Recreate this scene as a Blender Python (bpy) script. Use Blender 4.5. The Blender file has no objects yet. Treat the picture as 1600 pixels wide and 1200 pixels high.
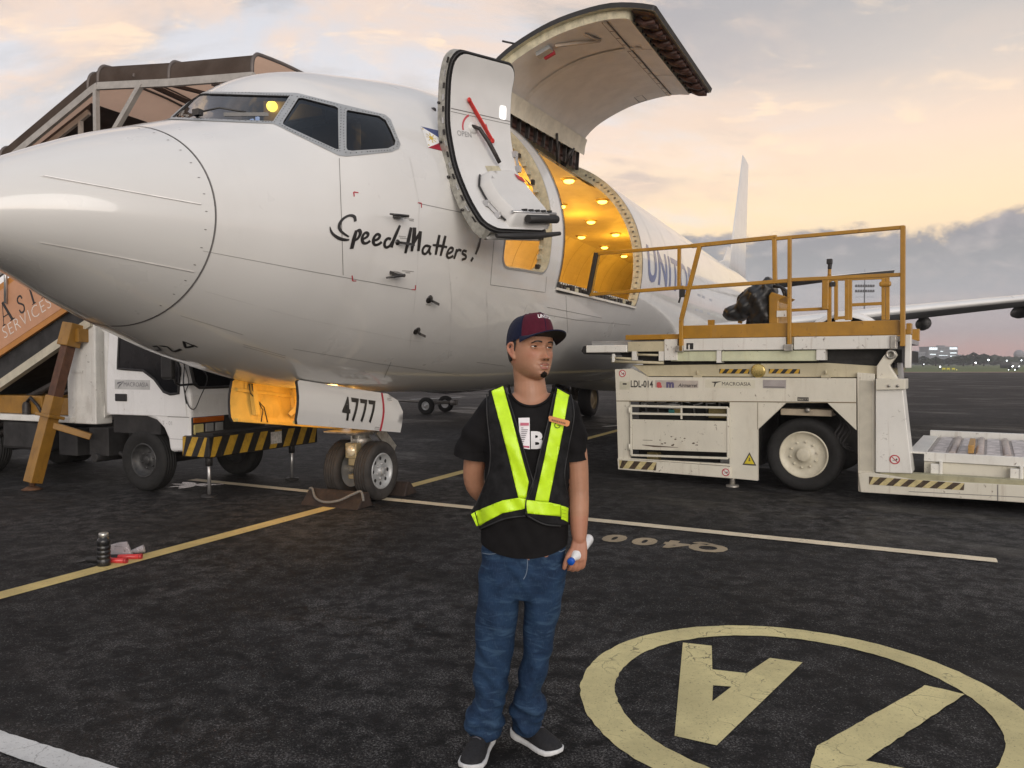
import bpy, bmesh, math, random
import numpy as np
from mathutils import Vector, Matrix
from mathutils.geometry import delaunay_2d_cdt
random.seed(7)
R = math.radians
SC = bpy.context.scene
COL = SC.collection

# ------------------------------------------------------------------ camera, sky, sun, exposure
CAM_H = 1.55
FPX = 1200.0                      # focal length in pixels of the 1600 px wide photograph
PITCH = math.atan(32 / FPX)
cd = bpy.data.cameras.new('camera')
cd.sensor_width = 36; cd.lens = 27.0; cd.clip_start = .05; cd.clip_end = 6000
cam = bpy.data.objects.new('camera', cd); COL.objects.link(cam)
cam.location = (0, 0, CAM_H); cam.rotation_euler = (math.pi / 2 - PITCH, 0, 0)
SC.camera = cam

SKY_STRENGTH = .66
world = bpy.data.worlds.new('World'); SC.world = world; world.use_nodes = True
wt = world.node_tree; wt.nodes.clear()

class NT:
    """small node-tree helper"""
    def __init__(s, tree): s.t = tree
    def n(s, typ, ins=None, **kw):
        nd = s.t.nodes.new(typ)
        for k, v in kw.items(): setattr(nd, k, v)
        for k, v in (ins or {}).items():
            if isinstance(v, bpy.types.NodeSocket): s.t.links.new(v, nd.inputs[k])
            else: nd.inputs[k].default_value = v
        return nd
    def math(s, op, a, b=None, clamp=False):
        d = {0: a}
        if b is not None: d[1] = b
        return s.n('ShaderNodeMath', d, operation=op, use_clamp=clamp).outputs[0]
    def mix(s, f, a, b, blend='MIX'):
        nd = s.n('ShaderNodeMix', None, data_type='RGBA', blend_type=blend)
        for k, v in ((0, f), (6, a), (7, b)):
            if isinstance(v, bpy.types.NodeSocket): s.t.links.new(v, nd.inputs[k])
            else: nd.inputs[k].default_value = (v if k == 0 or len(v) == 4 else (*v, 1))
        return nd.outputs[2]
    def ramp(s, fac, stops, interp='LINEAR'):
        nd = s.n('ShaderNodeValToRGB', {0: fac})
        cr = nd.color_ramp; cr.interpolation = interp
        while len(cr.elements) < len(stops): cr.elements.new(.5)
        for e, (p, c) in zip(cr.elements, stops):
            e.position = p
            e.color = (c, c, c, 1) if not hasattr(c, '__len__') else (*c[:3], 1)
        return nd.outputs[0]
    def smooth(s, v, a, b):
        return s.n('ShaderNodeMapRange', {0: v, 1: a, 2: b, 3: 0.0, 4: 1.0}, interpolation_type='SMOOTHSTEP').outputs[0]
    def noise(s, vec, scale, detail=4, rough=.55, dist=0):
        return s.n('ShaderNodeTexNoise', {'Vector': vec, 'Scale': scale, 'Detail': detail, 'Roughness': rough, 'Distortion': dist}).outputs[0]

def srgb(r, g, b):
    f = lambda c: ((c / 255) / 12.92 if c / 255 <= .04045 else (((c / 255) + .055) / 1.055) ** 2.4)
    return (f(r), f(g), f(b))

def make_sky():
    N = NT(wt)
    tc = N.n('ShaderNodeTexCoord')
    sp = N.n('ShaderNodeSeparateXYZ', {0: tc.outputs['Generated']})
    x, y, z = sp.outputs
    el = N.math('MULTIPLY', N.math('ARCSINE', z), 180 / math.pi)            # elevation, degrees
    az = N.math('MULTIPLY', N.math('ARCTAN2', x, y), 180 / math.pi)         # azimuth from north, + east
    t = N.math('DIVIDE', el, 90.0, True)
    # clear dusk gradient: pink at the horizon, peach and cream above it, lavender grey overhead
    warm = N.ramp(t, [(0, srgb(214, 166, 156)), (.035, srgb(232, 186, 162)), (.075, srgb(246, 215, 174)), (.115, srgb(248, 220, 180)), (.165, srgb(241, 214, 190)),
                      (.215, srgb(203, 192, 184)), (.26, srgb(178, 174, 172)), (.45, srgb(160, 164, 172)), (1, srgb(158, 168, 184))])
    cool = N.ramp(t, [(0, srgb(208, 192, 188)), (.06, srgb(214, 208, 206)), (.14, srgb(205, 205, 209)),
                      (.24, srgb(178, 174, 177)), (.32, srgb(160, 157, 162)), (.5, srgb(160, 164, 174)), (1, srgb(158, 168, 184))])
    wf = N.smooth(N.math('ABSOLUTE', N.math('SUBTRACT', az, 24.0)), 70.0, 12.0)
    col = N.mix(wf, cool, warm)
    # high thin clouds, projected on a plane overhead so that they foreshorten
    zz = N.math('ADD', N.math('MAXIMUM', z, 0.0), .12)
    cv = N.n('ShaderNodeCombineXYZ', {0: N.math('DIVIDE', x, zz), 1: N.math('MULTIPLY', N.math('DIVIDE', y, zz), 1.5), 2: 5.2}).outputs[0]
    add = lambda v: N.n('ShaderNodeVectorMath', {0: cv, 1: v}, operation='ADD').outputs[0]
    n1 = N.noise(cv, .75, 9, .60, .6)
    n2 = N.noise(add((4.1, 9.2, 1.0)), 1.25, 8, .62, .5)
    n4 = N.noise(add((1.0, 2.2, 8.0)), 4.2, 7, .62, .7)
    left = N.smooth(az, 34.0, -4.0)
    up = N.smooth(el, 6.0, 13.0)
    dim = N.ramp(t, [(0, srgb(190, 168, 168)), (.2, srgb(172, 163, 166)), (.32, srgb(148, 144, 150)), (1, srgb(150, 156, 168))])
    lit = N.ramp(t, [(0, srgb(240, 200, 172)), (.16, srgb(238, 208, 184)), (.26, srgb(228, 203, 185)), (.4, srgb(205, 192, 186)), (1, srgb(190, 188, 194))])
    pale = N.ramp(t, [(0, srgb(226, 214, 210)), (.18, srgb(222, 221, 226)), (.4, srgb(190, 194, 204)), (1, srgb(180, 188, 202))])
    col = N.mix(N.math('MULTIPLY', N.math('MULTIPLY', N.smooth(n1, .52, .40), left), .75), col, pale)
    col = N.mix(N.math('MULTIPLY', N.math('MULTIPLY', N.smooth(n1, .50, .64), N.math('MULTIPLY', left, up)), .8), col, dim)
    tips = N.math('MULTIPLY', N.math('MULTIPLY', N.smooth(n2, .47, .63), up), N.math('ADD', N.math('MULTIPLY', left, .75), .15))
    col = N.mix(tips, col, lit)
    fl = N.math('MULTIPLY', N.math('MULTIPLY', N.smooth(n4, .52, .66), N.smooth(n2, .44, .58)), N.smooth(el, 9.0, 15.0))
    col = N.mix(N.math('MULTIPLY', fl, .75), col, srgb(248, 220, 190))
    # bank of grey cumulus low down on the right (ragged top), thinning to a pink strip under it
    bv = N.n('ShaderNodeCombineXYZ', {0: N.math('MULTIPLY', az, .13), 1: N.math('MULTIPLY', el, .24), 2: 2.3}).outputs[0]
    nb = N.noise(bv, 1.2, 9, .62, .4)
    nb2 = N.noise(bv, .40, 4, .5, 0)
    top = N.math('ADD', 9.4, N.math('ADD', N.math('MULTIPLY', N.math('SUBTRACT', nb, .5), 6.0), N.math('MULTIPLY', N.math('SUBTRACT', nb2, .5), 3.0)))
    edge = N.math('SUBTRACT', top, el)
    bank = N.smooth(edge, -.1, .8)
    side = N.math('MULTIPLY', N.smooth(az, -30.0, 4.0), N.smooth(az, 150.0, 90.0))
    bank = N.math('MULTIPLY', bank, side)
    bcol = N.ramp(N.math('DIVIDE', el, 11.0, True), [(0, srgb(208, 162, 154)), (.10, srgb(202, 164, 160)), (.2, srgb(182, 168, 172)), (.42, srgb(164, 162, 168)), (.66, srgb(148, 146, 150)), (.95, srgb(140, 134, 140))])
    nb3 = N.noise(bv, 2.6, 7, .6, .3)
    bcol = N.mix(N.math('MULTIPLY', N.smooth(nb3, .46, .70), .45), bcol, srgb(196, 184, 182))
    bcol = N.mix(N.math('MULTIPLY', N.smooth(edge, 1.0, .1), .35), bcol, srgb(228, 200, 172))
    col = N.mix(bank, col, bcol)
    # ground colour under the horizon
    col = N.mix(N.smooth(el, -.2, -1.5), col, (.035, .033, .032))
    sky = N.n('ShaderNodeTexSky', None, sky_type='NISHITA', sun_disc=False, sun_elevation=R(SUN_EL), sun_rotation=R(SUN_ROT))
    b1 = N.n('ShaderNodeBackground', {'Color': col, 'Strength': SKY_STRENGTH})
    b2 = N.n('ShaderNodeBackground', {'Color': sky.outputs[0], 'Strength': .008})
    ad = N.n('ShaderNodeAddShader', {0: b1.outputs[0], 1: b2.outputs[0]})
    N.n('ShaderNodeOutputWorld', {'Surface': ad.outputs[0]})

SUN_EL, SUN_ROT = 6.0, 166.0          # the brightest part of the veiled sky: behind and right of the camera
make_sky()
sd = bpy.data.lights.new('sun', 'SUN'); sd.energy = 1.5; sd.angle = R(55); sd.color = (1, .93, .86)
sun = bpy.data.objects.new('sun', sd); COL.objects.link(sun)
_d = Vector((math.sin(R(SUN_ROT)) * math.cos(R(SUN_EL)), math.cos(R(SUN_ROT)) * math.cos(R(SUN_EL)), math.sin(R(SUN_EL))))
sun.rotation_euler = _d.to_track_quat('Z', 'Y').to_euler(); sun.location = _d * 50
vs = SC.view_settings
vs.view_transform = 'Standard'; vs.look = 'None'; vs.gamma = 1; vs.exposure = 0.90
vs.use_curve_mapping = False
SC.cycles.max_bounces = 6; SC.cycles.transparent_max_bounces = 8

# ------------------------------------------------------------------ measuring helpers (photo pixel -> place)
_c, _s = math.cos(PITCH), math.sin(PITCH)
def cam_ray(px, py):
    a = (px - 800) / FPX; b = (600 - py) / FPX
    return np.array([a, _c + b * _s, -_s + b * _c])
EYE = np.array([0, 0, CAM_H])
def at_ground(px, py, z=0.0):
    r = cam_ray(px, py); return EYE + (z - CAM_H) / r[2] * r
def at_plane(px, py, P0, n):
    r = cam_ray(px, py); P0 = np.asarray(P0, float); n = np.asarray(n, float)
    return EYE + ((P0 - EYE) @ n) / (r @ n) * r

# ------------------------------------------------------------------ object helpers
def link(o, parent=None):
    COL.objects.link(o)
    if parent is not None: o.parent = parent
    return o
def thing(name, label, cat, loc=(0, 0, 0), rotz=0, group=None):
    o = bpy.data.objects.new(name, None); o.empty_display_size = .2
    o.location = loc; o.rotation_euler = (0, 0, rotz)
    link(o); return tag(o, label, cat, group)
def tag(o, label=None, cat=None, group=None, kind=None):
    if label: o['label'] = label
    if cat: o['category'] = cat
    if group: o['group'] = group
    if kind: o['kind'] = kind
    return o
def copy_tree(o, parent=None):
    c = o.copy(); COL.objects.link(c)
    if parent is not None: c.parent = parent
    for ch in [k for k in bpy.data.objects if k.parent == o]: copy_tree(ch, c)
    return c

class MB:
    def __init__(s): s.v = []; s.f = []; s.m = []; s.sm = []
    def add(s, vs, fs, mi=0, smooth=False):
        o = len(s.v); s.v += [tuple(map(float, p)) for p in vs]
        for f in fs: s.f.append(tuple(i + o for i in f)); s.m.append(mi); s.sm.append(smooth)
        return s
    def box(s, lo, hi, mi=0, M=None):
        x0, y0, z0 = lo; x1, y1, z1 = hi
        vs = [(x0, y0, z0), (x1, y0, z0), (x1, y1, z0), (x0, y1, z0), (x0, y0, z1), (x1, y0, z1), (x1, y1, z1), (x0, y1, z1)]
        if M is not None: vs = [tuple(M @ Vector(p)) for p in vs]
        return s.add(vs, [(0, 3, 2, 1), (4, 5, 6, 7), (0, 1, 5, 4), (1, 2, 6, 5), (2, 3, 7, 6), (3, 0, 4, 7)], mi)
    def cbox(s, c, size, mi=0, M=None):
        return s.box([c[i] - size[i] / 2 for i in range(3)], [c[i] + size[i] / 2 for i in range(3)], mi, M)
    def bar(s, p, q, w, h=None, mi=0, up=(0, 0, 1)):
        p = Vector(p); q = Vector(q); h = w if h is None else h
        d = (q - p); L = d.length; d.normalize(); u = Vector(up)
        if abs(d.dot(u)) > .98: u = Vector((1, 0, 0))
        sx = d.cross(u).normalized(); uz = sx.cross(d).normalized()
        M = Matrix((sx, d, uz)).transposed().to_4x4(); M.translation = p
        return s.box((-w / 2, 0, -h / 2), (w / 2, L, h / 2), mi, M)
    def tube(s, pts, r, n=10, mi=0, caps=True, smooth=True):
        pts = [Vector(p) for p in pts]; rr = r if hasattr(r, '__len__') else [r] * len(pts)
        rings = []; prev = None
        for i, p in enumerate(pts):
            d = (pts[min(i + 1, len(pts) - 1)] - pts[max(i - 1, 0)]).normalized()
            if prev is None:
                u = Vector((0, 0, 1)) if abs(d.z) < .9 else Vector((1, 0, 0))
                a = d.cross(u).normalized()
            else:
                a = (prev - d * prev.dot(d)).normalized()
            prev = a; b = d.cross(a)
            rings.append([p + (a * math.cos(t) + b * math.sin(t)) * rr[i] for t in (2 * math.pi * k / n for k in range(n))])
        vs = [q for rg in rings for q in rg]; fs = []
        for i in range(len(pts) - 1):
            for k in range(n):
                fs.append((i * n + k, i * n + (k + 1) % n, (i + 1) * n + (k + 1) % n, (i + 1) * n + k))
        s.add(vs, fs, mi, smooth)
        if caps:
            s.add(rings[0], [tuple(range(n))[::-1]], mi); s.add(rings[-1], [tuple(range(n))], mi)
        return s
    def lathe(s, prof, o=(0, 0, 0), ax=(0, 0, 1), n=24, mi=0, smooth=True):
        """prof: (radius, height along ax)"""
        ax = Vector(ax).normalized(); u = Vector((0, 0, 1)) if abs(ax.z) < .9 else Vector((1, 0, 0))
        a = ax.cross(u).normalized(); b = ax.cross(a); o = Vector(o)
        vs = []; fs = []
        for (r, h) in prof:
            for k in range(n):
                t = 2 * math.pi * k / n
                vs.append(o + ax * h + (a * math.cos(t) + b * math.sin(t)) * r)
        for i in range(len(prof) - 1):
            for k in range(n): fs.append((i * n + k, (i + 1) * n + k, (i + 1) * n + (k + 1) % n, i * n + (k + 1) % n))
        return s.add(vs, fs, mi, smooth)
    def prism(s, poly, fn, d0, d1, mi=0):
        """poly in 2D; fn(u,v,d)->3D; solid between depth d0 and d1"""
        n = len(poly)
        vs = [fn(u, v, d0) for u, v in poly] + [fn(u, v, d1) for u, v in poly]
        return s.add(vs, [tuple(range(n))[::-1], tuple(range(n, 2 * n))] + [(i, (i + 1) % n, n + (i + 1) % n, n + i) for i in range(n)], mi)
    def grid(s, P, mi=0, smooth=True, closeu=False, closev=False):
        nu = len(P); nv = len(P[0]); vs = [q for r in P for q in r]; fs = []
        for i in range(nu - (0 if closeu else 1)):
            for j in range(nv - (0 if closev else 1)):
                fs.append((i * nv + j, i * nv + (j + 1) % nv, ((i + 1) % nu) * nv + (j + 1) % nv, ((i + 1) % nu) * nv + j))
        return s.add(vs, fs, mi, smooth)
    def ball(s, c, r, n=12, mi=0, sc=(1, 1, 1)):
        P = []
        for i in range(n // 2 + 1):
            t = math.pi * i / (n // 2)
            P.append([(c[0] + r * sc[0] * math.sin(t) * math.cos(2 * math.pi * k / n), c[1] + r * sc[1] * math.sin(t) * math.sin(2 * math.pi * k / n), c[2] + r * sc[2] * math.cos(t)) for k in range(n)])
        return s.grid(P, mi, True, False, True)
    def build(s, name, mats, parent=None, bevel=0, seg=2, fix=True, kind=None, split=None):
        if split is not None: return s._split(name, mats, parent, bevel, seg, fix, kind, split)
        me = bpy.data.meshes.new(name); me.from_pydata(s.v, [], s.f)
        mats = mats if isinstance(mats, (list, tuple)) else [mats]
        for m in mats: me.materials.append(m)
        me.polygons.foreach_set('material_index', s.m); me.polygons.foreach_set('use_smooth', s.sm)
        if fix:
            bm = bmesh.new(); bm.from_mesh(me); bmesh.ops.remove_doubles(bm, verts=bm.verts, dist=1e-5)
            bmesh.ops.recalc_face_normals(bm, faces=bm.faces); bm.to_mesh(me); bm.free()
        o = link(bpy.data.objects.new(name, me), parent)
        if bevel:
            md = o.modifiers.new('bevel', 'BEVEL'); md.width = bevel; md.segments = seg; md.limit_method = 'ANGLE'; md.angle_limit = R(40)
            md.harden_normals = False
        if kind: o['kind'] = kind
        return o

    def _split(s, name, mats, parent, bevel, seg, fix, kind, gap):
        """pieces further apart than gap become objects of their own"""
        par = list(range(len(s.v)))
        def find(i):
            while par[i] != i: par[i] = par[par[i]]; i = par[i]
            return i
        for f in s.f:
            for i in f[1:]: par[find(i)] = find(f[0])
        isl = {}
        for fi, f in enumerate(s.f): isl.setdefault(find(f[0]), []).append(fi)
        ks = list(isl); V = np.array(s.v); bbs = []
        for k in ks:
            q = V[sorted({i for fi in isl[k] for i in s.f[fi]})]; bbs.append((q.min(0) - gap / 2, q.max(0) + gap / 2))
        g = list(range(len(ks)))
        def fg(i):
            while g[i] != i: i = g[i]
            return i
        for i in range(len(ks)):
            for j in range(i):
                if np.all(bbs[i][0] <= bbs[j][1]) and np.all(bbs[j][0] <= bbs[i][1]): g[fg(i)] = fg(j)
        out = []
        for r in sorted({fg(i) for i in range(len(ks))}):
            fs = [fi for i in range(len(ks)) if fg(i) == r for fi in isl[ks[i]]]; mp = {}; mb = MB()
            for fi in fs:
                for i in s.f[fi]:
                    if i not in mp: mp[i] = len(mb.v); mb.v.append(s.v[i])
                mb.f.append(tuple(mp[i] for i in s.f[fi])); mb.m.append(s.m[fi]); mb.sm.append(s.sm[fi])
            out.append(mb.build(name, mats, parent, bevel, seg, fix, kind))
        return out
def pip(poly, x, y):
    c = False; n = len(poly); j = n - 1
    for i in range(n):
        xi, yi = poly[i]; xj, yj = poly[j]
        if (yi > y) != (yj > y) and x < (xj - xi) * (y - yi) / (yj - yi + 1e-15) + xi: c = not c
        j = i
    return c
def densify(poly, h, closed=True):
    out = []; n = len(poly)
    for i in range(n if closed else n - 1):
        a = poly[i]; b = poly[(i + 1) % n]; k = max(1, int(math.ceil(math.hypot(b[0] - a[0], b[1] - a[1]) / h)))
        out += [(a[0] + (b[0] - a[0]) * t / k, a[1] + (b[1] - a[1]) * t / k) for t in range(k)]
    if not closed: out.append(tuple(poly[-1]))
    return out
def rrect(x0, y0, x1, y1, r, n=5):
    out = []
    for cx, cy, a0 in ((x1 - r, y1 - r, 0), (x0 + r, y1 - r, 90), (x0 + r, y0 + r, 180), (x1 - r, y0 + r, 270)):
        out += [(cx + r * math.cos(R(a0 + 90 * k / n)), cy + r * math.sin(R(a0 + 90 * k / n))) for k in range(n + 1)]
    return out
def circle(cx, cy, r, n=24): return [(cx + r * math.cos(2 * math.pi * k / n), cy + r * math.sin(2 * math.pi * k / n)) for k in range(n)]
def tri2d(outer, holes=(), h=.1, fill=True):
    """triangulate a 2D polygon with holes, with points inside at spacing h"""
    loops = [densify(outer, h)] + [densify(q, h) for q in holes]
    vs = []; es = []
    for lp in loops:
        o = len(vs); vs += lp; es += [(o + i, o + (i + 1) % len(lp)) for i in range(len(lp))]
    if fill:
        xs = [p[0] for p in outer]; ys = [p[1] for p in outer]
        nx = int((max(xs) - min(xs)) / h); ny = int((max(ys) - min(ys)) / h)
        for i in range(1, nx + 1):
            for j in range(1, ny + 1):
                x = min(xs) + (i - .5 + .25 * (j % 2)) * h; y = min(ys) + (j - .5) * h
                if pip(outer, x, y) and not any(pip(q, x, y) for q in holes): vs.append((x, y))
    r = delaunay_2d_cdt([Vector(p) for p in vs], es, [], 0, 1e-6)
    V = [(p.x, p.y) for p in r[0]]; F = []
    for f in r[2]:
        cx = sum(V[i][0] for i in f) / 3; cy = sum(V[i][1] for i in f) / 3
        if pip(outer, cx, cy) and not any(pip(q, cx, cy) for q in holes): F.append(tuple(f))
    return V, F
def ribbon(mb, pts, w, fn, h=.05, mi=0, closed=False):
    """strip of width w (number or list) along 2D polyline mapped by fn(u,v)->3D"""
    ws = w if hasattr(w, '__len__') else [w] * len(pts)
    P = []; W = []
    for i in range(len(pts) - 1):
        a, b = pts[i], pts[i + 1]; k = max(1, int(math.ceil(math.hypot(b[0] - a[0], b[1] - a[1]) / h)))
        for t in range(k): P.append((a[0] + (b[0] - a[0]) * t / k, a[1] + (b[1] - a[1]) * t / k)); W.append(ws[i] + (ws[i + 1] - ws[i]) * t / k)
    P.append(tuple(pts[-1])); W.append(ws[-1])
    vs = []
    for i, p in enumerate(P):
        a = P[max(i - 1, 0)]; b = P[min(i + 1, len(P) - 1)]
        dx, dy = b[0] - a[0], b[1] - a[1]; L = math.hypot(dx, dy) or 1; nx, ny = -dy / L, dx / L
        vs += [fn(p[0] + nx * W[i] / 2, p[1] + ny * W[i] / 2), fn(p[0] - nx * W[i] / 2, p[1] - ny * W[i] / 2)]
    return mb.add(vs, [(2 * i, 2 * i + 1, 2 * i + 3, 2 * i + 2) for i in range(len(P) - 1)], mi)
def spline(pts, k=6):
    """Catmull-Rom through 2D/3D points"""
    P = [np.array(p, float) for p in pts]; out = []
    for i in range(len(P) - 1):
        a = P[max(i - 1, 0)]; b = P[i]; c = P[i + 1]; d = P[min(i + 2, len(P) - 1)]
        for t in (j / k for j in range(k)):
            out.append(tuple(.5 * (2 * b + (c - a) * t + (2 * a - 5 * b + 4 * c - d) * t * t + (3 * b - a - 3 * c + d) * t ** 3)))
    out.append(tuple(P[-1])); return out
def text2d(s, size=1.0, bold=0.0, shear=0.0, space=1.0):
    """flat letters from the built-in font as 2D verts and faces, baseline at 0, centred"""
    cu = bpy.data.curves.new('t', 'FONT'); cu.body = s; cu.size = size; cu.offset = bold; cu.shear = shear; cu.space_character = space
    cu.align_x = 'CENTER'; cu.resolution_u = 3
    o = bpy.data.objects.new('t', cu); COL.objects.link(o)
    dg = bpy.context.evaluated_depsgraph_get(); me = bpy.data.meshes.new_from_object(o.evaluated_get(dg))
    V = [(v.co.x, v.co.y) for v in me.vertices]; F = [tuple(p.vertices) for p in me.polygons]
    bpy.data.objects.remove(o); bpy.data.curves.remove(cu); bpy.data.meshes.remove(me)
    return V, F
def subdiv(V, F, h):
    """split 2D triangles until no edge is longer than h"""
    V = list(V); out = []; st = []; cache = {}
    for f in F:
        for i in range(1, len(f) - 1): st.append((f[0], f[i], f[i + 1]))
    while st:
        t = st.pop(); L = [math.hypot(V[t[i]][0] - V[t[(i + 1) % 3]][0], V[t[i]][1] - V[t[(i + 1) % 3]][1]) for i in range(3)]
        i = L.index(max(L))
        if L[i] <= h: out.append(t); continue
        a, b, c = t[i], t[(i + 1) % 3], t[(i + 2) % 3]; k = (min(a, b), max(a, b))
        if k not in cache: cache[k] = len(V); V.append(((V[a][0] + V[b][0]) / 2, (V[a][1] + V[b][1]) / 2))
        m = cache[k]; st += [(a, m, c), (m, b, c)]
    return V, out
def fnplane(o, u, v):
    o = Vector(o); u = Vector(u).normalized(); v = Vector(v).normalized(); n = u.cross(v)
    return lambda a, b, d=0.0: o + u * a + v * b + n * d

# ------------------------------------------------------------------ materials
_mats = {}
def pmat(name, col, rough=.5, metal=0, coat=0, var=.12, scale=6, dirt=0, dirtcol=(.05, .045, .04), bump=0, bscale=60, emit=None, spec=.5, trans=0, alpha=1, sss=0, sheen=0, chips=0):
    if name in _mats: return _mats[name]
    m = bpy.data.materials.new(name); m.use_nodes = True; N = NT(m.node_tree); b = m.node_tree.nodes['Principled BSDF']
    tc = N.n('ShaderNodeTexCoord').outputs['Object']
    n1 = N.noise(tc, scale, 5, .6)
    c = N.mix(N.smooth(n1, .3, .7), tuple(x * (1 - var) for x in col), tuple(min(1, x * (1 + var)) for x in col))
    if dirt:
        n2 = N.noise(N.n('ShaderNodeVectorMath', {0: tc, 1: (1, 1, .35)}, operation='MULTIPLY').outputs[0], scale * 1.7, 8, .68, .4)
        c = N.mix(N.math('MULTIPLY', N.smooth(n2, .5, .75), dirt), c, dirtcol)
    if chips:
        n3 = N.math('MULTIPLY', N.smooth(N.noise(tc, 22, 6, .7, .2), .615, .66), N.smooth(N.noise(tc, 3.1, 3, .6), .46, .6))
        c = N.mix(N.math('MULTIPLY', n3, chips), c, (.09, .045, .022))
        n4 = N.smooth(N.noise(N.n('ShaderNodeVectorMath', {0: tc, 1: (9, 9, .6)}, operation='MULTIPLY').outputs[0], 2.2, 4, .6), .56, .75)
        c = N.mix(N.math('MULTIPLY', n4, chips * .35), c, (.24, .16, .09))
    m.node_tree.links.new(c, b.inputs['Base Color'])
    rv = N.n('ShaderNodeMapRange', {0: N.noise(tc, scale * 2.3, 4, .6), 1: .3, 2: .7, 3: max(.02, rough - .08), 4: min(1, rough + .08)}).outputs[0]
    m.node_tree.links.new(rv, b.inputs['Roughness'])
    b.inputs['Metallic'].default_value = metal; b.inputs['Coat Weight'].default_value = coat; b.inputs['Coat Roughness'].default_value = .06
    b.inputs['Specular IOR Level'].default_value = spec; b.inputs['Transmission Weight'].default_value = trans; b.inputs['Alpha'].default_value = alpha
    if sss: b.inputs['Subsurface Weight'].default_value = sss; b.inputs['Subsurface Radius'].default_value = (.012, .005, .003)
    if sheen: b.inputs['Sheen Weight'].default_value = sheen
    if emit: b.inputs['Emission Color'].default_value = (*emit[:3], 1); b.inputs['Emission Strength'].default_value = emit[3]
    if bump:
        bp = N.n('ShaderNodeBump', {'Strength': bump, 'Distance': .01, 'Height': N.noise(tc, bscale, 3, .6)})
        m.node_tree.links.new(bp.outputs[0], b.inputs['Normal'])
    _mats[name] = m; return m
# ------------------------------------------------------------------ ground
def asphalt_mat():
    m = bpy.data.materials.new('asphalt'); m.use_nodes = True; N = NT(m.node_tree); b = m.node_tree.nodes['Principled BSDF']
    g = N.n('ShaderNodeNewGeometry').outputs['Position']
    st = N.n('ShaderNodeVectorRotate', {'Vector': g, 'Angle': R(35)}, rotation_type='Z_AXIS').outputs[0]
    st = N.n('ShaderNodeVectorMath', {0: st, 1: (.22, 1, 1)}, operation='MULTIPLY').outputs[0]
    big = N.noise(g, .22, 6, .62, .4)
    streak = N.noise(st, 1.1, 8, .68, .6)
    med = N.noise(g, 6.5, 10, .78, .25)
    fine = N.noise(g, 95, 6, .75)
    grit = N.n('ShaderNodeTexVoronoi', {'Vector': g, 'Scale': 190.0}, feature='F1').outputs['Color']
    gv = N.n('ShaderNodeSeparateColor', {0: grit}).outputs[0]
    c = N.mix(N.smooth(big, .30, .72), (.0042, .0042, .0044), (.0095, .0093, .0095))
    c = N.mix(N.math('MULTIPLY', N.smooth(streak, .44, .72), .55), c, (.036, .034, .034))
    wear = N.math('MULTIPLY', N.math('MULTIPLY', N.smooth(med, .40, .66), N.smooth(fine, .46, .58)), N.math('ADD', .18, N.math('MULTIPLY', N.smooth(N.noise(g, .42, 5, .65, .5), .38, .62), .82)))
    c = N.mix(N.math('MULTIPLY', wear, .95), c, (.21, .20, .195))
    pale = N.math('MULTIPLY', N.smooth(gv, .90, .97), N.smooth(med, .38, .58))
    c = N.mix(N.math('MULTIPLY', pale, .75), c, (.19, .185, .18))
    dark = N.smooth(gv, .22, .03)
    c = N.mix(N.math('MULTIPLY', dark, .6), c, (.006, .006, .006))
    # tar stains and a browner tone with distance
    stain = N.smooth(N.noise(st, .5, 4, .5, .3), .56, .70)
    c = N.mix(N.math('MULTIPLY', stain, .3), c, (.010, .009, .009))
    dist = N.n('ShaderNodeVectorMath', {0: g}, operation='LENGTH').outputs['Value']
    c = N.mix(N.math('MULTIPLY', N.smooth(dist, 9.0, 40.0), .6), c, (.026, .0205, .020))
    # hairline cracks
    vo = N.n('ShaderNodeTexVoronoi', {'Vector': N.n('ShaderNodeVectorMath', {0: g, 1: N.n('ShaderNodeTexNoise', {'Vector': g, 'Scale': 2.0, 'Detail': 4.0}).outputs['Color']}, operation='ADD').outputs[0], 'Scale': .33}, feature='DISTANCE_TO_EDGE').outputs[0]
    crack = N.math('MULTIPLY', N.smooth(vo, .010, .002), N.smooth(N.noise(g, .7, 2, .5), .48, .6))
    c = N.mix(N.math('MULTIPLY', crack, .12), c, (.12, .115, .11))
    m.node_tree.links.new(c, b.inputs['Base Color'])
    # wet sheen here and there
    wet = N.math('MULTIPLY', N.smooth(big, .52, .40), N.smooth(streak, .6, .4))
    m.node_tree.links.new(N.n('ShaderNodeMapRange', {0: wet, 1: 0.0, 2: 1.0, 3: .8, 4: .48}).outputs[0], b.inputs['Roughness'])
    b.inputs['Specular IOR Level'].default_value = .20
    hgt = N.math('ADD', N.math('MULTIPLY', fine, .5), N.math('ADD', N.math('MULTIPLY', med, .8), N.math('MULTIPLY', gv, .35)))
    bp = N.n('ShaderNodeBump', {'Strength': .8, 'Distance': .006, 'Height': hgt})
    m.node_tree.links.new(bp.outputs[0], b.inputs['Normal'])
    return m
ASPH = asphalt_mat()
def sheet(name, poly, z, mat, kind='structure'):
    mb = MB(); mb.add([(p[0], p[1], z) for p in poly], [tuple(range(len(poly)))])
    o = mb.build(name, mat, fix=False)
    if o.data.polygons[0].normal.z < 0: o.data.flip_normals()
    if kind: o['kind'] = kind
    return o
sheet('apron', [(-900, -60), (900, -60), (900, 136), (-900, 136)], 0, ASPH)

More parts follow.
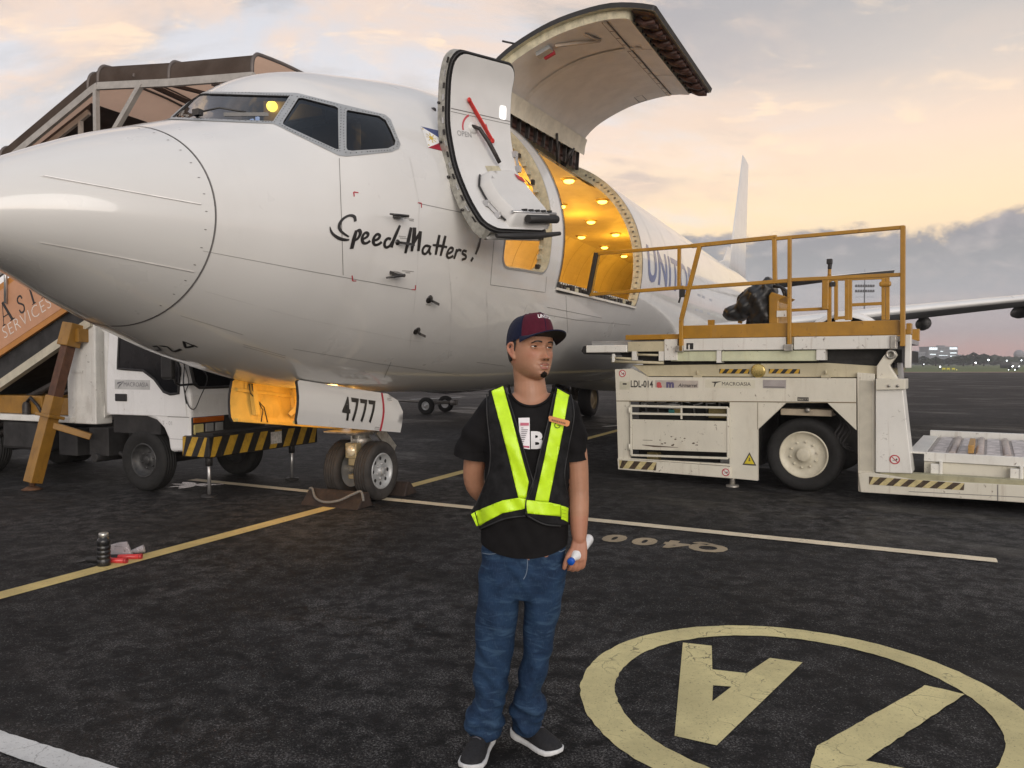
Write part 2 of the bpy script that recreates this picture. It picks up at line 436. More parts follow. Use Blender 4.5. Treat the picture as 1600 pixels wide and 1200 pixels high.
def paint_mat(name, col, wear=.5, crackw=1.0):
    m = bpy.data.materials.new(name); m.use_nodes = True; N = NT(m.node_tree); b = m.node_tree.nodes['Principled BSDF']
    g = N.n('ShaderNodeNewGeometry').outputs['Position']
    n1 = N.noise(g, 9, 8, .7, .3); n2 = N.noise(g, 2.1, 5, .6); n3 = N.noise(g, 90, 4, .7)
    c = N.mix(N.smooth(n2, .3, .7), tuple(x * .80 for x in col), tuple(min(1, x * 1.12) for x in col))
    c = N.mix(N.math('MULTIPLY', N.smooth(n1, .5, .75), .35), c, tuple(x * .55 for x in col))
    spots = N.math('MULTIPLY', N.smooth(N.noise(g, 34, 5, .65), .64, .71), wear)
    c = N.mix(spots, c, (.045, .042, .035))
    c = N.mix(N.math('MULTIPLY', N.smooth(n3, .56, .72), wear * .8), c, (.05, .046, .04))
    dv = N.n('ShaderNodeVectorMath', {0: N.n('ShaderNodeTexNoise', {'Vector': g, 'Scale': 6.0, 'Detail': 4.0}).outputs['Color'], 1: (.22, .22, .22)}, operation='MULTIPLY').outputs[0]
    vo = N.n('ShaderNodeTexVoronoi', {'Vector': N.n('ShaderNodeVectorMath', {0: g, 1: dv}, operation='ADD').outputs[0], 'Scale': 3.6}, feature='DISTANCE_TO_EDGE').outputs[0]
    crack = N.math('MULTIPLY', N.smooth(vo, .012, .003), N.math('MULTIPLY', N.smooth(n2, .46, .60), crackw))
    c = N.mix(crack, c, (.03, .027, .022))
    m.node_tree.links.new(c, b.inputs['Base Color']); b.inputs['Roughness'].default_value = .72
    bp = N.n('ShaderNodeBump', {'Strength': .5, 'Distance': .004, 'Height': N.math('SUBTRACT', n3, N.math('MULTIPLY', crack, .8))})
    m.node_tree.links.new(bp.outputs[0], b.inputs['Normal'])
    return m
P_YEL = paint_mat('yellow_line_paint', (.66, .52, .21), .7, .4)
P_CRM = paint_mat('cream_line_paint', (.76, .66, .48), .7, .5)
P_CIR = paint_mat('pale_yellow_paint', (.66, .58, .29), .8, .8)
P_WHT = paint_mat('white_line_paint', (.62, .62, .60), .7, .4)
P_FAD = paint_mat('faded_letter_paint', (.36, .29, .19), .9, .4)

def gp(px, py): return tuple(at_ground(px, py)[:2])
MARK = {}
def marking(name, polys, z, mat):
    mb = MB()
    rnd = random.Random(len(polys) + int(z * 1e5))
    for poly in polys:
        q = densify(poly, .04)
        if len(q) > 900: mb.add([(x, y, z) for x, y in poly], [tuple(range(len(poly)))]); continue
        q = [(x + rnd.uniform(-.003, .003), y + rnd.uniform(-.003, .003)) for x, y in q]
        mb.add([(x, y, z) for x, y in q], [tuple(range(len(q)))])
    o = mb.build(name, mat); o['kind'] = 'structure'
    return o
def strip(p, q, w):
    p = np.array(p); q = np.array(q); d = (q - p) / np.linalg.norm(q - p); n = np.array([-d[1], d[0]]) * w / 2
    return [tuple(p + n), tuple(q + n), tuple(q - n), tuple(p - n)]
a = np.array(gp(0, 931)); b_ = np.array(gp(960, 674)); dl = (b_ - a) / np.linalg.norm(b_ - a)
marking('lead_in_line', [strip(a - dl * 2, b_ + dl * 60, .17)], .004, P_YEL)
marking('stop_line', [strip(gp(300, 750), gp(1558, 877), .15)], .008, P_CRM)
# white line bottom left
a = np.array(gp(0, 1159)); b_ = np.array(gp(120, 1198)); dl = (b_ - a) / np.linalg.norm(b_ - a)
marking('white_line', [strip(a - dl * 1.5, b_ + dl * 1.5, .115)], .004, P_WHT)
marking('far_white_line', [strip(gp(600, 626), gp(720, 621), .16), strip(gp(944, 667), gp(990, 663), .2)], .008, P_WHT)
# ring with figures
cpts = [gp(*p) for p in ((906, 1085), (915, 1050), (970, 1007), (1060, 984), (1160, 979), (1280, 988), (1400, 1015), (1500, 1053), (1590, 1103))]
A_ = np.array([[2 * x, 2 * y, 1] for x, y in cpts]); B_ = np.array([x * x + y * y for x, y in cpts])
sol = np.linalg.lstsq(A_, B_, rcond=None)[0]
RC = (sol[0], sol[1]); RR = math.sqrt(sol[2] + RC[0] ** 2 + RC[1] ** 2)
n = 140; RW = .165
mb = MB(); rnd = random.Random(3)
ro = [RR + rnd.uniform(-.004, .004) for _ in range(n)]; ri = [RR - RW + rnd.uniform(-.004, .004) for _ in range(n)]
mb.grid([[(RC[0] + r[k] * math.cos(2 * math.pi * k / n), RC[1] + r[k] * math.sin(2 * math.pi * k / n), .004) for k in range(n)] for r in (ro, ri)], closev=True, smooth=False)
o = mb.build('painted_ring', P_CIR); o['kind'] = 'structure'
A_out = [gp(*p) for p in ((1067, 1005), (1112, 1010), (1113, 1047), (1167, 1053), (1203, 1029), (1254, 1036), (1120, 1166), (1054, 1151))]
A_in = [gp(*p) for p in ((1114, 1072), (1143, 1074), (1113, 1097))]
V, F = tri2d(A_out, [A_in], .5, False)
mb = MB(); mb.add([(x, y, .004) for x, y in V], F); o = mb.build('painted_letter', P_CIR); o['kind'] = 'structure'
marking('painted_figure', [[gp(*p) for p in ((1446, 1072), (1507, 1086), (1352, 1190), (1900, 1296), (1880, 1346), (1262, 1218), (1276, 1167))]], .0045, P_CIR)
# worn stencil read from the other side
o = gp(1106, 857); e = gp(960, 842)
ux = Vector((e[0] - o[0], e[1] - o[1], 0)).normalized(); uy = Vector((-ux.y, ux.x, 0)) 
mb = MB(); cw = (Vector((e[0], e[1])) - Vector((o[0], o[1]))).length / 3
for k, ch in enumerate('Q400'):
    V, F = text2d(ch, .36, .022)
    mb.add([tuple(Vector((o[0], o[1], .004)) + ux * (k * cw + x * 1.05) + uy * (y - .13)) for x, y in V], F)
o = mb.build('painted_stencil', P_FAD); o['kind'] = 'structure'

# pothole nick, puddle
PUD = pmat('puddle_water', (.02, .018, .018), .12, var=.1, spec=.4, bump=1.0, bscale=40)
mb = MB(); c0 = gp(302, 758); poly = []
for k in range(40):
    t = 2 * math.pi * k / 40; r = .16 + .07 * math.sin(3 * t + 1) + .05 * math.sin(7 * t) + .03 * math.sin(11 * t + 2)
    poly.append((c0[0] + r * 1.5 * math.cos(t), c0[1] + r * 1.1 * math.sin(t)))
V, F = tri2d(poly, (), .5, False); mb.add([(x, y, .0035) for x, y in V], F)
tag(mb.build('puddle', PUD), kind='structure')

# grass field beyond the apron and the far tree line
def grass_mat():
    m = bpy.data.materials.new('field_grass'); m.use_nodes = True; N = NT(m.node_tree); b = m.node_tree.nodes['Principled BSDF']
    g = N.n('ShaderNodeNewGeometry').outputs['Position']
    st = N.n('ShaderNodeVectorMath', {0: g, 1: (.2, 1, 1)}, operation='MULTIPLY').outputs[0]
    c = N.mix(N.smooth(N.noise(st, .06, 6, .6), .35, .65), (.075, .105, .032), (.12, .15, .045))
    c = N.mix(N.math('MULTIPLY', N.smooth(N.noise(st, .35, 5, .7), .5, .75), .6), c, (.20, .18, .06))
    m.node_tree.links.new(c, b.inputs['Base Color']); b.inputs['Roughness'].default_value = .95
    return m
GR = grass_mat()
sheet('grass_field', [(-2200, 136.02), (2200, 136.02), (2200, 3200), (-2200, 3200)], .03, GR)
sheet('apron_edge_line', [(-900, 132.6), (900, 132.6), (900, 133.6), (-900, 133.6)], .006, pmat('edge_paint', (.22, .2, .17), .8, var=.3, scale=.5))
# ------------------------------------------------------------------ freighter aircraft
TH = R(24.7)
AXV = np.array([math.sin(TH), math.cos(TH), 0]); LTV = np.array([math.cos(TH), -math.sin(TH), 0])
NG = np.array([-1.727, 8.78, 0.0]); NOSE = NG - 4.41 * AXV; XG = 4.41
plane = thing('cargo_airplane', 'white cargo jet with its big side door and front entry door open', 'airplane', tuple(NOSE), math.pi / 2 - TH)
PM = Matrix.Translation(Vector(NOSE)) @ Matrix.Rotation(math.pi / 2 - TH, 4, 'Z'); PMI = PM.inverted()
def W2P(p): return PMI @ Vector(p)
def P2W(p): return PM @ Vector(p)

def pchip(xs, ys):
    xs = np.asarray(xs, float); ys = np.asarray(ys, float); h = np.diff(xs); d = np.diff(ys) / h; m = np.zeros_like(ys)
    for i in range(1, len(xs) - 1):
        if d[i - 1] * d[i] > 0:
            w1 = 2 * h[i] + h[i - 1]; w2 = h[i] + 2 * h[i - 1]; m[i] = (w1 + w2) / (w1 / d[i - 1] + w2 / d[i])
    m[0] = d[0]; m[-1] = 0
    def f(x):
        x = np.clip(np.asarray(x, float), xs[0], xs[-1]); i = np.clip(np.searchsorted(xs, x) - 1, 0, len(xs) - 2); t = (x - xs[i]) / h[i]
        return (2*t**3-3*t**2+1)*ys[i] + (t**3-2*t**2+t)*h[i]*m[i] + (-2*t**3+3*t**2)*ys[i+1] + (t**3-t**2)*h[i]*m[i+1]
    return f
TIP = 2.4735; ZCR = TIP + 2.57; ZKL = TIP - 1.305
_q = lambda X: np.sqrt(np.array(X))
f_t = pchip(_q([0,.1,.3,.6,1,1.5,2,2.3,2.6,2.9,3.3,3.8,4.5,5.3,6.3,8,28,36]), [TIP+k for k in (0,.201,.385,.562,.766,.976,1.201,1.425,1.707,1.841,1.956,2.085,2.246,2.358,2.443,2.57,2.57)] + [4.75])
f_b = pchip(_q([0,.1,.3,.6,1,1.5,2,3,4,5,6.5,8,21,36]), [TIP+k for k in (0,-.122,-.222,-.34,-.521,-.722,-.902,-1.14,-1.225,-1.268,-1.30,-1.305,-1.305)] + [4.35])
f_w = pchip(_q([0,.1,.3,.6,1,1.5,2,3,4,5,6.2,8,24,36]), [0,.22,.42,.65,.88,1.12,1.32,1.58,1.74,1.83,1.88,1.88,1.88,.2])
RRAT = (3.197 - ZKL) / (ZCR - ZKL)
def sect(x):
    u = np.sqrt(np.maximum(x, 0)); a = f_t(u); b = f_b(u); fr = .5 + (RRAT - .5) * np.clip(x / 5, 0, 1)
    return a, b, b + (a - b) * fr, f_w(u)
def fus_raw(x, ph):
    a, b, zc, w = sect(x); c = np.cos(ph)
    return np.stack([x + 0 * ph, -w * np.sin(ph), zc + np.where(c > 0, (a - zc) * c, (zc - b) * c)], -1)
def fus_nrm(x, ph):
    e = 1e-3
    dx = fus_raw(x + e, ph) - fus_raw(np.maximum(x - e, 1e-6), ph); dp = fus_raw(x, ph + e) - fus_raw(x, ph - e)
    n = np.cross(dx, dp); n = n / np.maximum(np.linalg.norm(n, axis=-1, keepdims=True), 1e-9)
    a, b, zc, w = sect(x); P = fus_raw(x, ph); ref = np.stack([0 * x, P[..., 1], P[..., 2] - zc], -1)
    sg = np.sign(np.sum(n * ref, -1, keepdims=True)); return n * np.where(sg == 0, 1, sg)
SC_ = 1.9
def fpt(x, s, off=0.0):
    x = np.asarray(x, float); ph = np.asarray(s, float) / SC_
    P = fus_raw(x, ph)
    return P + off * fus_nrm(x, ph) if off else P
def fmap(off): return lambda u, v: tuple(fpt(u, v, off))
PMn = np.array(PMI); 
def on_fus(px, py):
    """where the line of sight through a photo pixel first meets the fuselage skin: (x, s)"""
    r = cam_ray(px, py); R3 = PMn[:3, :3]; o = R3 @ EYE + PMn[:3, 3]; d = R3 @ r
    def f(t):
        P = o + np.multiply.outer(t, d); x = P[..., 0]; a, b, zc, w = sect(np.clip(x, .001, 36))
        dz = P[..., 2] - zc; h = np.where(dz > 0, a - zc, zc - b)
        v = (P[..., 1] / np.maximum(w, 1e-3)) ** 2 + (dz / np.maximum(h, 1e-3)) ** 2 - 1
        return np.where((x < .001) | (x > 36), 9.0, v)
    t = np.linspace(3, 45, 2500); v = f(t); k = np.where(v < 0)[0]
    if len(k):
        i = k[0]; a, b = t[max(i - 1, 0)], t[i]
        for _ in range(40):
            c = (a + b) / 2
            if f(np.array(c)) < 0: b = c
            else: a = c
        tt = b
    else: tt = t[np.argmin(v)]
    P = o + tt * d; a, b, zc, w = sect(P[0]); dz = P[2] - zc; h = (a - zc) if dz > 0 else (zc - b)
    return (float(P[0]), float(SC_ * math.atan2(-P[1] / w, dz / h)))
def s_of_z(x, z):
    a, b, zc, w = sect(np.array(float(x))); c = (z - zc) / ((a - zc) if z > zc else (zc - b))
    return SC_ * math.acos(max(-1, min(1, float(c))))

WHITE = pmat('white_aircraft_paint', (.72, .71, .685), .34, coat=.8, var=.03, scale=.7, dirt=.20, dirtcol=(.52, .49, .45), spec=.5)
WHITE2 = pmat('white_radome_paint', (.69, .683, .66), .32, coat=.8, var=.02, scale=.8, spec=.5)
LINE = pmat('panel_joint', (.16, .15, .145), .7)
STRIPW = pmat('diverter_strip', (.85, .83, .80), .3)
BLK = pmat('black_paint', (.018, .016, .015), .35, coat=.3)
GREYM = pmat('bare_metal', (.50, .50, .50), .38, metal=.75, var=.12)
FRAMEG = pmat('window_frame_grey', (.40, .41, .41), .38, metal=.35, var=.08)
PRIMER = pmat('cream_primer', (.50, .46, .33), .6, var=.2, scale=12, dirt=.35, dirtcol=(.12, .10, .06))
SEAL = pmat('black_rubber', (.022, .021, .021), .6)
RED = pmat('red_marking', (.45, .03, .05), .5)
LINING = pmat('hold_lining', (.72, .66, .54), .55, var=.06, scale=2, dirt=.2, dirtcol=(.35, .28, .18))
DKMECH = pmat('dark_mechanism', (.035, .03, .028), .5, metal=.3, var=.4, scale=20)

X_RAD = on_fus(314, 319)[0]
RADS = [on_fus(*p) for p in ((265, 189), (290, 215), (305, 250), (313, 285), (314, 330), (310, 380), (300, 430), (285, 470), (262, 507), (240, 524))]
X_RAD = float(np.median([q[0] for q in RADS]))
CX0, CX1, CS0, CS1 = 5.98, 9.58, SC_ * R(21), None
CS1 = s_of_z(7.5, 2.48)
HOLE_CARGO = rrect(CX0, CS0, CX1, CS1, .10)
EX0, EX1 = 4.50, 5.60
HOLE_ENTRY = rrect(EX0, s_of_z(5.0, 4.42), EX1, s_of_z(5.0, 2.60), .16)
GLASS = [[(310, 146.6), (452.5, 150.5), (426.8, 190), (269, 184)],
         [(466.5, 153.8), (472, 153.5), (523, 166.5), (528, 169.5), (529, 233.8), (525, 233.5), (446, 197), (442, 194.3), (443, 190)],
         [(541, 175), (543, 172.5), (592, 181.5), (602, 188), (610, 203), (617.5, 220.5), (616, 227), (606, 232), (550, 236), (543, 235), (541, 231)]]
FRAME = [(305, 143.5), (457, 145.6), (465, 146), (540, 165), (601, 179.4), (610, 187), (625.5, 225.6), (623, 232.5), (612, 237.5), (542, 244.8), (529, 243.5), (440, 200), (427, 194), (250, 186)]
GLS = [[on_fus(*p) for p in densify(g, 9)] for g in GLASS]
FRS = [on_fus(*p) for p in densify(FRAME, 9)]
mir = lambda poly: [(x, -s) for x, s in poly][::-1]
holes = [HOLE_CARGO, HOLE_ENTRY] + [g for g in GLS] + [mir(g) for g in GLS[1:]]

def skin(name, xs, ns, holes, mat, off=0.0, mapf=None, slot=None):
    hp = math.pi * SC_; ss = np.linspace(-hp, hp, ns + 1)
    loops = [densify(h, .07) for h in holes]; vs = []; es = []
    for lp in loops:
        o = len(vs); vs += lp; es += [(o + i, o + (i + 1) % len(lp)) for i in range(len(lp))]
    H = np.array([p for lp in loops for p in lp]) if loops else None
    bb = [(min(p[0] for p in h), max(p[0] for p in h), min(p[1] for p in h), max(p[1] for p in h)) for h in holes]
    for x in xs:
        for s in ss:
            ok = True
            for h, b in zip(holes, bb):
                if b[0] - .1 < x < b[1] + .1 and b[2] - .1 < s < b[3] + .1:
                    if pip(h, x, s) or np.min((H[:, 0] - x) ** 2 + (H[:, 1] - s) ** 2) < .035 ** 2: ok = False; break
            if ok: vs.append((float(x), float(s)))
    r = delaunay_2d_cdt([Vector(p) for p in vs], es, [], 0, 1e-6)
    V = np.array([(p.x, p.y) for p in r[0]]); Fc = []
    for f in r[2]:
        cx = sum(V[i][0] for i in f) / 3; cy = sum(V[i][1] for i in f) / 3
        if not any(b[0] <= cx <= b[1] and b[2] <= cy <= b[3] and pip(h, cx, cy) for h, b in zip(holes, bb)): Fc.append(tuple(f))
    P = (mapf or (lambda x, s: fpt(x, s, off)))(V[:, 0], V[:, 1]); Nn = fus_nrm(V[:, 0], V[:, 1] / SC_)
    me = bpy.data.meshes.new(name); me.from_pydata([tuple(p) for p in P], [], Fc); me.materials.append(mat)
    bm = bmesh.new(); bm.from_mesh(me); bmesh.ops.recalc_face_normals(bm, faces=bm.faces); bm.to_mesh(me); bm.free()
    # outward winding
    f0 = me.polygons[len(me.polygons) // 2]; 
    if Vector(Nn[f0.vertices[0]]).dot(f0.normal) < 0: me.flip_normals()
    if mapf is None:
        me.polygons.foreach_set('use_smooth', [True] * len(me.polygons))
        me.normals_split_custom_set_from_vertices([tuple(n) for n in Nn])
    return link(bpy.data.objects.new(name, me), plane)
xs1 = np.concatenate([np.linspace(X_RAD, 10.2, 76), np.linspace(10.5, 21, 30), np.linspace(21.6, 36, 26)])
fus = skin('fuselage', xs1, 96, holes, WHITE)
radome = skin('radome', np.concatenate([[.0005, .002, .006], np.linspace(.12, math.sqrt(X_RAD - .006), 34) ** 2]), 96, [], WHITE2)
mb = MB(); mb.ball((36.0, 0, 4.55), .2, 12); mb.build('tail_cone', GREYM, plane)

# inner lining of the hold: the same section drawn in by 14 cm, cut off by the flat floor and ceiling
ZF, ZCEIL = 2.56, 4.55
def lining_map(x, s):
    P = fpt(x, s, -.13); P[..., 2] = np.clip(P[..., 2], ZF, ZCEIL); return P
lin = skin('hold_lining', np.concatenate([np.linspace(4.3, 10, 24), np.linspace(10.4, 21, 27)]), 64,
           [rrect(CX0 - .02, CS0 + .42, CX1 + .02, CS1 + .3, .06), [(x + .0, s) for x, s in HOLE_ENTRY]], LINING, mapf=lining_map)
mb = MB()
for xb in (4.3, 21.0):
    mb.add([tuple(lining_map(np.array(xb), np.array(s))) for s in np.linspace(-math.pi * SC_, math.pi * SC_, 64, endpoint=False)], [tuple(range(64))])
mb.build('hold_bulkhead', LINING, plane, split=0.1)
mb = MB()
for x in np.arange(6.2, 20.5, 1.0):
    ribbon(mb, [(x, s) for s in np.linspace(-s_of_z(7.5, 2.7), -.9, 30)], .012, lambda u, v: tuple(lining_map(np.array(u), np.array(v)) + np.array([0, -.004, -.002])), .2)
for l in (-1.02, 1.02):
    for x in np.arange(5, 20.5, .5):
        mb.box((x, l - .008, ZCEIL - .006), (x + .5, l + .008, ZCEIL - .003))
for x, s in ((8.2, -3.1), (8.6, -3.2), (9.0, -3.05), (10.2, -3.3), (11.0, -3.1), (12.1, -2.9), (9.6, -2.5), (13, -2.6)):
    ribbon(mb, [(x, s), (x + .22, s)], .06, lambda u, v: tuple(lining_map(np.array(u), np.array(v)) + np.array([0, -.004, 0])), .2)
mb.build('lining_joint', pmat('lining_joint_brown', (.20, .15, .09), .7), plane, split=0.02)
# ceiling lamps
LAMPM = pmat('lamp_glow', (1, .8, .4), .4, emit=(1, .62, .10, 2.8))
RIM = pmat('lamp_rim', (.7, .5, .15), .4, metal=.4)
first = None
for l in (.83, -.02, -.85):
    for x in np.arange(5.45 + (0 if l > .5 else .1), 20, 1.75):
        if first is None:
            mb = MB(); mb.lathe([(.13, 0), (.125, -.02), (.09, -.03)], (x, -l, ZCEIL - .002), n=20); first = mb.build('ceiling_lamp', RIM, plane)
            mb = MB(); mb.lathe([(.088, -.03), (.08, -.055), (.05, -.07), (0.0, -.074)], (x, -l, ZCEIL - .002), n=20); mb.build('lamp_lens', LAMPM, first)
            fx, fl = x, l
        else:
            c = copy_tree(first, plane); c.location = (x - fx, -(l - fl), 0)
def lamp(name, loc, e, col, rad=.1, parent=plane):
    d = bpy.data.lights.new(name, 'POINT'); d.energy = e; d.color = col; d.shadow_soft_size = rad
    o = link(bpy.data.objects.new(name, d), parent); o.location = loc; return o
AMB = (1, .47, .035)
for x in (6.2, 9.0, 11.8, 14.6, 17.8): lamp('hold_light', (x, 0, 4.1), 16, AMB, .3)

# frames of the two openings, with depth
def rim(name, hole, d, mat, inset=.0):
    lp = densify(hole, .05); n = len(lp); V = np.array(lp)
    A = fpt(V[:, 0], V[:, 1], .006); B = fpt(V[:, 0], V[:, 1], -d)
    cx, cy = V.mean(0); V2 = V + (np.array([cx, cy]) - V) * inset
    mb = MB(); mb.grid([[tuple(p) for p in A], [tuple(p) for p in B]], closev=True, smooth=False)
    # narrow flange round the outside
    V3 = V + (V - np.array([cx, cy])) / np.linalg.norm(V - np.array([cx, cy]), axis=1, keepdims=True) * .028
    C = fpt(V3[:, 0], V3[:, 1], .004)
    mb.grid([[tuple(p) for p in A], [tuple(p) for p in C]], mi=1, closev=True, smooth=False)
    return mb.build(name, [mat, FRAMEG], plane)
cf = rim('cargo_door_frame', HOLE_CARGO, .15, PRIMER)
ef = rim('entry_door_frame', HOLE_ENTRY, .15, PRIMER)
STEEL_ = pmat('fitting_steel', (.16, .15, .13), .5, metal=.4, var=.3, scale=14)
# inner frame band on the aft and forward side of the cargo opening: latch fittings
mb = MB()
for x0, k in ((CX1 - .012, -1), (CX0 + .012, 1)):
    for s in np.linspace(CS0 + .3, CS1 - .2, 15):
        p = fpt(x0, s, -.07); mb.cbox(tuple(p), (.018, .03, .028))
        p = fpt(x0, s + .09, -.07); mb.cbox(tuple(p), (.012, .05, .012))
mb.build('latch_fitting', STEEL_, cf, kind='stuff')
mb = MB()   # rubber seal line on the outer edge
ribbon(mb, HOLE_CARGO + HOLE_CARGO[:1], .022, fmap(.012), .06); mb.build('door_seal', SEAL, cf)
# sill with latches and roller edge
mb = MB(); rnd = random.Random(5)
mb.box((CX0, -1.70, 2.44), (CX1, -1.58, 2.50))
for i in range(34):
    x = CX0 + .06 + i * .105
    mb.box((x, -1.70 - rnd.random() * .05, 2.45), (x + .05 + rnd.random() * .03, -1.6, 2.53 + rnd.random() * .05), rnd.choice((0, 0, 1)))
mb.build('sill_latches', [DKMECH, PRIMER], plane)
mb = MB(); mb.box((CX0, -1.66, 2.575), (CX1, -1.56, 2.60)); mb.box((CX0, -1.79, 2.455), (CX1, -1.765, 2.485)); mb.build('sill_edge', pmat('sill_white', (.7, .66, .58), .5), plane)
mb = MB()
for i in range(40):
    x = CX0 + .05 + i * .09; mb.box((x, -1.665, 2.577), (x + .03, -1.655, 2.597))
mb.build('sill_marks', BLK, plane)
# door-way mechanisms behind the entry opening
mb = MB(); rnd = random.Random(11)
for k in range(16):
    s = s_of_z(5.0, 4.38 - k * .115); p = fpt(EX1 - .06, s, -.1)
    mb.cbox(tuple(p), (.05, .03 + .04 * rnd.random(), .03 + .03 * rnd.random()), 1 if k % 3 else 0)
mb.build('entry_fitting', [DKMECH, PRIMER], ef, split=0.005)

# windows
GLASSM = bpy.data.materials.new('cockpit_glass'); GLASSM.use_nodes = True; N = NT(GLASSM.node_tree); nt = GLASSM.node_tree; nt.nodes.clear()
gl = N.n('ShaderNodeBsdfGlossy', {'Color': (1, 1, 1, 1), 'Roughness': .02}); tr = N.n('ShaderNodeBsdfTransparent', {'Color': (.34, .40, .52, 1)})
fr = N.n('ShaderNodeFresnel', {'IOR': 1.46}); ms = N.n('ShaderNodeMixShader', {0: fr.outputs[0], 1: tr.outputs[0], 2: gl.outputs[0]}); N.n('ShaderNodeOutputMaterial', {'Surface': ms.outputs[0]})
for sgn in (1, -1):
    f_ = FRS if sgn > 0 else [(x, -s_) for x, s_ in [on_fus(*p) for p in densify(FRAME[2:12], 9)]][::-1]; gs = GLS if sgn > 0 else [mir(g) for g in GLS[1:]]
    V, Fc = tri2d(f_, gs, .08); mb = MB(); P = fpt(np.array([v[0] for v in V]), np.array([v[1] for v in V]), .005)
    mb.add([tuple(p) for p in P], Fc, 0, True)
    for g in gs:
        lp = densify(g, .06); A = fpt(np.array([v[0] for v in lp]), np.array([v[1] for v in lp]), .005); B = fpt(np.array([v[0] for v in lp]), np.array([v[1] for v in lp]), -.02)
        mb.grid([[tuple(p) for p in A], [tuple(p) for p in B]], 1, False, False, True)
    # rivets
    for g in gs:
        for v in densify(g, .055):
            cx = sum(p[0] for p in g) / len(g); cy = sum(p[1] for p in g) / len(g); L = math.hypot(v[0] - cx, v[1] - cy)
            u = (v[0] + (v[0] - cx) / L * .028, v[1] + (v[1] - cy) / L * .028)
            if pip(f_, *u): mb.add([tuple(fpt(u[0] + .006 * math.cos(t), u[1] + .006 * math.sin(t), .0075)) for t in np.linspace(0, 6.28, 6, endpoint=False)], [tuple(range(6))], 1)
    wf_ = mb.build('windscreen_frame', [FRAMEG, SEAL], plane, fix=False)
    for g in gs:
        V, Fc = tri2d(g, (), .1); mb = MB(); mb.add([tuple(fpt(v[0], v[1], -.006)) for v in V], Fc, 0, True)
        mb.build('cockpit_window', GLASSM, wf_)
# dark cockpit behind the glass with a lit dome lamp, overhead panel and seat
CK = pmat('cockpit_trim', (.06, .06, .065), .8, var=.3)
mb = MB()
def ck_map(x, s): return tuple(fpt(x, s, -.16))
xs = np.linspace(1.9, 4.2, 14); ssx = np.linspace(-2.9, 2.9, 40)
mb.grid([[ck_map(x, s) for s in ssx] for x in xs if True])
GR_ = []
V, Fc = [], []
skin('cockpit_lining', np.linspace(1.7, 4.2, 26), 72, GLS + [mir(g) for g in GLS[1:]], CK, mapf=lambda x, s: fpt(x, s, -.05))
cockpit = MB(); cockpit.box((2.0, -.85, 3.0), (2.5, .85, 3.3)); cockpit.box((3.95, -1.25, 2.6), (4.0, 1.25, 4.15)); cockpit.box((2.1, -1.0, 2.62), (4.0, 1.0, 2.66)); cockpit.build('cockpit_interior', CK, plane, bevel=.05)
mb = MB()
for y in (-.62, .62):
    mb.box((3.1, y - .25, 3.0), (3.25, y + .25, 3.85)); mb.box((3.12, y - .13, 3.85), (3.22, y + .13, 4.1))
mb.build('cockpit_seat', pmat('seat_cover', (.12, .10, .08), .9), plane, bevel=.04)
lampP = W2P(at_plane(425, 166, P2W((2.9, -.5, 4)), AXV))
mb = MB(); mb.ball(tuple(lampP), .052, 16); cl = mb.build('cockpit_lamp', pmat('cockpit_lamp_glow', (1, .8, .3), .4, emit=(1, .62, .06, 3)), plane)
mb = MB(); mb.box((lampP[0] + .05, lampP[1] - .55, lampP[2] - .14), (lampP[0] + .1, lampP[1] + .15, lampP[2] + .12))
for i in range(9): mb.box((lampP[0] + .03, lampP[1] + .2 + i * .07, lampP[2] - .1 - .012 * i), (lampP[0] + .05, lampP[1] + .235 + i * .07, lampP[2] - .06 - .012 * i), 1)
mb.build('overhead_panel', [pmat('panel_beige', (.3, .22, .12), .6), pmat('panel_lights', (.3, .35, .4), .4, emit=(.5, .6, .8, .6))], plane)
lamp('cockpit_light', (lampP[0] - .12, lampP[1], lampP[2]), .8, (1, .6, .15), .05)
lamp('cockpit_light', (3.3, -.9, 3.7), .3, (1, .7, .35), .1)
# wipers
mb = MB()
w0, w1, w2 = [fpt(*on_fus(*p), .03) for p in ((310, 182), (385, 181), (420, 184))]
mb.tube([w0, fpt(*on_fus(345, 178), .05), w1], .008, 6); mb.bar(fpt(*on_fus(350, 183), .02), w2, .012, .03); mb.cbox(tuple(w0), (.05, .07, .05))
mb.build('wiper', BLK, plane, split=0.05)

# panel joints, radome straps, rivets
mb = MB(); hp = math.pi * SC_
ribbon(mb, [(X_RAD, s) for s in np.linspace(-hp, hp, 120)], .009, fmap(.003), .1)
for pts in ([(317, 392), (480, 423), (647, 453)], [(282, 493), (380, 523)], [(458, 545), (590, 568), (720, 586)], [(380, 538), (446, 556)], [(380, 541), (446, 559)],
            [(772, 372), (766, 445), (852, 457), (854, 432)], [(530, 247), (533, 330), (536, 430)], [(655, 318), (735, 335)], [(600, 590), (611, 565)], [(745, 566), (790, 572)], [(855, 480), (940, 497)], [(884, 462), (887, 520)], [(845, 490), (900, 500), (985, 508)]):
    q = [on_fus(*p) for p in densify(pts, 10, False)]; ribbon(mb, q, .0055, fmap(.002), .08)
mb.build('panel_joint', LINE, plane, fix=False)
mb = MB()
for pts in ([(640, 245), (655, 318), (652, 430), (640, 545)], [(700, 405), (706, 470), (702, 560)], [(320, 455), (470, 497), (640, 532), (800, 548)], [(930, 497), (936, 545)], [(760, 455), (764, 560)]):
    ribbon(mb, [on_fus(*p) for p in densify(pts, 10, False)], .007, fmap(.0015), .08)
for x, s0, s1 in ((10.4, .6, 3.6), (11.6, .4, 3.6), (12.9, .4, 3.6), (14.6, .4, 3.4), (16.8, .4, 3.2), (19.5, .4, 3.0), (23, .4, 3.0)): ribbon(mb, [(x, s_) for s_ in np.linspace(s0, s1, 24)], .012, fmap(.0015), .1)
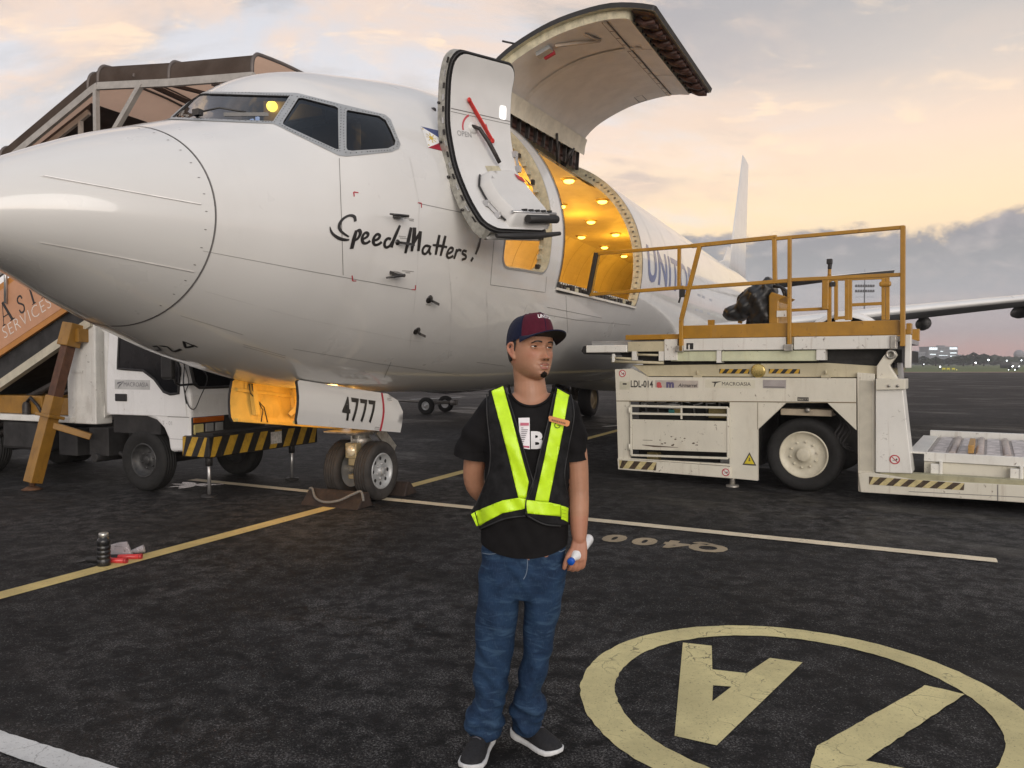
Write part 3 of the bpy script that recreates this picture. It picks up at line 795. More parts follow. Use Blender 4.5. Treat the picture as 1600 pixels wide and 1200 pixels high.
for s_ in (1.55, 2.75): ribbon(mb, [(9.75, s_), (24, s_)], .012, fmap(.0015), .2)
mb.build('skin_lap', pmat('skin_lap_grey', (.60, .59, .57), .5), plane, fix=False)
mb = MB()
for pts in ([(67, 275), (190, 297), (314, 319)], [(62, 378), (180, 400), (303, 424)], [(24, 431), (110, 478), (214, 530)]):
    q = [on_fus(*p) for p in densify(pts, 10, False)]; ribbon(mb, q, .026, fmap(.004), .06); ribbon(mb, [(a, b + .014) for a, b in q], .006, fmap(.005), .06, 1)
mb.build('diverter_strip', [STRIPW, LINE], radome, fix=False, split=0.02)
mb = MB()
for s in np.linspace(-3.3, 4.9, 26):
    mb.add([tuple(fpt(X_RAD - .06 + .009 * math.cos(t), s + .009 * math.sin(t), .002)) for t in np.linspace(0, 6.28, 8, endpoint=False)], [tuple(range(8))])
mb.build('radome_screw', LINE, radome, fix=False)

# brushed lettering on the nose
Z5 = lambda X, Y: (480 + X / 4.6156, 280 + Y / 4.6154)
def brush(strokes, name, mat, off=.004):
    mb = MB()
    for pts, ws in strokes:
        sp = spline(pts, 6); n = len(sp) - 1
        W = [np.interp(i / n * (len(ws) - 1), range(len(ws)), ws) for i in range(n + 1)] if hasattr(ws, '__len__') else ws
        q = [on_fus(*p) for p in sp]; ribbon(mb, q, W, fmap(off), .03)
    return mb.build(name, mat, plane, fix=False, split=.03)
zz = lambda *L: [Z5(*p) for p in L]
k_ = .0019
strokes = [(zz((346, 305), (338, 272), (305, 262), (265, 280), (238, 310), (229, 345), (242, 375), (268, 396), (298, 415)), [.026, .034, .030, .030, .026, .018]),
 (zz((302, 437), (270, 437), (230, 427), (195, 405), (172, 378), (162, 342)), [.018, .036, .038, .030, .022, .006]),
 (zz((352, 368), (337, 425), (318, 502)), [.028, .042, .038]), (zz((347, 380), (372, 368), (381, 392), (362, 428), (335, 446)), [.02, .036, .034, .03, .02]),
 (zz((398, 432), (430, 415), (437, 394), (419, 385), (400, 405), (394, 435), (405, 460), (430, 459), (452, 443)), .030),
 (zz((478, 444), (512, 428), (521, 405), (503, 396), (482, 417), (474, 447), (485, 472), (510, 470), (536, 452)), .030),
 (zz((602, 432), (580, 427), (560, 447), (556, 477), (570, 492), (595, 478), (612, 450)), .030), (zz((668, 332), (642, 390), (617, 450), (607, 492)), [.024, .036, .036, .028]),
 (zz((748, 348), (728, 440), (706, 534)), [.034, .044, .03]), (zz((772, 348), (768, 410), (752, 520)), [.044, .05, .03]), (zz((764, 470), (790, 420), (817, 380)), [.02, .034, .04]), (zz((815, 375), (808, 440), (800, 518)), [.04, .044, .034]),
 (zz((882, 484), (852, 480), (832, 505), (833, 532), (852, 537), (874, 512), (886, 482), (878, 520), (890, 544)), .028),
 (zz((952, 402), (938, 470), (925, 545)), [.034, .04, .03]), (zz((995, 408), (978, 480), (960, 552)), [.034, .04, .03]), (zz((903, 474), (955, 480), (1007, 490)), [.02, .03, .022]),
 (zz((1010, 538), (1042, 522), (1049, 500), (1031, 495), (1012, 520), (1005, 550), (1020, 567), (1052, 552)), .028),
 (zz((1077, 503), (1068, 540), (1057, 574)), [.026, .036, .028]), (zz((1068, 535), (1090, 510), (1110, 516)), [.02, .03, .026]),
 (zz((1148, 522), (1126, 515), (1118, 535), (1140, 550), (1141, 570), (1113, 580)), .028),
 (zz((1252, 415), (1236, 480), (1212, 542)), [.02, .04, .03]), (zz((1182, 572), (1192, 584)), .05)]
brush(strokes, 'nose_lettering', BLK)
# red corner marks, small stencils
mb = MB()
for c, a, b in (((334, 92), (368, 98), (338, 126)), ((822, 172), (797, 170), (823, 206)), ((327, 732), (352, 733), (322, 694)), ((779, 797), (752, 795), (781, 763))):
    cc, aa, bb = [on_fus(*Z5(*p)) for p in (c, a, b)]; ribbon(mb, [aa, cc], .011, fmap(.003), .05); ribbon(mb, [cc, bb], .011, fmap(.003), .05)
mb.build('red_corner_mark', RED, plane, fix=False, split=0.02)
mb = MB()
for a, b in (((700, 282), (770, 290)), ((735, 296), (770, 302)), ((685, 659), (768, 666)), ((708, 673), (742, 675)), ((855, 904), (890, 907)), ((660, 410), (712, 416)), ((668, 424), (735, 430))):
    q = [on_fus(*Z5(*p)) for p in (a, b)]; n = 9
    for i in range(n):
        u0, u1 = i / n, (i + .7) / n
        ribbon(mb, [tuple(np.array(q[0]) + (np.array(q[1]) - np.array(q[0])) * u) for u in (u0, u1)], .009, fmap(.003), .05)
mb.build('small_stencil', pmat('grey_print', (.22, .21, .2), .6), plane, fix=False, split=0.05)
# probes
mb = MB()
for base, tipp in (((648, 272), (540, 259)), ((625, 672), (517, 685))):
    b0 = np.array(on_fus(*Z5(*base))); t0 = np.array(on_fus(*Z5(*tipp)))
    f = lambda u, v, d: tuple(fpt(u, v, d))
    P0 = fpt(*b0); n0 = fus_nrm(np.array(b0[0]), np.array(b0[1] / SC_)); P1 = fpt(*b0, .10); T1 = fpt(*t0, .10)
    poly = [(b0[0] - .06, b0[1] - .012), (b0[0] + .09, b0[1] - .012), (b0[0] + .06, b0[1] + .05), (b0[0] - .05, b0[1] + .05)]
    mb.prism([(b0[0] - .05, b0[1] - .014), (b0[0] + .045, b0[1] - .014), (b0[0] + .045, b0[1] + .014), (b0[0] - .05, b0[1] + .014)], f, -.01, .10)
    mb.tube([P1 + (P1 - T1) * .2, P1, T1], [.013, .013, .008], 10)
mb.build('pitot_probe', BLK, plane, split=0.02)
mb = MB()
for c in ((880, 865), (790, 1092), (650, 455)):
    q = on_fus(*Z5(*c)); nn = Vector(fus_nrm(np.array(q[0]), np.array(q[1] / SC_)))
    small = c[1] < 500
    mb.lathe([(0.0, .012), (.022 if small else .038, .01), (.026 if small else .042, 0)], tuple(fpt(*q, .001)), nn, 20)
    p = Vector(fpt(*q, .05)); e_ = Vector(fpt(q[0] + (.16 if small else .11), q[1] + (.01 if small else .03), .05))
    mb.bar(tuple(fpt(*q)), tuple(p), .02); mb.bar(tuple(p), tuple(e_), .010, .022)
mb.build('vane_sensor', BLK, plane, split=0.02)

# flag
TL, BL, TRr = np.array(on_fus(656.4, 197.6)), np.array(on_fus(668.7, 230.7)), np.array(on_fus(698, 207.5))
du = (TRr - TL) / np.linalg.norm(TRr - TL); dv = BL - TL; FW = np.linalg.norm(dv) * 1.9
ff = lambda a, b: tuple(fpt(*(TL + du * a * FW + dv * b), .003))
def fillm(poly, f, mat, name, parent=plane):
    V, Fc = tri2d(poly, (), .06); mb = MB(); mb.add([f(*v) for v in V], Fc); return mb.build(name, mat, parent, fix=False)
fb = fillm([(0, 0), (1, 0), (1, .5), (.45, .5)], ff, pmat('flag_blue', (.02, .035, .17), .4, coat=.3), 'flag_blue_band')
fillm([(.45, .5), (1, .5), (1, 1), (0, 1)], ff, pmat('flag_red', (.33, .012, .03), .4, coat=.3), 'flag_red_band')
fillm([(0, 0), (.45, .5), (0, 1)], ff, pmat('flag_white', (.8, .8, .78), .4), 'flag_white_triangle')
mb = MB(); ff2 = lambda a, b: tuple(fpt(*(TL + du * a * FW + dv * b), .005))
mb.add([ff2(.15 + .05 * math.cos(t), .5 + .09 * math.sin(t)) for t in np.linspace(0, 6.28, 14, endpoint=False)], [tuple(range(14))])
for k in range(8):
    t = k * math.pi / 4; ribbon(mb, [(.15 + .06 * math.cos(t), .5 + .11 * math.sin(t)), (.15 + .12 * math.cos(t), .5 + .22 * math.sin(t))], .02, ff2, .1)
for a, b in ((.03, .12), (.03, .88), (.38, .5)): mb.add([ff2(a + .02 * math.cos(t), b + .035 * math.sin(t)) for t in np.linspace(0, 6.28, 5, endpoint=False)], [tuple(range(5))])
mb.build('flag_sun', pmat('flag_gold', (.6, .42, .05), .4), plane, fix=False, split=0.05)

# registration under the nose
def glyph(px): return [on_fus(*p) for p in px]
mb = MB()
for pts in ([(239, 541), (246, 540), (251, 546), (244, 547)], [(250, 540), (262, 541), (270, 549)], [(272, 549), (283, 545)],
            [(309, 542), (287, 533), (290, 543), (305, 539)]):
    ribbon(mb, glyph(pts), .026, fmap(.004), .04)
mb.build('nose_number', BLK, plane, fix=False, split=0.02)

# airline titles in blue along the hold
NAVY = pmat('navy_letters', (.07, .10, .26), .35, coat=.5)
mb = MB(); a = on_fus(1024, 441); SB = a[1]
V, Fc = text2d('UNITOP', .84, .02, space=1.1)
xmn = min(v[0] for v in V)
V, Fc = subdiv(V, Fc, .12)
lv = [(a[0] - .55 + (v[0] - xmn) * 1.15, SB - v[1]) for v in V]
mb.add([fmap(.004)(*p) for p in lv], Fc); mb.build('airline_title', NAVY, plane, fix=False)
# small placards aft of the titles
mb = MB()
for x in (14.2, 14.7, 15.6): mb.add([tuple(fpt(x + i, SB - .1 + j, .003)) for i, j in ((0, 0), (.35, 0), (.35, .35), (0, .35))], [(0, 1, 2, 3)])
mb.build('grey_placard', pmat('placard_grey', (.42, .43, .46), .5), plane, fix=False, split=0.02)

# ---- upward-opening cargo door
arc = spline([(.80, 4.97), (.88, 5.2), (1.10, 5.41), (1.45, 5.58), (1.85, 5.70), (2.36, 5.75), (2.70, 5.70), (2.95, 5.62)], 5)
AL = [0]
for i in range(1, len(arc)): AL.append(AL[-1] + math.dist(arc[i], arc[i - 1]))
LA = AL[-1]
def cdoor(u, v, off=0.0):
    """u along the fuselage, v round the arc, off outwards (up)"""
    v = min(max(v, 0), LA); k = min(int(np.searchsorted(AL, v, 'right')) - 1, len(arc) - 2); t = (v - AL[k]) / (AL[k + 1] - AL[k])
    l = arc[k][0] + (arc[k + 1][0] - arc[k][0]) * t; z = arc[k][1] + (arc[k + 1][1] - arc[k][1]) * t
    dl, dz = arc[k + 1][0] - arc[k][0], arc[k + 1][1] - arc[k][1]; L = math.hypot(dl, dz)
    tilt = -.10 + .20 * (u - CX0) / (CX1 - CX0)
    return (u, -(l - dz / L * off), z + dl / L * off + tilt)
INNERW = pmat('door_inner_white', (.70, .655, .60), .5, var=.07, scale=3, dirt=.15, dirtcol=(.4, .33, .26))
def shell(name, outer, f, d0, d1, h, mats, parent, holes=()):
    V, Fc = tri2d(outer, holes, h); mb = MB()
    mb.add([f(a, b, d0) for a, b in V], Fc, 0, True); mb.add([f(a, b, d1) for a, b in V], [t[::-1] for t in Fc], 1, True)
    lp = densify(outer, h); mb.grid([[f(a, b, d0) for a, b in lp], [f(a, b, d1) for a, b in lp]], 2, False, False, True)
    return mb.build(name, mats, parent, fix=False)
m_ = .075
cdo = shell('cargo_door', rrect(CX0, 0, CX1, LA, .04), lambda a, b, d: cdoor(a, b, d), .10, .16, .12, [PRIMER, WHITE, SEAL], plane)
shell('door_lining', rrect(CX0 + m_, .04, CX1 - m_, LA - .30, .05), lambda a, b, d: cdoor(a, b, d), 0, .10, .12, [INNERW, INNERW, PRIMER], cdo)
mb = MB()   # brown latch edge
BROWN = pmat('latch_brown', (.075, .032, .022), .55, var=.35, scale=14, dirt=.4, dirtcol=(.02, .015, .012))
V, Fc = tri2d(rrect(CX0 + .03, LA - .29, CX1 - .02, LA - .02, .02), (), .15)
mb.add([cdoor(a, b, .085) for a, b in V], Fc)
for i in range(9):
    x = CX0 + .25 + i * .39
    for j in range(2):
        c = cdoor(x + .16 * j, LA - .16 + .05 * j, .05); mb.tube([cdoor(x + .16 * j, LA - .27, .06), cdoor(x + .16 * j, LA - .16, .005 + .03 * j), cdoor(x + .16 * j, LA - .05, .06)], .035, 8)
mb.build('latch_beam', BROWN, cdo)
mb = MB()
for i in range(9):
    x = CX0 + .22 + i * .39; mb.tube([cdoor(x, LA - .30, .04), cdoor(x + .12, LA - .33, .02), cdoor(x + .2, LA - .28, .05)], .018, 6)
mb.build('latch_hook', DKMECH, cdo, split=0.02)
mb = MB()   # raised ribs and joints on the lining
f_in = lambda d: (lambda a, b: cdoor(a, b, d))
ribbon(mb, [(7.0, .25), (7.0, LA * .45), (7.15, LA - .45)], .10, f_in(-.012), .1)
ribbon(mb, [(CX0 + .12, LA - .62), (CX1 - .12, LA - .62)], .05, f_in(-.02), .1)
mb.build('lining_rib', pmat('rib_white', (.66, .61, .54), .5, var=.08), cdo)
mb = MB()
ribbon(mb, [(CX0 + .12, LA - .655), (CX1 - .12, LA - .655)], .014, f_in(-.006), .1); ribbon(mb, [(CX0 + .12, LA - .59), (CX1 - .12, LA - .59)], .01, f_in(-.006), .1)
ribbon(mb, [(7.2, LA - .6), (7.2, LA - .32)], .01, f_in(-.004), .1); ribbon(mb, [(8.4, LA - .6), (8.4, LA - .32)], .01, f_in(-.004), .1)
for i in range(12): ribbon(mb, [(CX0 + .4 + i * .26, LA - .64), (CX0 + .43 + i * .26, LA - .60)], .02, f_in(-.022), .1)
mb.build('lining_joint', pmat('joint_brown', (.16, .11, .08), .7), cdo)
mb = MB(); mb.box((CX0 + .05, 0, 0), (CX0 + .051, .001, .001))
mb = MB()
P_ = [cdoor(CX0 + .26, v, -.03) for v in (LA * .36, LA * .44)]
mb.bar(P_[0], P_[1], .12, .05); mb.bar(cdoor(CX0 + .36, LA * .38, -.05), cdoor(CX0 + .36, LA * .44, -.05), .05, .05, 1)
mb.build('door_handle_box', [FRAMEG, RED], cdo)
mb = MB(); mb.bar(cdoor(CX0 + .28, LA * .46, -.02), cdoor(CX0 + .62, LA * .66, -.02), .035, .03); mb.bar(cdoor(CX0 + .3, LA * .62, -.02), cdoor(CX0 + .62, LA * .66, -.02), .03, .02)
mb.build('pull_strap', pmat('strap_tan', (.5, .42, .34), .6), cdo)
mb = MB(); ribbon(mb, [(CX1 - .42, LA * .55), (CX1 - .12, LA * .55), (CX1 - .12, LA * .60), (CX1 - .42, LA * .60), (CX1 - .42, LA * .55)], .012, f_in(-.003), .1)
mb.build('door_stencil', LINE, cdo)
mb = MB()   # hinge fairing at the foot of the door and hinge arm
hz = lambda a, b, d: cdoor(a, b, d)
V, Fc = tri2d(rrect(CX0 + .02, .02, CX1 - .02, .30, .04), (), .12); mb.add([cdoor(a, b, -.03 - .05 * max(0, 1 - b / .3)) for a, b in V], Fc, 0, True)
mb.build('hinge_fairing', pmat('hinge_cream', (.62, .57, .46), .55, var=.12, scale=5, dirt=.3, dirtcol=(.3, .25, .17)), cdo)
mb = MB()
xh = np.linspace(CX0 + .04, CX1 - .04, 40)
for o_ in (-.035, .035): mb.grid([[tuple(fpt(x, CS0 + .10, -.02 + o_)) for x in xh], [tuple((np.array(fpt(x, CS0 + .10, -.02 + o_)) + np.array(cdoor(x, .06, .08 + o_))) / 2 + np.array([0, 0, .02])) for x in xh], [cdoor(x, .06, .08 + o_) for x in xh]], 1)
for x in np.linspace(CX0 + .15, CX1 - .15, 12): mb.bar(tuple(fpt(x, CS0 + .16, -.06)), cdoor(x, .05, .0), .05, .03)
mb.tube([tuple(fpt(CX1 - .5, CS0 + .05, -.1)), cdoor(CX1 - .55, .05, -.05)], .05, 8)
mb.tube([tuple(fpt(CX1 - .9, CS0 + .1, -.1)), tuple(fpt(CX1 - 1.1, CS0 + .3, -.25)), cdoor(CX1 - 1.4, .1, -.1)], .02, 8)
mb.build('door_hinge', [DKMECH, BROWN], cdo)
mb = MB(); mb.tube([cdoor(CX0 + .1, LA * .3, .19), cdoor(CX0 - .02, LA * .3 - .1, .27)], .012, 6); mb.build('door_vane', DKMECH, cdo)

# ---- front entry door, swung out and showing its inner face
DD = np.array([.684, .73, 0]); DN = np.array([.73, -.684, 0]); DO = np.array([-.575, 7.3, 0])
_fv = [0, .17, .35, .56, .78, .94, 1.0]; _ft = [.05, -.045, -.06, .01, .19, .40, .50]
_pf = pchip(_fv, _ft)
DWD, DHT = .90, 1.78
def edoor(u, v, off=0.0):
    """u across 0..DWD, v up 0..DHT, off towards the viewer"""
    fr = 1 - v / DHT; t = float(_pf(fr)) ; e = 1e-3; sl = (float(_pf(min(1, fr + e))) - float(_pf(max(0, fr - e)))) / (2 * e * DHT)
    z = 2.735 + v + .09 * u / DWD
    n = np.array([DN[0], DN[1], sl]); n = n / np.linalg.norm(n)
    P = DO + DD * u + DN * t + n * off; P[2] = z + n[2] * off
    return tuple(W2P(P))
DOORW = pmat('entry_door_liner', (.66, .655, .64), .42, coat=.15, var=.03, scale=4)
DEDGE = pmat('door_edge_metal', (.36, .35, .31), .45, metal=.4, var=.25, scale=18, dirt=.4, dirtcol=(.08, .07, .06))
edo = shell('entry_door', rrect(0, 0, DWD, DHT, .15), edoor, -.03, -.13, .07, [SEAL, WHITE, DEDGE], plane)
shell('door_liner', rrect(.035, .03, DWD - .035, DHT - .035, .13), edoor, .012, -.03, .07, [DOORW, DOORW, SEAL], edo)
mb = MB()
for lp, r in ((rrect(.02, .02, DWD - .02, DHT - .02, .14), .014),):
    q = densify(lp, .05); mb.tube([edoor(a, b, -.015) for a, b in q] + [edoor(*q[0], -.015)], r * .75, 8, caps=False)
mb.build('door_seal', SEAL, edo)
mb = MB()
for i in range(15):
    v = .14 + i * .107; mb.bar(edoor(-.008, v, -.045), edoor(-.008, v + .05, -.045), .018, .010, i % 2)
for v in (.3, .62, .95, 1.3): mb.lathe([(.013, .0), (.013, .02), (.0, .022)], edoor(-.005, v, -.10), tuple(Vector(edoor(-.1, v, -.1)) - Vector(edoor(0, v, -.1))), 10)
mb.build('edge_latch', [DKMECH, GREYM], edo, kind='stuff')
# folded-slide box on the lower half
_bx = [(.30, .05), (.30, .10), (.22, .28), (.20, .46), (.27, .58), (.62, .62), (.70, .58), (.80, .36), (.86, .16), (.86, .05)]
mb = MB(); ob = densify(_bx, .05); cxb, cyb = .53, .32
ib = [(cxb + (a - cxb) * .86, cyb + (b - cyb) * .87) for a, b in ob]; mbx = [(cxb + (a - cxb) * .985, cyb + (b - cyb) * .985) for a, b in ob]
V, Fc = tri2d([(cxb + (a - cxb) * .86, cyb + (b - cyb) * .87) for a, b in _bx], (), .05)
mb.add([edoor(a, b, .15) for a, b in V], Fc, 0, True)
mb.grid([[edoor(a, b, .0) for a, b in ob], [edoor(a, b, .05) for a, b in mbx], [edoor(a, b, .138) for a, b in [(cxb + (a - cxb) * .90, cyb + (b - cyb) * .91) for a, b in ob]], [edoor(a, b, .15) for a, b in ib]], 0, True, False, True)
sb = mb.build('slide_box', pmat('slide_box_grey', (.62, .615, .60), .45, var=.03), edo, fix=False)
mb = MB(); q = densify(_bx[1:5], .05, False); mb.tube([edoor(a - .008, b, .035) for a, b in q], .010, 8); mb.build('box_seal', SEAL, edo)
mb = MB(); mb.add([edoor(*p, .163) for p in ((.60, .54), (.70, .50), (.73, .44), (.63, .48))], [(0, 1, 2, 3)]); mb.build('warning_placard', pmat('placard_red', (.45, .04, .04), .5), edo, fix=False)
mb = MB(); mb.add([edoor(*p, .163) for p in ((.72, .50), (.76, .47), (.80, .40), (.75, .43))], [(0, 1, 2, 3)]); mb.build('label_plate', pmat('plate_black', (.06, .06, .06), .5), edo, fix=False)
mb = MB(); mb.tube([edoor(.30, .09, .14), edoor(.93, .10, .14)], .016, 10, 1); mb.tube([edoor(.46, .04, .12), edoor(.90, .05, .12)], .040, 12)
mb.tube([edoor(.1, -.03, .0), edoor(.3, -.035, .03), edoor(.6, -.03, .06), edoor(.93, -.0, .06)], [.02, .028, .03, .02], 10)
for i in range(5): mb.bar(edoor(.44 + .09 * i, .115, .15), edoor(.50 + .09 * i, .12, .15), .03, .03)
mb.build('girt_bar', [SEAL, GREYM], edo)
# handle, strap, window, joints
mb = MB(); mb.tube([edoor(.30, 1.10, .02), edoor(.36, 1.06, .07), edoor(.44, .92, .09), edoor(.50, .80, .09), edoor(.56, .72, .07)], [.016, .019, .021, .021, .020], 10); mb.lathe([(.06, 0), (.055, .02), (0, .022)], edoor(.32, 1.08, .012), tuple(PMI.to_3x3() @ Vector(DN)), 20, 1)
mb.build('door_handle', [DKMECH, DOORW], edo)
mb = MB(); mb.bar(edoor(.26, 1.34, .03), edoor(.54, .96, .05), .045, .012)
mb.lathe([(0, .004), (.026, .003), (.026, -.003)], edoor(.26, 1.34, .035), tuple(PMI.to_3x3() @ Vector(DN)), 14); mb.lathe([(0, .004), (.026, .003), (.026, -.003)], edoor(.54, .96, .055), tuple(PMI.to_3x3() @ Vector(DN)), 14)
mb.build('red_warning_strap', pmat('strap_red', (.62, .035, .025), .55), edo)
mb = MB(); ecir = lambda a0, a1: [(.36 + .17 * math.cos(R(t)), 1.07 + .15 * math.sin(R(t))) for t in np.linspace(a0, a1, 12)]
ribbon(mb, ecir(120, 190), .022, lambda a, b: edoor(a, b, .015), .05); ribbon(mb, ecir(-15, 30), .014, lambda a, b: edoor(a, b, .015), .05)
mb.build('handle_arrow', pmat('arrow_red', (.5, .08, .1), .5), edo, fix=False, split=0.02)
mb = MB(); mb.add([edoor(*p, .015) for p in ((.42, .62), (.62, .66), (.60, .72), (.40, .70))], [(0, 1, 2, 3)]); mb.build('handle_plate', PRIMER, edo, fix=False)
V, Fc = text2d('OPEN', .075); mb = MB(); mb.add([edoor(.20 + v[0], .98 + v[1], .016) for v in V], Fc); mb.build('open_print', pmat('print_grey', (.3, .3, .3), .6), edo, fix=False)
mb = MB(); V, Fc = tri2d(rrect(.70, 1.22, .80, 1.36, .03), (), .1); mb.add([edoor(a, b, .016) for a, b in V], Fc); mb.build('door_window', pmat('peephole_glow', (.8, .8, .8), .2, emit=(1, .97, .93, .4)), edo, fix=False)  # peephole brightness put in as emission of the pane, no lamp there
mb = MB(); ribbon(mb, [(.04, 1.235), (DWD - .04, 1.215)], .008, lambda a, b: edoor(a, b, .014), .1); ribbon(mb, [(.04, 1.205), (DWD - .04, 1.185)], .005, lambda a, b: edoor(a, b, .014), .1)
mb.build('liner_joint', LINE, edo, fix=False)
mb = MB()
for u, v in ((.84, .70), (.84, .86), (.16, .28), (.22, .16)): mb.cbox(edoor(u + .03, v, .025), (.05, .05, .06))
mb.bar(edoor(.87, .68, .03), edoor(.87, .88, .03), .02); mb.bar(edoor(.19, .30, .03), edoor(.26, .14, .03), .03)
mb.build('grab_handle', GREYM, edo, split=0.02)
mb = MB(); p0 = edoor(.86, 1.15, -.06); p1 = tuple(fpt(EX0 + .05, s_of_z(EX0, 3.9), -.05)); mb.tube([p0, ((p0[0] + p1[0]) / 2, (p0[1] + p1[1]) / 2 , p0[2]), p1], .035, 10)
p0 = edoor(.86, .5, -.06); p1 = tuple(fpt(EX0 + .05, s_of_z(EX0, 3.2), -.05)); mb.tube([p0, p1], .035, 10); mb.build('door_hinge_arm', GREYM, edo, split=0.02)

# ---- wings, tail, engines
def airfoil(n=18, t=.12):
    out = []
    for i in range(n * 2):
        a = 2 * math.pi * i / (n * 2); x = .5 * (1 + math.cos(a)); y = t * 2.6 * (.2969 * math.sqrt(x) - .126 * x - .3516 * x * x + .2843 * x ** 3 - .1036 * x ** 4)
        out.append((x, y if a < math.pi else -y * .75))
    return out
def loft(mb, secs, up='z', mi=0):
    """secs: (x of LE, span coordinate, height, chord, thickness)"""
    Pg = []
    for (x, y, z, c, t) in secs:
        Pg.append([(x + a * c, y, z + b * c) if up == 'z' else (x + a * c, y + b * c, z) for a, b in airfoil(t=t)])
    mb.grid(Pg, mi, True, False, True)
    for k in (0, -1): mb.add(Pg[k], [tuple(range(len(Pg[k])))], mi)
WHITE3 = pmat('white_wing_paint', (.72, .72, .71), .35, coat=.3, var=.05, scale=1.2)
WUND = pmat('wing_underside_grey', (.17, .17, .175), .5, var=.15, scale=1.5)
for sg in (1, -1):                                   # port, then starboard
    mb = MB()
    secs = [(13.0, -sg * 1.2, 2.10, 7.2, .15), (14.4, -sg * 3.0, 2.36, 5.6, .14), (15.7, -sg * 5.4, 2.64, 4.2, .17), (20.6, -sg * 14.4, 3.66, 1.5, .17)]
    loft(mb, secs, 'z')
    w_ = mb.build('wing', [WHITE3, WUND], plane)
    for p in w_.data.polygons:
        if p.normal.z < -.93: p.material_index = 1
    for y, x, z in ((4.2, 18.6, 2.38), (6.55, 19.2, 2.66), (8.73, 19.8, 2.95)):
        mb = MB(); mb.lathe([(0, -1.3), (.11, -1.0), (.17, -.4), (.16, .3), (.10, .9), (0, 1.25)], (x, -sg * y, z - .11), (1, 0, 0), 14); mb.build('flap_fairing', WUND, w_)
    mb = MB()
    mb.lathe([(.78, -2.3), (.83, -2.32), (.89, -2.1), (.95, -1.3), (.95, -.2), (.92, .9), (.66, 1.9), (.6, 1.9)], (16.1, -sg * 4.83, 1.70), (1, 0, 0), 32)
    mb.lathe([(.8, -2.3), (.76, -1.6), (.0, -1.4)], (16.1, -sg * 4.83, 1.70), (1, 0, 0), 32, 1)
    mb.lathe([(.6, 1.9), (.0, 2.0)], (16.1, -sg * 4.83, 1.70), (1, 0, 0), 32, 1)
    mb.box((13.6, -sg * 4.83 - .14, 2.2), (17.2, -sg * 4.83 + .14, 2.55))
    mb.build('engine', [WHITE3, DKMECH], plane)
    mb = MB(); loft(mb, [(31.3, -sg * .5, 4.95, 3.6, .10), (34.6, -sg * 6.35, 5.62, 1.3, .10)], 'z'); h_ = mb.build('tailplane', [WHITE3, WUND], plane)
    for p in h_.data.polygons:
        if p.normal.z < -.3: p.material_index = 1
    # main gear
    for yy in (2.18, 3.04):
        mb = MB(); y = -sg * yy
        mb.lathe([(.30, -.17), (.40, -.19), (.49, -.15), (.508, -.06), (.508, .06), (.49, .15), (.40, .19), (.30, .17)], (XG + 14.27, y, .508), (0, 1, 0), 32)
        mw = mb.build('main_wheel', SEAL, plane)
        mb = MB(); mb.lathe([(.30, -.17), (.28, -.13), (.20, -.10), (.12, -.13), (.0, -.14)], (XG + 14.27, y, .508), (0, 1, 0), 24); mb.lathe([(.30, .17), (.28, .13), (.20, .10), (.12, .13), (.0, .14)], (XG + 14.27, y, .508), (0, 1, 0), 24); mb.build('wheel_rim', pmat('brass_rim', (.38, .30, .18), .45, metal=.5), mw)
    mb = MB(); mb.tube([(XG + 14.27, -sg * 2.61, .5), (XG + 14.27, -sg * 2.61, 2.0)], .11, 12); mb.tube([(XG + 14.27, -sg * 2.1, .508), (XG + 14.27, -sg * 3.1, .508)], .07, 10); mb.tube([(XG + 14.1, -sg * 2.5, .75), (XG + 13.6, -sg * 1.4, 1.7)], .06, 8)
    mb.tube([(XG + 14.4, -sg * 2.61, .6), (XG + 14.65, -sg * 2.61, .95), (XG + 14.35, -sg * 2.61, 1.3)], .035, 8); mb.build('main_gear_leg', pmat('gear_leg', (.22, .2, .17), .5, metal=.4, var=.3, scale=9), plane)
mb = MB(); loft(mb, [(29.3, 0, 4.7, 5.9, .06), (30.7, 0, 6.4, 4.5, .06), (33.9, 0, 11.13, 2.0, .07)], 'y'); mb.build('tail_fin', WHITE3, plane)
mb = MB(); loft(mb, [(24.5, 0, 4.95, 7.0, .035), (28.8, 0, 5.7, 3.0, .06), (29.9, 0, 6.4, 2.4, .05)], 'y'); mb.build('dorsal_fin', WHITE3, plane)
# wing-body fairing
mb = MB(); Pg = []
for i in range(17):
    t = i / 16; x = 11.6 + 9.6 * t; k = math.sin(math.pi * t) ** .55
    Pg.append([(x, (2.02 * k + .35) * math.cos(a), 1.68 - (.30 * k + .30) * (-math.sin(a) if math.sin(a) < 0 else .0) - (.24 * k) + max(0, math.sin(a)) * .5) for a in np.linspace(math.pi, 2 * math.pi, 20)])
mb.grid(Pg); mb.build('belly_fairing', WHITE3, plane)

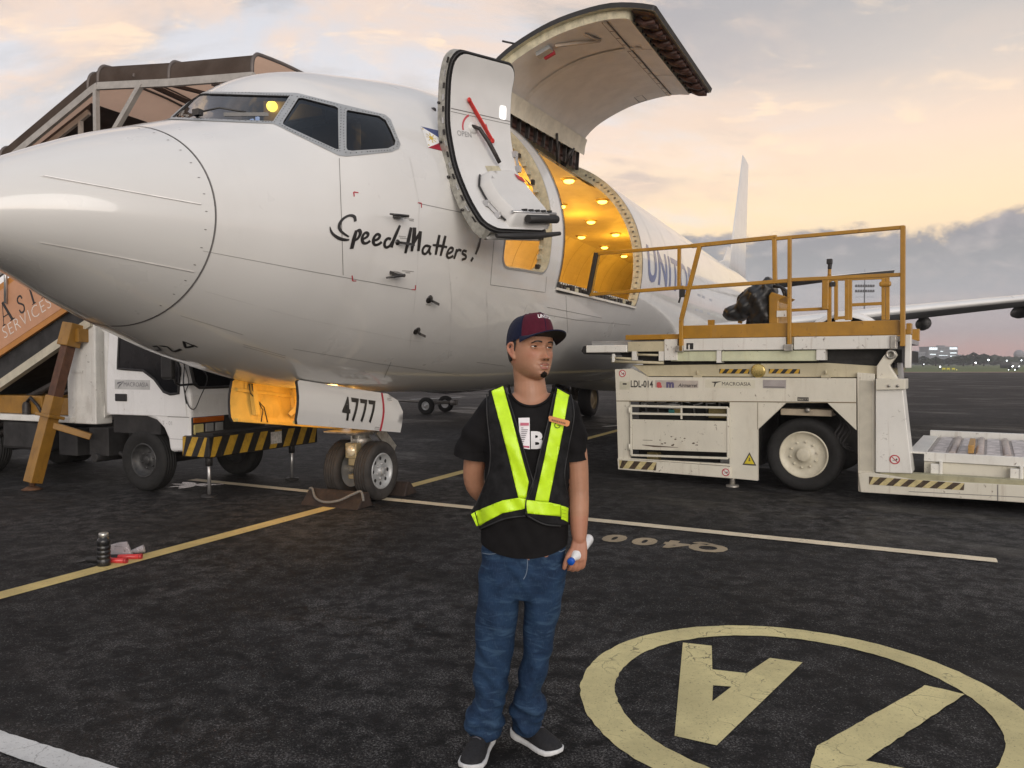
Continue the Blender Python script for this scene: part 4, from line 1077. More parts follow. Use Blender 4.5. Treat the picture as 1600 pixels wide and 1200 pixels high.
# ---- nose gear
def wheel(name, c, ax, r, w, rr, parent, tyre, rimm, bolts=8, dish=.03, hub=.06, holes=0, treads=3, boltm=None, disc=None):
    """tyre with grooves, dished rim with bolts; ax points to the outer side; returns the wheel (tyre) object"""
    ax = Vector(ax).normalized(); h = w / 2; mb = MB()
    prof = [(rr, -h * .78), (rr + (r - rr) * .35, -h * .98), (rr + (r - rr) * .7, -h), (r - .018, -h * .86), (r - .003, -h * .66)]
    for i in range(treads):
        y = -h * .5 + h * (i) / max(1, treads - 1) if treads > 1 else 0
        prof += [(r, y - .012), (r - .010, y - .009), (r - .010, y + .009), (r, y + .012)]
    prof += [(r - .003, h * .66), (r - .018, h * .86), (rr + (r - rr) * .7, h), (rr + (r - rr) * .35, h * .98), (rr, h * .78)]
    mb.lathe(prof, c, ax, 48); t = mb.build(name, tyre, parent)
    for p in t.data.polygons: p.use_smooth = True
    mb = MB(); d = h * .78
    mb.lathe([(rr, d), (rr - .008, d + .012), (rr - .022, d), (rr - .03, d - dish), (hub * 2.0, d - dish), (hub * 1.7, d - dish + .008), (hub, d - dish + .012), (hub, d - dish + .035), (hub * .8, d - dish + .045), (0, d - dish + .045)], c, ax, 40)
    mb.lathe([(rr, -d), (rr - .03, -d + dish), (0, -d + dish)], c, ax, 40)
    rm = mb.build('wheel_rim', rimm, t)
    u = Vector((0, 0, 1)) if abs(ax.z) < .9 else Vector((1, 0, 0)); a = ax.cross(u).normalized(); b = ax.cross(a); cc = Vector(c)
    mb = MB()
    for k in range(bolts):
        t_ = 2 * math.pi * (k + .3) / bolts; p = cc + (a * math.cos(t_) + b * math.sin(t_)) * hub * 1.85 + ax * (d - dish)
        mb.lathe([(.014, 0), (.014, .02), (.009, .024), (0, .024)], p, ax, 8)
    if bolts: mb.build('wheel_bolts', boltm or GREYM, t)
    if holes:
        mb = MB()
        for k in range(holes):
            t_ = 2 * math.pi * k / holes; p = cc + (a * math.cos(t_) + b * math.sin(t_)) * (rr + hub * 1.2) * .55 + ax * (d - dish + .0015)
            mb.lathe([(.022, 0), (0, .0005)], p, ax, 12, smooth=False)
        mb.build('rim_holes', SEAL, t)
    return t
TYRE = pmat('tyre_rubber', (.030, .027, .025), .75, var=.25, scale=9, dirt=.25, dirtcol=(.07, .055, .04), bump=.15)
RIMG = pmat('grey_rim', (.42, .43, .43), .42, metal=.3, var=.1, scale=12, dirt=.2, dirtcol=(.1, .08, .06))
for sg in (1, -1):
    wheel('nose_wheel', (XG, -sg * .205, .335), (0, -sg, 0), .335, .20, .205, plane, TYRE, RIMG, 6, .025, .045, 8, 4)
STEEL = pmat('strut_metal', (.40, .38, .34), .4, metal=.6, var=.25, scale=14, dirt=.3, dirtcol=(.06, .05, .04))
mb = MB()
mb.tube([(XG, 0, .30), (XG - .02, 0, .66)], .055, 16); mb.tube([(XG - .02, 0, .62), (XG - .06, 0, 1.35)], .085, 18); mb.tube([(XG, -.3, .335), (XG, .3, .335)], .045, 12)
mb.lathe([(.10, 0), (.11, .03), (.10, .06)], (XG - .02, 0, .64), (0, 0, 1), 18)
mb.tube([(XG + .07, 0, .36), (XG + .26, 0, .55), (XG + .08, 0, .74)], .03, 8); mb.tube([(XG + .05, -.1, .75), (XG + .45, -.1, 1.15)], .03, 8); mb.tube([(XG + .05, .1, .75), (XG + .5, .1, 1.15)], .035, 8)
mb.box((XG - .16, -.09, .74), (XG + .05, .09, .80)); mb.box((XG - .40, -.22, .78), (XG + .1, .22, .80)); mb.bar((XG + .1, -.16, .80), (XG + .42, -.16, .52), .03, .14)
mb.tube([(XG - .11, .05, .42), (XG - .12, .05, .9)], .014, 6); mb.tube([(XG - .1, -.07, .40), (XG - .12, -.03, .62), (XG - .08, -.06, 1.0)], .010, 6)
mb.build('nose_gear_strut', STEEL, plane, bevel=.004)
mb = MB(); mb.box((XG - .20, -.075, .485), (XG - .10, .075, .655)); mb.box((XG - .18, -.05, .40), (XG - .08, .05, .485)); mb.box((XG - .19, -.045, .25), (XG - .09, .045, .30)); tl = mb.build('taxi_light', pmat('light_housing', (.5, .42, .25), .4, metal=.5), plane, bevel=.008)
mb = MB(); mb.lathe([(.062, 0), (.058, .012), (0, .022)], (XG - .202, 0, .57), (-1, 0, 0), 20); mb.build('light_lens', pmat('lens_glass', (.75, .68, .5), .08, coat=.6, metal=.2), tl)
# gear bay doors (port door carries the number)
def gdoor(l):
    def f(u, v, d=0.0):    # u 0..1.72 aft, v down 0..0.42
        x = 2.84 + u; hz_ = 1.40 - .125 * u + .0 * u * u
        return (x, -(l + math.copysign(.03 * math.sin(min(1, v / .42) * math.pi), l) + d * (1 if l > 0 else -1)), hz_ - v)
    return f
gout = [(0, .02), (.03, 0), (1.50, 0), (1.68, .06), (1.76, .18), (1.75, .42), (0, .42), (-.02, .38)]
GYEL = pmat('bay_liner_yellow', (.68, .47, .12), .5, var=.1, scale=6, dirt=.25, dirtcol=(.25, .16, .05))
for sg in (1, -1):
    f = gdoor(sg * .40)
    gd = shell('nose_gear_door', gout, f, .012, -.02, .09, [WHITE, GYEL, SEAL], plane)
    mb = MB()
    for u in (.25, .85, 1.15): mb.bar(f(u, .02, -.03), f(u + .05, .33, -.05), .05, .06)
    mb.bar(f(.05, .10, -.035), f(1.6, .10, -.035), .03, .03); mb.bar(f(.02, .40, -.04), f(1.7, .40, -.04), .05, .03); mb.bar(f(1.0, -.04, -.25), f(.8, .30, -.05), .05)
    mb.lathe([(.16, 0), (.13, .012), (0, .014)], f(.55, .24, -.022), (0, sg, 0), 24)
    mb.build('door_stiffener', GYEL, gd)
    mb = MB(); mb.tube([f(.18, .03, -.06), f(.2, .12, -.07), f(.32, .2, -.07), f(.38, .28, -.07), f(.33, .40, -.07)], .006, 6); mb.tube([f(.22, .03, -.06), f(.25, .15, -.07), f(.4, .25, -.07), f(.42, .40, -.07)], .006, 6)
    mb.build('door_cable', DKMECH, gd, split=0.001)
    if sg > 0:
        V, Fc = subdiv(*text2d('4777', .335, .007, space=1.12), .04); mb = MB(); mb.add([f(.93 + a * .80, .335 - b, .016) for a, b in V], Fc); mb.build('door_number', BLK, gd, fix=False)
        mb = MB(); ribbon(mb, [(1.38, .0), (1.37, .2), (1.345, .42)], .035, lambda a, b: f(a, b, .015), .08); mb.build('red_stripe', RED, gd, fix=False)
        mb = MB()
        for a, b in ((1.46, .05), (1.23, .385)):
            for j in range(2): ribbon(mb, [(a, b + j * .018), (a + .09, b + j * .018)], .006, lambda a, b: f(a, b, .015), .08)
        mb.build('door_stencil', pmat('grey_print', (.22, .21, .2), .6), gd, fix=False, split=0.05)
mb = MB(); mb.box((2.84, -.40, 1.60), (4.6, .40, 1.64)); mb.box((2.82, -.4, 1.42), (2.84, .4, 1.64)); mb.box((4.62, -.4, 1.30), (4.64, .4, 1.64)); mb.build('gear_bay', GYEL, plane)
lamp('bay_light', (3.35, -.12, 1.12), 3.2, (1, .52, .09), .06)
lamp('bay_light', (4.0, .05, 1.05), 1.8, (1, .55, .14), .06)
# ------------------------------------------------------------------ side-on vehicles: local x along, y away, z up
class Side:
    def __init__(s, o, ang):
        s.o = np.array([o[0], o[1], 0.0]); s.a = R(ang); s.x = np.array([math.cos(s.a), -math.sin(s.a), 0]); s.y = np.array([math.sin(s.a), math.cos(s.a), 0])
    def l(s, px, py, y=0.0):
        P = at_plane(px, py, s.o + s.y * y, s.y) - s.o; return (float(P @ s.x), float(P[2]))
    def p(s, px, py, y=0.0):
        a, z = s.l(px, py, y); return (a, y, z)
    def poly(s, pts, y=0.0): return [s.l(px, py, y) for px, py in pts]
XZ = lambda a, z, y: (a, y, z)
def plate(mb, poly, y0, y1, mi=0, holes=()):
    """side plate: polygon in (x, z), thickness y0..y1"""
    if not holes: return mb.prism(poly, XZ, y0, y1, mi)
    V, F = tri2d(poly, holes, 9, False)
    mb.add([(a, y0, z) for a, z in V], F, mi); mb.add([(a, y1, z) for a, z in V], [t[::-1] for t in F], mi)
    for lp in [poly] + list(holes): mb.grid([[(a, y0, z) for a, z in lp], [(a, y1, z) for a, z in lp]], mi, False, False, True)
def pbox(mb, S, p0, p1, y0, y1, mi=0):
    a, b = S.l(*p0, y0), S.l(*p1, y0)
    return mb.box((min(a[0], b[0]), y0, min(a[1], b[1])), (max(a[0], b[0]), y1, max(a[1], b[1])), mi)
def hazard(name, f, u0, u1, v0, v1, n, mats, parent, slant=.6):
    """black and yellow slanted bars on a mapped surface f(u, v)"""
    mb = MB(); w = (u1 - u0) / n; sh = (v1 - v0) * slant
    clip = lambda u: min(max(u, u0), u1)
    for i in range(-1, n + 2):
        a, b = u0 + i * w, u0 + (i + 1) * w
        q = [(clip(a - sh / 2), v0), (clip(b - sh / 2), v0), (clip(b + sh / 2), v1), (clip(a + sh / 2), v1)]
        if q[1][0] - q[0][0] + q[2][0] - q[3][0] > 1e-4: mb.add([f(*p) for p in q], [(0, 1, 2, 3)], i % 2)
    return mb.build(name, mats, parent, fix=False)

# ------------------------------------------------------------------ passenger stair truck behind the nose
TS = Side((-4.48, 9.265), 24.0)
truck = thing('stair_truck', 'white stair truck with brown canopy parked behind the aircraft nose', 'truck', tuple(TS.o), -TS.a)
TWH = pmat('truck_white', (.82, .82, .81), .38, coat=.35, var=.04, scale=2.5, dirt=.18, dirtcol=(.33, .30, .26), chips=.25)
TFR = pmat('frame_white', (.68, .67, .63), .5, var=.08, scale=4, dirt=.35, dirtcol=(.25, .2, .15), chips=.7)
CHAS = pmat('chassis_black', (.022, .021, .021), .6, var=.4, scale=6)
OCH = pmat('ochre_steel', (.27, .135, .02), .45, coat=.15, var=.15, scale=5, dirt=.4, dirtcol=(.09, .04, .012), chips=.7)
ORB = pmat('orange_brown_panel', (.47, .20, .045), .45, var=.1, scale=3)
DGL = pmat('dark_glass', (.008, .0085, .01), .06, var=.1, spec=.18)
HBK = pmat('hazard_black', (.016, .015, .014), .5, var=.3, scale=20, chips=.8); HYE = pmat('hazard_yellow', (.48, .29, .03), .5, var=.2, scale=12, dirt=.55, dirtcol=(.12, .08, .03))
l = TS.l
CABW = 1.72
xr, xf = -.62, .80
arch = [(xf - .02, .50), (.46, .50), (.43, .66), (.36, .78), (.24, .87), (.08, .91), (-.3, .91)]
prof = [(xr, .91), (xr, 1.25), (xr + .07, 2.15), (xr + .16, 2.24), (.36, 2.24), (.46, 2.17), (xf - .04, 1.28), (xf, 1.18), (xf, .52)] + arch[1:]
mb = MB(); mb.prism(prof, XZ, 0, CABW); cab = mb.build('cab', TWH, truck, bevel=.045, seg=3)
# doors, windows
dpoly = [(-.53, .925), (-.53, 1.3), (-.47, 2.1), (.33, 2.1), (.44, 2.0), (.72, 1.25), (.755, .925)]
for y0, sg in ((0, -1), (CABW, 1)):
    mb = MB(); mb.prism(dpoly, XZ, y0 + sg * .001, y0 + sg * .014); d = mb.build('door', TWH, truck, bevel=.006)
    if sg < 0:
        wp = TS.poly(((189, 529), (186, 576), (226, 579), (243, 592), (258, 612), (268, 616), (281, 614.6), (283, 575), (279, 556)))
        wp[0] = (wp[0][0], 1.95); wp[-1] = (.40, 1.95); 
    mb = MB(); V, F = tri2d(wp, (), 9, False); yy = y0 + sg * .018
    mb.prism(wp, XZ, y0 + sg * .013, yy); sw = mb.build('side_window', DGL, d, fix=True)
    mb = MB(); q = densify(wp, .1); mb.tube([(a, yy, z) for a, z in q + q[:1]], .016, 6, caps=False); mb.build('window_rubber', SEAL, d)
    mb = MB(); hp_ = [l(182.5, 615), l(200.5, 627)]; mb.box((hp_[0][0], yy - .012 if sg < 0 else yy - .004, hp_[1][1]), (hp_[1][0], yy + .004 if sg < 0 else yy + .012, hp_[0][1])); mb.build('door_handle', SEAL, d, bevel=.012)
    if sg < 0:
        mb = MB(); mb.prism([l(181, 593), l(236, 594), l(236, 609), l(181, 608)], XZ, -.0155, -.0145); st = mb.build('door_sticker', pmat('sticker_grey', (.50, .50, .49), .5), d)
        V, F = text2d('MACROASIA', .075); c = l(214, 604); mb = MB(); mb.add([(c[0] + a, -.017, c[1] + z) for a, z in V], F)
        c2 = l(190, 601); mb.add([(c2[0] + i, -.017, c2[1] + j) for i, j in ((-.05, -.05), (-.02, .0), (-.06, .0), (-.05, .03), (.07, .045), (.0, .0))], [(0, 1, 4), (2, 3, 4), (1, 5, 4)]); mb.build('sticker_print', pmat('print_dark', (.16, .16, .17), .6), d, fix=False)
        mb = MB()
        c = l(262, 664); V, F = text2d('T - 01', .07); mb.add([(c[0] + a, -.004, c[1] + z) for a, z in V], F); mb.build('fleet_number', pmat('faint_print', (.48, .48, .47), .6), cab, fix=False)
mb = MB(); ribbon(mb, [(.60, .5), (xf - .005, .5)], .01, lambda a, z: (a, -.003, z + .02), 1); ribbon(mb, [(.785, .92), (.44, .92)], .006, lambda a, z: (a, -.003, z), 1); ribbon(mb, [(.46, .66), (.79, .66)], .004, lambda a, z: (a, -.003, z), 1); mb.build('cab_seam', LINE, cab, fix=False)
# windscreen on the sloped front, corner lamps, grille
ws = lambda y, t: (xf - .036 + (.46 - (xf - .04)) * t + .006, y, 1.28 + (2.17 - 1.28) * t)
mb = MB(); mb.add([ws(*p) for p in ((.10, .03), (.16, -.02), (CABW - .16, -.02), (CABW - .10, .03), (CABW - .14, .93), (.14, .93))], [tuple(range(6))]); mb.build('windscreen', DGL, cab, fix=False)
mb = MB(); q = [ws(*p) for p in densify([(.10, .03), (.16, -.02), (CABW - .16, -.02), (CABW - .10, .03), (CABW - .14, .93), (.14, .93)], .2)]; mb.tube(q + q[:1], .018, 6, caps=False); mb.build('windscreen_rubber', SEAL, cab)
for y0 in (.02, CABW - .52):
    near = y0 < .5
    mb = MB(); mb.box((xf - .03, y0, .68), (xf + .012, y0 + .50, .92)); hl = mb.build('headlight_unit', SEAL, truck, bevel=.01)
    mb = MB(); a = y0 + (.01 if near else .33); mb.box((xf - .02, a, .71), (xf + .022, a + .16, .84)); mb.build('side_lamp', pmat('lamp_clear', (.62, .52, .22), .15, coat=.5), hl, bevel=.02)
    mb = MB(); mb.box((xf - .02, y0 + .01, .85), (xf + .02, y0 + .49, .915)); mb.build('indicator', pmat('lamp_amber', (.42, .10, .01), .2, coat=.5), hl, bevel=.01)
    for k in range(2):
        a = y0 + (.19 if near else .02) + k * .155; mb = MB(); mb.box((xf - .02, a, .72), (xf + .018, a + .135, .84)); mb.build('headlight', pmat('lamp_glass', (.45, .45, .44), .1, metal=.5, coat=.6), hl, bevel=.015)
mb = MB(); mb.box((xf - .02, .52, .70), (xf + .008, CABW - .52, .92)); mb.box((xf - .02, .0, .655), (xf + .03, CABW, .675), 1); mb.build('grille', [SEAL, GREYM], cab)
# bumper
mb = MB(); mb.box((.70, -.04, .46), (1.12, 1.92, .71)); bp = mb.build('bumper', HBK, truck, bevel=.025)
hazard('hazard_stripes', lambda u, v: (1.124, u, v), -.02, 1.9, .475, .70, 15, [HYE, HBK], bp, .5)
hazard('hazard_stripes', lambda u, v: (u, -.044, v), .72, 1.10, .475, .70, 4, [HBK, HYE], bp, .5)
mb = MB(); mb.box((1.125, .98, .53), (1.128, 1.18, .68)); mb.build('bumper_plate', pmat('plate_white', (.55, .53, .5), .5, var=.3, scale=30), bp)
mb = MB(); mb.box((xf + .03, .05, .62), (1.1, 1.7, .74)); mb.build('bumper_bracket', CHAS, truck)
# stabiliser jacks
for y in (.06, 1.50):
    mb = MB(); mb.tube([(1.02, y, .02), (1.02, y, .48)], .02, 10); mb.tube([(1.02, y, .36), (1.02, y, .50)], .04, 10, 1); mb.lathe([(.09, 0), (.09, .02), (.03, .03)], (1.02, y, 0), (0, 0, 1), 16, 1); mb.build('stabiliser_jack', [GREYM, CHAS], truck)
# mirror and cable
mb = MB(); a = l(263, 571, -.25); mb.box((a[0] - .09, -.29, a[1] - .16), (a[0] + .09, -.22, a[1] + .12)); mi_ = mb.build('mirror', SEAL, truck, bevel=.03)
mb = MB(); mb.tube([(a[0] + .05, -.24, a[1] - .1), (a[0] + .1, -.24, a[1] - .2), (xf - .05, -.10, 1.30), (xf - .02, .12, 1.31)], .013, 8); mb.build('mirror_arm', SEAL, mi_)
mb = MB(); mb.tube(spline([(.74, -.02, 1.55), (.72, -.02, 1.3), (.78, -.02, 1.08), (.86, -.0, 1.02), (.9, .05, 1.15), (.86, .2, 1.4), (.7, .1, 1.6)], 6), .006, 6); mb.tube(spline([(.7, -.02, 1.6), (.8, -.02, 1.35), (.74, -.02, 1.2), (.76, -.02, 1.08)], 6), .005, 6); mb.build('loose_cable', SEAL, cab, split=.0)
# chassis, tanks, wheels
mb = MB()
for y in (.45, 1.30): mb.box((-6.2, y - .05, .55), (.7, y + .05, .78))
for x in (-6, -4.5, -3, -1.6, -.2): mb.box((x - .05, .45, .58), (x + .05, 1.30, .75))
mb.tube([(0, .2, .37), (0, 1.6, .37)], .07, 10); mb.tube([(-3.4, .2, .37), (-3.4, 1.6, .37)], .09, 10)
mb.build('chassis', CHAS, truck)
mb = MB(); mb.box((-2.7, .05, .40), (-1.75, .45, .78)); mb.build('fuel_tank', CHAS, truck, bevel=.04)
mb = MB(); mb.box((-1.6, .08, .36), (-1.25, .42, .72)); mb.box((-1.05, .1, .38), (-.7, .4, .74)); mb.tube([(-.9, .05, .36), (-.9, .5, .36)], .06, 12); mb.tube([(-.62, .2, .42), (-.5, .2, .36), (-.4, .3, .40)], .03, 8); mb.build('air_tank', CHAS, truck, bevel=.03)
mb = MB(); mb.box((-.50, .02, .70), (.30, .35, .93)); mb.build('wheel_arch_liner', CHAS, truck)
DRIM = pmat('dark_rim', (.05, .05, .05), .5, metal=.3, var=.3, scale=12)
TTYR = pmat('truck_tyre', (.011, .0108, .0105), .8, var=.2, scale=8, dirt=.15, dirtcol=(.03, .028, .026), bump=.2)
for x, y, sg in ((0, .11, -1), (0, CABW - .11, 1), (-3.4, .06, -1), (-3.4, .32, -1), (-3.4, CABW - .06, 1), (-3.4, CABW - .32, 1)):
    wheel('wheel', (x, y, .375), (0, sg, 0), .375, .215, .21, truck, TTYR, DRIM, 6, .075, .055, 0, 4, boltm=DRIM)
mb = MB(); mb.box((-6.3, .0, .79), (-1.25, 1.75, .87)); mb.build('deck', TFR, truck, bevel=.01)
mb = MB(); mb.box((-2.9, .1, .875), (-1.95, 1.5, 1.12)); mb.box((-1.9, .12, .875), (-1.36, 1.4, 1.10)); ob_ = mb.build('tool_box', OCH, truck, bevel=.015, split=.01)
mb = MB(); mb.lathe([(.05, 0), (.05, .12), (.03, .16)], (-2.2, -.0 + .06, .88), (0, 0, 1), 12); mb.tube([(-2.2, .06, 1.03), (-2.1, .05, 1.1), (-1.98, .06, 1.0), (-1.9, .07, .89)], .02, 8); mb.build('hydraulic_pump', DKMECH, truck)
# white tower behind the cab
mb = MB(); c0, c1 = l(106, 660, .06)[0], l(150, 660, .06)[0]
mb.prism([(c0, .78), (c1, .78), (c1, 2.0), (c1 - .09, 2.16), (c0 + .12, 2.20), (c0, 2.08)], XZ, .06, .30); mb.build('lift_tower', TFR, truck, bevel=.015)
mb = MB(); mb.prism([(c0, .78), (c1, .78), (c1, 2.0), (c1 - .09, 2.16), (c0 + .12, 2.20), (c0, 2.08)], XZ, 1.4, 1.64); mb.box((c1 - .1, .3, 1.9), (c1, 1.4, 2.0)); mb.build('lift_tower', TFR, truck, bevel=.015)
mb = MB(); mb.bar((c0 + .1, .05, 1.45), (c0 + .3, .05, 1.45), .012, .03); mb.bar((c1 - .02, .2, .86), (c1 + .13, .2, 1.12), .05); mb.bar((c1 + .02, .2, .95), (c1 + .13, .2, 1.35), .05); mb.bar((c1, .2, 2.0), (c1 + .35, .2, 1.72), .06); mb.bar((c1, .2, 2.05), (c1 + .4, .2, 2.05), .06); mb.tube([(c1 + .14, .15, .90), (c1 + .14, .15, 1.98)], .055, 12); mb.build('tower_brace', TFR, truck)
# outrigger leg
FT = at_ground(50, 765) - TS.o; fx, fy = float(FT @ TS.x), float(FT @ TS.y); hx, hz = l(112, 520, -.06); hy = -.06
leg = lambda t: (fx + (hx - fx) * t, fy + (hy - fy) * t, .05 + (hz - .05) * t)
mb = MB(); mb.bar(leg(.02), leg(.58), .155, .155, up=(0, 1, 0)); og = mb.build('outrigger_leg', OCH, truck, bevel=.008)
mb = MB(); mb.bar(leg(.55), leg(.93), .12, .12, up=(0, 1, 0)); mb.build('inner_leg', pmat('rusty_brown', (.085, .035, .018), .6, var=.3, scale=9, dirt=.4, dirtcol=(.2, .1, .04)), og)
mb = MB(); mb.bar(leg(.91), leg(1.06), .19, .19, up=(0, 1, 0)); mb.box((hx + .02, hy - .02, hz - .12), (hx + .15, .10, hz + .05)); mb.build('leg_head', OCH, og, bevel=.01)
mb = MB(); mb.bar(leg(.40), (c1 - .08, .05, leg(.40)[2] - .18), .09, .08); mb.bar(leg(.44), leg(.46), .26, .22, up=(0, 1, 0)); mb.build('leg_strut', OCH, og, bevel=.008)
mb = MB(); mb.tube([leg(0), leg(.05)], .035, 8); mb.lathe([(.11, -.05), (.12, -.045), (.05, -.01), (.0, 0)], leg(0), (0, 0, 1), 14); mb.build('leg_foot', pmat('rust', (.10, .045, .02), .8, var=.4, scale=20), og)

# stairs
SL = .42
zb = lambda x: 2.20 + (x + 1.33) * SL
y0_, y1_ = .02, 1.62
spf = lambda x, w, y: (x, y, zb(x) + w)
flight = None
mb = MB()
for y in (y0_, y1_): mb.prism([(-6.0, zb(-6.0)), (-.10, zb(-.10)), (-.10, zb(-.1) + .95), (-6.0, zb(-6) + .95)], XZ, y - .02, y + .02)
panels = mb.build('side_panel', ORB, truck, split=.01)
mb = MB(); mb.prism([(-6.0, zb(-6.0) + .08), (-.25, zb(-.25) + .08), (-.25, zb(-.25) + .86), (-6.0, zb(-6) + .86)], XZ, y0_ - .024, y0_ - .0205)
pf_ = mb.build('panel_face', pmat('panel_salmon', (.52, .27, .155), .5, var=.05), panels[0])
nS = 18; STEPM = pmat('tread_metal', (.25, .24, .23), .5, metal=.5, var=.2, scale=14); step0 = None
for i in range(nS):
    x = -5.9 + i * 5.6 / nS; mb = MB()
    if step0 is None:
        mb.box((x, y0_ + .03, zb(x) + .10), (x + .30, y1_ - .03, zb(x) + .13)); step0 = mb.build('stair_tread', STEPM, truck)
    else:
        c = step0.copy(); COL.objects.link(c); c.location = (x + 5.9, 0, zb(x) - zb(-5.9))
mb = MB(); mb.box((-.12, y0_, 2.62), (1.62, y1_, 2.70)); mb.build('top_platform', TFR, truck)
mb = MB()
for y in (.06, 1.58): mb.prism([(-5.5, zb(-5.5) - .50), (-.9, zb(-.9) - .36), (-.9, zb(-.9) - .24), (-5.5, zb(-5.5) - .38)], XZ, y - .04, y + .04)
mb.build('lift_beam', pmat('cream_steel', (.50, .46, .36), .5, var=.1, dirt=.3), truck, split=.01)
mb = MB()
mb.prism([(-5.5, zb(-5.5) - .36), (-.3, zb(-.3) - .22), (-.3, zb(-.3) + .09), (-5.5, zb(-5.5) + .09)], XZ, .05, 1.58); mb.build('stair_underside', CHAS, truck)
mb = MB()
for dz, w in ((-.62, .05), (-.80, .03), (-.92, .04)): mb.tube([(-4.5, .25, zb(-4.5) + dz + .1), (-1.0, .25, zb(-1.0) + dz - .12)], w, 8)
mb.build('hydraulic_ram', DKMECH, truck, split=.0)
# lettering on the panel: serif capitals drawn as thick and thin strokes
tx = Vector((1, 0, SL)).normalized(); tz = Vector((-SL, 0, 1)).normalized()
def onpanel(px, py): a, z = TS.l(px, py, y0_ - .026); return a, z
INK = pmat('lettering_black', (.02, .018, .018), .5); INKW = pmat('lettering_white', (.72, .66, .60), .5)
def serif(ch, o, h):
    f = lambda u, v: tuple(Vector((o[0], y0_ - .026, o[1])) + tx * u * h + tz * v * h); mb = MB()
    S_ = {'A': [([(0, 0), (.33, 1)], .05), ([(.33, 1), (.66, 0)], .15), ([(.13, .36), (.52, .36)], .05), ([(-.08, .02), (.14, .02)], .05), ([(.48, .02), (.82, .02)], .05)],
          'I': [([(.2, 0), (.2, 1)], .15), ([(.02, .02), (.38, .02)], .05), ([(.02, .98), (.38, .98)], .05)],
          'S': [(spline([(.48, .75), (.42, .93), (.25, .97), (.08, .85), (.1, .65), (.3, .5), (.45, .33), (.4, .1), (.22, .02), (.06, .1), (.02, .27)], 4), .11)],
          'O': [([(.4 + .38 * math.cos(t), .5 + .48 * math.sin(t)) for t in np.linspace(0, 6.29, 26)], .12)]}
    for pts, w in S_[ch]: ribbon(mb, pts, w, f, .1)
    return mb.build('letter_' + ch.lower(), INK, panels[0], fix=False)
h1 = .30
A0 = onpanel(6, 509)
serif('A', A0, h1)
for ch, pp, h in (('O', (-24, 530), h1 * .78), ('S', (32, 491), h1 * .78), ('I', (50, 477), h1 * .78), ('A', (66, 466), h1 * .78)): serif(ch, onpanel(*pp), h)
B0 = onpanel(44, 507); V, F = text2d('SERVICES', .235, -.004, space=1.12)
mb = MB(); mb.add([tuple(Vector((B0[0], y0_ - .0265, B0[1])) + tx * u + tz * (v + .02)) for u, v in V], F); mb.build('panel_lettering', INKW, panels[0], fix=False)
# handrail stanchions
mb = MB()
for x in (-2.75, -2.45, -1.2):
    mb.tube([(x, y0_ - .05, zb(x) + .62), (x + .02, y0_ - .05, zb(x) + 1.35)], .022, 8)
mb.build('stanchion', GREYM, truck, split=0.0)
mb = MB()
for y in (y0_, y1_): mb.tube([(-6, y, zb(-6) + 1.35), (-.1, y, zb(-.1) + 1.35), (1.5, y, 3.75)], .025, 8)
mb.build('handrail', GREYM, truck, split=0.0)
# canopy
CAN = bpy.data.materials.new('canopy_fabric'); CAN.use_nodes = True; nt = CAN.node_tree; nt.nodes.clear(); N = NT(nt)
tc = N.n('ShaderNodeTexCoord').outputs['Object']; nn_ = N.noise(tc, 2.5, 5, .6)
bf = N.n('ShaderNodeNewGeometry').outputs['Backfacing']
mot = N.smooth(nn_, .3, .7)
ocol = N.mix(mot, (.105, .083, .070), (.15, .122, .105)); icol = N.mix(mot, (.60, .43, .31), (.74, .55, .42))
df = N.n('ShaderNodeBsdfDiffuse', {'Color': N.mix(bf, ocol, icol)}); tl_ = N.n('ShaderNodeBsdfTranslucent', {'Color': N.mix(bf, ocol, (.85, .58, .42))})
ms = N.n('ShaderNodeMixShader', {0: .5, 1: df.outputs[0], 2: tl_.outputs[0]}); N.n('ShaderNodeOutputMaterial', {'Surface': ms.outputs[0]})
K0 = TS.l(0, 227, .0); K1 = TS.l(146, 103, .0); K2 = TS.l(396, 79, .0)
sl = (K1[1] - K0[1]) / (K1[0] - K0[0])
ridge = [(K0[0] - 3.0, K0[1] - 3.0 * sl), K0, (K1[0] - .10, K1[1] - .10 * sl), (K1[0] - .02, K1[1] - .01), (K1[0] + .08, K1[1] + .02), ((K1[0] + K2[0]) / 2, (K1[1] + K2[1]) / 2), K2]
hoop = [(0, -.26), (.0, -.16), (.02, -.08), (.07, -.02), (.16, .0), (.5, .03), (.85, .04), (1.2, .03), (1.5, .0), (1.60, -.03), (1.64, -.1), (1.66, -.26)]
mb = MB(); mb.grid([[(x, y, z + d * (1 if i > 2 else 1.0)) for y, d in hoop] for i, (x, z) in enumerate(ridge)]); can = mb.build('canopy', CAN, truck)
mb = MB()
for x, z in (ridge[1], ridge[2], ridge[4], ridge[5], (ridge[6][0] - .02, ridge[6][1])):
    q = spline([(x, y, z + d + .006) for y, d in hoop], 2); mb.tube(q, .022, 6)
mb.build('canopy_hoop', pmat('hoop_brown', (.13, .11, .10), .5, metal=.3), can, split=0.0)
RAILM = pmat('eave_rail', (.42, .40, .37), .45, metal=.4, var=.12, scale=9)
mb = MB()
for y in (0.0, 1.66):
    for a, b in zip(ridge[:-1], ridge[1:]): mb.bar((a[0], y, a[1] - .28), (b[0], y, b[1] - .28), .045, .085)
mb.build('eave_rail', RAILM, can, split=.0)
mb = MB()
for y in (.0, 1.62):
    p1 = TS.l(150, 133, .0); mb.bar((p1[0], y, p1[1]), (p1[0] + .0, y, 2.75), .055)
    p2 = TS.l(222, 130, .0); p3 = TS.l(180, 203, .0); mb.bar((p2[0], y, p2[1]), (p2[0] - (p2[0] - p3[0]) * 2.4, y, p2[1] - (p2[1] - p3[1]) * 2.4), .06)
